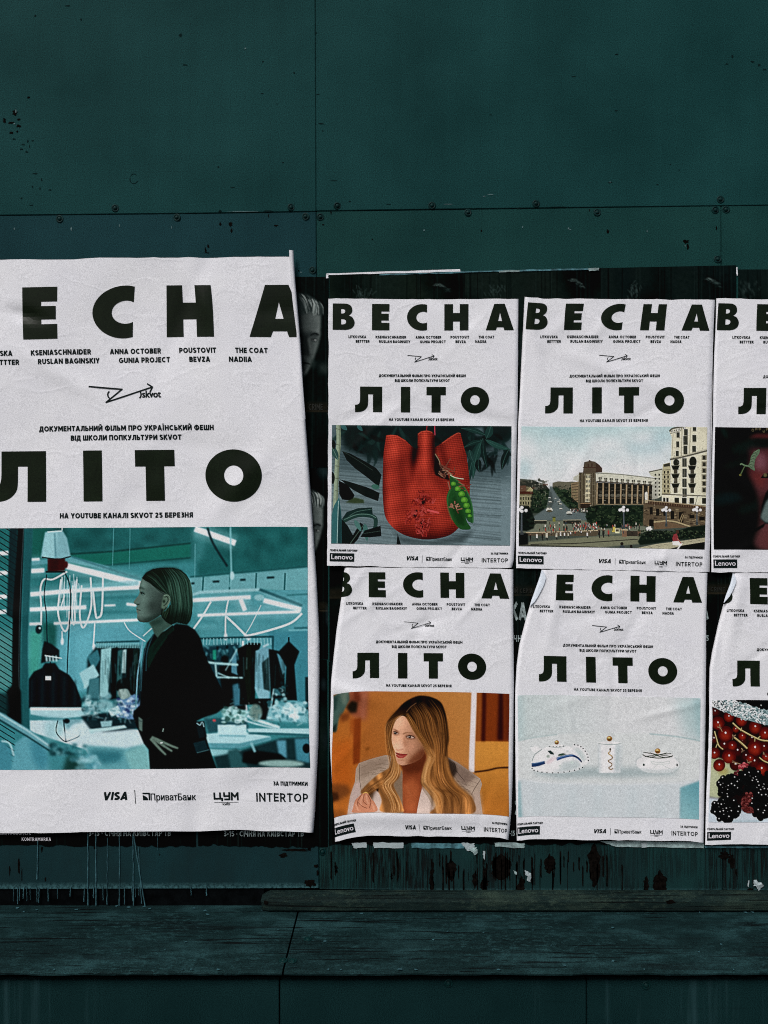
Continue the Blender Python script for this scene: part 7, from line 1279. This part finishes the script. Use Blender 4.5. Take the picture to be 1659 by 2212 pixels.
# the narrow folded-over lip along its right edge
lipR = [(634, 541), (635.5, 575), (638, 610), (641.5, 650), (645, 690), (648.5, 735), (652, 790), (656, 850), (660, 905)]; lipL = [(624.5, 540), (625.8, 575), (628, 610), (632, 650), (637, 690), (643, 735), (648.6, 790), (654, 850), (659.5, 905)]
V, F = [], []
for (a, b) in zip(lipR, lipL):
    for t, h in ((0, 11.0), (.12, 16.5), (.5, 18.4), (1, 18.8)): V.append(W(a[0] + (b[0] - a[0]) * t, a[1] + (b[1] - a[1]) * t, h))
for k in range(len(lipR) - 1):
    for j in range(3): a = k * 4 + j; F.append([a, a + 1, a + 5, a + 4])
mesh_np('folded_lip', np.array(V), F, M['paper'], big_root, True)

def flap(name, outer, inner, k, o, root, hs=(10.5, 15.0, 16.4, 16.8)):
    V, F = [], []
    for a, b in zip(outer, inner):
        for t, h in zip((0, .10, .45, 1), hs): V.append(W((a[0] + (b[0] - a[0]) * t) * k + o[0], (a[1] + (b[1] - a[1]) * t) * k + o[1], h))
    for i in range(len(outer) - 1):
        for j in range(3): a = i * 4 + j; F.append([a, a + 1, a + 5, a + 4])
    return mesh_np(name, np.array(V), F, M['paper_back_shaded'], root, True)
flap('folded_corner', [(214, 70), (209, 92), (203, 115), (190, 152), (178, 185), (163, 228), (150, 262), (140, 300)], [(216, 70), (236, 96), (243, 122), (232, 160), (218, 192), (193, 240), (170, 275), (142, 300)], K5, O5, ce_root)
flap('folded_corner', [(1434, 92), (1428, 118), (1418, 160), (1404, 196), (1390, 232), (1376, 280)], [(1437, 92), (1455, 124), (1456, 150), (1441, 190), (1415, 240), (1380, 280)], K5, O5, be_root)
# ---------------------------------------------------------------- older, dark posters under the new ones, and scraps
def old_face(c, x, y, s):
    """pale half face of a man coming out of the dark; x,y = chin point, s = height of head"""
    k = s / 610.; c.use(k, x - 100 * k, y - 895 * k); R = c.rng
    c.poly([(-60, 300), (70, 288), (130, 300), (190, 335), (230, 378), (226, 430), (224, 540), (214, 600), (196, 680), (166, 770), (130, 850), (100, 895), (-60, 900)], grad((22, 27, 27), (84, 92, 90), (30, 560), (215, 560)), 1, 8)
    c.poly([(-60, 290), (70, 284), (130, 298), (190, 332), (232, 374), (234, 420), (222, 450), (200, 430), (150, 420), (90, 440), (-60, 440)], (34, 42, 41), 1, 8)
    c.strands([(60, 300), (90, 340), (110, 420)], [(215, 350), (232, 385), (226, 440)], 60, 7, [(96, 106, 104), (24, 30, 30), (140, 150, 146), (54, 62, 61)], .75, 9)
    for yy in (478, 500, 522): c.line([(80, yy + 6), (140, yy), (205, yy + 8)], 7, (62, 70, 69), .8, 5)
    c.poly([(90, 570), (150, 560), (215, 572), (210, 606), (160, 600), (100, 610)], (40, 46, 46), .9, 9); c.line([(150, 590), (180, 575), (212, 586)], 11, (26, 30, 30), .9, 4)
    c.ell(178, 622, 28, 13, (30, 35, 35), .95, 5); c.ell(182, 624, 16, 6, (124, 130, 128), .7, 3); c.ell(176, 623, 6, 6, (12, 14, 14), 1, 2); c.line([(150, 650), (185, 656), (205, 640)], 7, (58, 66, 64), .8, 5)
    c.poly([(60, 560), (140, 590), (150, 640), (160, 720), (150, 745), (100, 740), (60, 740)], (24, 28, 28), .9, 12); c.line([(138, 610), (150, 680), (158, 722)], 9, (104, 112, 110), .7, 5)
    c.poly([(60, 745), (110, 760), (140, 790), (120, 830), (60, 850)], (26, 30, 30), .8, 14); c.line([(95, 790), (130, 792), (152, 800)], 9, (20, 22, 22), .95, 4); c.line([(100, 815), (140, 815)], 9, (72, 78, 76), .6, 5)
    c.line([(160, 700), (150, 780)], 14, (60, 68, 66), .5, 8, False); c.line([(222, 560), (200, 670), (160, 780), (115, 870)], 8, (128, 136, 132), .5, 6)
    c.use()
def pic_old(x0, y0, x1, y1, faces=(), hairs=(), band=None, seed=1, base=(16, 23, 22), bits=()):
    def f(w, h):
        c = Cv(w, h, [(x0, y0), (x1, y0), (x1, y1), (x0, y1)], base, seed); R = c.rng
        for i in range(40): c.ell(R.uniform(x0, x1), R.uniform(y0, y1), R.uniform(10, 50), R.uniform(20, 80), [(9, 13, 13), (24, 34, 31), (14, 20, 19)][R.integers(3)], .5, 12)
        for i in range(24): x = R.uniform(x0, x1); c.line([(x, y0), (x + R.normal(0, 4), y1)], 2, [(8, 11, 11), (30, 42, 40)][R.integers(2)], .35, 1, False)
        for (x, y, s) in faces: old_face(c, x, y, s)
        for (x, y) in hairs:
            for i in range(26):
                t = R.random(); u = x + t * 30 + R.normal(0, 1.5); v = y + t * t * 18 + R.normal(0, 1.5)
                c.line([(u, v), (u + 6, v - 2.5 + R.normal(0, 1)), (u + R.uniform(8, 16), v + R.uniform(-2, 4))], 1.0, [(66, 82, 80), (44, 58, 56), (84, 98, 95)][R.integers(3)], .25 + .5 * R.random(), .6, True, (.3, 1, .2))
            for i in range(30): xx, yy = x - 150 + R.normal(0, 9), y + 22 + R.normal(0, 10); c.line([(xx, yy), (xx + R.normal(0, 4), yy - 8)], 1.5, (50, 64, 62), .5, 0, False)
        for b in band or (): c.rect(x0, b, x1, b + 20, (34, 32, 26), .8, 4); c.rect(x0, b + 18, x1, b + 21, (44, 40, 32), .7, 1)
        for (x, y, rx, ry, col) in bits: c.ell(x, y, rx, ry, col, .8, min(rx, ry) * .6)
        return c.done(6)
    return f
def old_poster(pts, pic, label, d, cols=150, rows=210, letters=(), torn=0.0, seed=1):
    """pts TL,TR,BR,BL"""
    TL, TR, BR, BL = [np.array(p, float) for p in pts]; u, v = np.meshgrid(np.linspace(0, 1, cols), np.linspace(0, 1, rows)); u, v = u.reshape(-1, 1), v.reshape(-1, 1)
    P = (TL * (1 - u) + TR * u) * (1 - v) + (BL * (1 - u) + BR * u) * v; r = np.random.default_rng(seed)
    h = d + .5 * np.sin(P[:, 0] * .05 + seed) * np.sin(P[:, 1] * .04) + .3
    if torn:
        n = valnoise(1, cols, 6, r, 3)[0] * torn; P[:, 1] += (n[None, :] * (np.linspace(0, 1, rows)[:, None] > .96)).ravel()
    w = Wn(P, h); root = empty('old_poster', tuple(w[-cols // 2])); tag(root, label, 'old poster', 'older dark posters under the white ones')
    mesh_np('sheet', w, grid_faces(cols, rows), M['old_photo'], root, True, np.clip(lin(pic(cols, rows).reshape(-1, 3)) / LGT, .002, .8))
    if letters:
        by = {}
        for (body, x0, x1, base, cap, m) in letters: by.setdefault(m, []).append(bold_text(body, x0, x1, base, cap, 0, .13 if cap < 10 else .17 if cap < 20 else .24))
        for m, gs in by.items():
            for g in gs: V, F = g; mesh_np('lettering', Wn(V[:, :2], d + 1.5 + V[:, 2]), F, M[m], root)
    return root
c3 = [711.5, 1004, 1297.5, 1590.5, 1883]
old_poster([(418, 597), (710, 598), (709, 1010), (418, 1010)], pic_old(418, 597, 710, 1010, [(655, 815, 181)], (), [868], 2, bits=[(712 - 12, 795, 10, 12, (46, 56, 54)), (676, 785, 7, 10, (36, 46, 44))]), 'dark old poster with the upper half face, right of the large poster', .9, letters=[('CRIME', 667, 697, 886, 14, 'dark_ink')], seed=2)
old_poster([(420, 1012), (708, 1011), (708, 1424), (420, 1424)], pic_old(420, 1012, 708, 1424, [(662, 1222, 168)], (), [1300], 3, (12, 15, 15), bits=[(700, 1020, 14, 16, (34, 48, 50)), (712, 1330, 8, 26, (44, 56, 60))]), 'dark old poster with the lower half face, right of the large poster', .9, seed=3)
old_poster([(424, 1426), (706, 1425), (708, 1830), (428, 1826)], pic_old(424, 1426, 708, 1830, (), (), None, 4, (9, 11, 11), bits=[(700, 1480, 7, 16, (30, 40, 42)), (704, 1600, 5, 20, (26, 34, 36))]), 'black old poster between the large and blonde woman posters', .9, letters=[('3-15 · СІЧНЯ НА КИЇВСТАР ТВ', 484, 656, 1807, 12, 'dim_ink')], seed=4, torn=5)
old_poster([(-20, 1440), (420, 1440), (423, 1829), (-20, 1826)], pic_old(-20, 1440, 423, 1829, (), (), None, 5, (10, 11, 11)), 'black old poster under the lower left of the large poster, with ticket lines in white', .9, 200, 120, letters=[('3-15 · СІЧНЯ НА КИЇВСТАР ТВ', 192, 369, 1806, 12, 'dim_ink'), ('KONTRAMARKA', 47, 110, 1816.5, 7.5, 'white_ink'), ('ДІАНА ПРОКОПЧУК', -10, 67, 1803.5, 6, 'white_ink')], seed=5, torn=4)
old_poster([(c3[0], 594), (c3[1], 587), (c3[1], 1008), (c3[0], 1010)], pic_old(c3[0], 590, c3[1], 1008, (), [(934, 618)], None, 6, (25, 34, 29)), 'dark old poster with a wisp of pale hair, above the red bag poster', 1.0, seed=6)
old_poster([(c3[1], 587), (c3[2], 579), (c3[2], 1007), (c3[1], 1008)], pic_old(c3[1], 585, c3[2], 1008, (), [(1226, 612)], None, 7, (24, 32, 29), bits=[(1128, 760, 5, 40, (34, 44, 44))]), 'dark old poster with a wisp of pale hair, above the city square poster', 1.0, seed=7)
old_poster([(c3[2], 579), (c3[3], 573), (c3[3], 1006), (c3[2], 1007)], pic_old(c3[2], 573, c3[3], 1006, (), [(1518, 604)], None, 8, (19, 27, 27)), 'dark old poster with the raised top edge above the corner where two white posters meet', 1.3, seed=8)
old_poster([(c3[3] + 4, 582), (c3[4], 582), (c3[4], 1006), (c3[3] + 4, 1006)], pic_old(c3[3], 582, c3[4], 1006, (), [(1760, 610)], None, 9, (21, 30, 29)), 'dark old poster at the right edge, its top lower than its neighbour', 1.0, 110, 110, seed=9)
old_poster([(c3[0], 1011), (c3[1], 1010), (c3[1], 1428), (c3[0], 1428)], pic_old(c3[0], 1011, c3[1], 1428, (), (), [1270], 10, (11, 14, 14)), 'dark old poster between the red bag and blonde woman posters', 1.0, 110, 120, seed=10)
old_poster([(c3[1], 1010), (c3[2], 1009), (c3[2], 1428), (c3[1], 1428)], pic_old(c3[1], 1010, c3[2], 1428, (), (), [1266], 11, (12, 16, 15), bits=[(1130, 1300, 10, 60, (22, 28, 27))]), 'dark old poster with big white letters KA, between the blonde woman and the ceramic pots', 1.0, letters=[('ИЙ СЕРІАЛ', 1106, 1158, 1281, 10, 'dark_ink'), ('КА', 1103, 1138, 1339, 37, 'dim_ink'), ('ЧНЯ', 1110, 1136, 1386, 14, 'dim_ink')], seed=11)
old_poster([(c3[2], 1009), (c3[3], 1008), (c3[3], 1428), (c3[2], 1428)], pic_old(c3[2], 1009, c3[3], 1428, (), (), [1262], 12, (12, 16, 15)), 'dark old poster with a faint CRIME line, between the ceramic pots and the berries', 1.0, letters=[('E CRIME', 1526, 1566, 1278, 10, 'dark_ink'), ('A', 1510, 1531, 1338, 36, 'dim_ink'), ('5', 1525, 1531, 1385, 13, 'dim_ink')], seed=12)
old_poster([(c3[3], 1008), (c3[4], 1008), (c3[4], 1428), (c3[3], 1428)], pic_old(c3[3], 1008, c3[4], 1428, (), (), [1262], 13, (12, 16, 15)), 'dark old poster behind the joint of the two posters cut by the right edge', 1.0, 90, 90, seed=13)
for k, (a, b, lab) in enumerate([(c3[0] - 1, c3[1], 'black old poster showing as a strip under the blonde woman poster'), (c3[1], c3[2], 'black old poster with faint low letters between blonde woman and pots'), (c3[2], c3[3], 'black old poster in the narrow gap between the pots and the berries'), (c3[3], c3[4], 'black old poster hidden behind the berries poster, its edge just below it')]):
    old_poster([(a, 1429), (b, 1429), (b, 1822), (a, 1824)], pic_old(a, 1429, b, 1824, (), (), None, 14 + k, (9, 12, 12), bits=[(a + 20, 1560, 6, 20, (24, 32, 32))]), lab, 1.0, 110, 120, letters=[('3-15 СІЧНЯ', 1096, 1140, 1806, 12, 'dim_ink'), ('Х', 1112, 1124, 1760, 30, 'dim_ink')] if k == 1 else (), seed=14 + k, torn=5)

rs = random.Random(21)
def scrap(pts, label, m, d, jag=1.2, n=6, curl=0.0):
    out = []
    for k in range(len(pts)):
        a, b = pts[k], pts[(k + 1) % len(pts)]
        for j in range(n): t = j / n; out.append((a[0] + (b[0] - a[0]) * t + (rs.uniform(-jag, jag) if j else 0), a[1] + (b[1] - a[1]) * t + (rs.uniform(-jag, jag) if j else 0)))
    c = np.mean(out, 0); V = [W(c[0], c[1], d + curl)] + [W(x, y, d + rs.uniform(0, .4) + curl * rs.random()) for x, y in out]; N = len(out)
    o = mesh_np('paper_scrap', np.array(V), [[0, 1 + (k + 1) % N, 1 + k] for k in range(N)], m); tag(o, label, 'paper scrap', 'torn scraps of older posters'); return o
M['teal_scrap'] = plain('teal_print_scrap', (62, 100, 108), .6, .2, .7, 70, .3); M['grey_scrap'] = plain('grey_print_scrap', (120, 138, 138), .6, .2, .5, 60, .3)
scrap([(704.5, 591), (709, 590.8), (709, 601), (704.5, 601)], 'tiny white paper tab at the upper left corner of the red bag poster stack', M['paper'], 1.6, .4)
scrap([(705, 590.5), (994, 581.5), (994.5, 586.5), (860, 590), (711, 594)], 'long white torn paper edge above the red bag poster', M['paper'], 2.4, .5, 10)
scrap([(820, 592), (994, 586.5), (1004, 586), (1004, 589.5), (820, 594.5)], 'thin teal and white torn remnant just under the long white paper edge', M['teal_scrap'], 2.1, .9, 12)
scrap([(1003, 585.5), (1270, 579.5), (1272, 582.5), (1003, 589)], 'thin teal torn strip along the top of the dark poster above the city square', M['teal_scrap'], 2.4, .7, 16)
scrap([(1078, 585), (1122, 583), (1122, 587), (1078, 588.5)], 'pale flaking bit in the middle of the thin teal strip', M['grey_scrap'], 2.9, .8)
scrap([(1271, 579.5), (1294, 578.5), (1294, 584), (1272, 585.5)], 'small pale flaking square at the right end of the teal strip', M['grey_scrap'], 2.9, .9)
scrap([(1590.5, 577), (1593, 577), (1593.5, 594), (1592, 596), (1590.5, 588)], 'small white paper sliver at the step in the dark posters', M['paper'], 2.6, .5)
scrap([(760, 1821), (792, 1820), (792, 1831), (764, 1832)], 'white torn scrap under the left foot of the blonde woman poster', M['scrap'], 2.0)
scrap([(806, 1820), (871, 1820), (871, 1832), (808, 1832)], 'second white torn scrap under the foot of the blonde woman poster', M['scrap'], 2.0)
scrap([(889, 1821), (1004, 1822), (1003, 1832.5), (889, 1832)], 'long dark teal strip under the middle of the blonde woman poster', M['teal_scrap'], 2.0, .8, 10)
scrap([(996, 1821), (1024, 1821), (1024, 1834), (1010, 1838), (1004, 1830)], 'bright torn scrap at the right end of the teal strip', M['scrap'], 2.5, 1.6)
scrap([(1067, 1821), (1134, 1821), (1132, 1832), (1070, 1829)], 'pale torn scrap under the gap between the blonde woman and the pots', M['grey_scrap'], 2.0, 1.4)
scrap([(1012, 1834), (1030, 1830), (1032, 1842), (1024, 1848), (1020, 1840)], 'hanging shred of paper over the cracked paint below the teal strip', M['grey_scrap'], 2.6, 1.6, 4, 2)
scrap([(1043, 1838), (1048, 1838), (1047, 1858), (1044, 1852)], 'narrow white shred of paper stuck to the cracked board', M['scrap'], 2.0, .8, 4)
scrap([(1109, 1880), (1117, 1884), (1116, 1890), (1112, 1888)], 'tiny pale shred left of the larger curled white shred', M['grey_scrap'], 2.0, .8, 3)
scrap([(1134, 1879), (1147, 1886), (1146, 1906), (1138, 1902), (1142, 1892), (1135, 1890)], 'larger curled white shred on the cracked board under the pots', M['scrap'], 2.4, 1.2, 4, 3)
scrap([(1297, 1817), (1520, 1819), (1520, 1832), (1330, 1829)], 'long grey and white strip sticking out under the ceramic pots poster', M['grey_scrap'], 2.0, .8, 14)
scrap([(1384, 1820), (1398, 1820), (1396, 1831), (1386, 1831)], 'white blotch in the middle of the grey strip under the pots', M['scrap'], 2.8, 1.0, 4)
scrap([(1522, 1827), (1665, 1828), (1665, 1832), (1524, 1831.5)], 'thin dark strip of paper under the berries poster', M['teal_scrap'], 2.0, .6, 14)
scrap([(1628, 1901), (1644, 1906), (1650, 1914), (1638, 1924), (1634, 1916), (1627, 1914)], 'crumpled white shred on the board at the lower right', M['scrap'], 2.4, 2.2, 4, 4)
scrap([(1616, 1902), (1619, 1902), (1617, 1916), (1615, 1914)], 'thin white fibre left of the crumpled shred at the lower right', M['scrap'], 2.2, .5, 3)
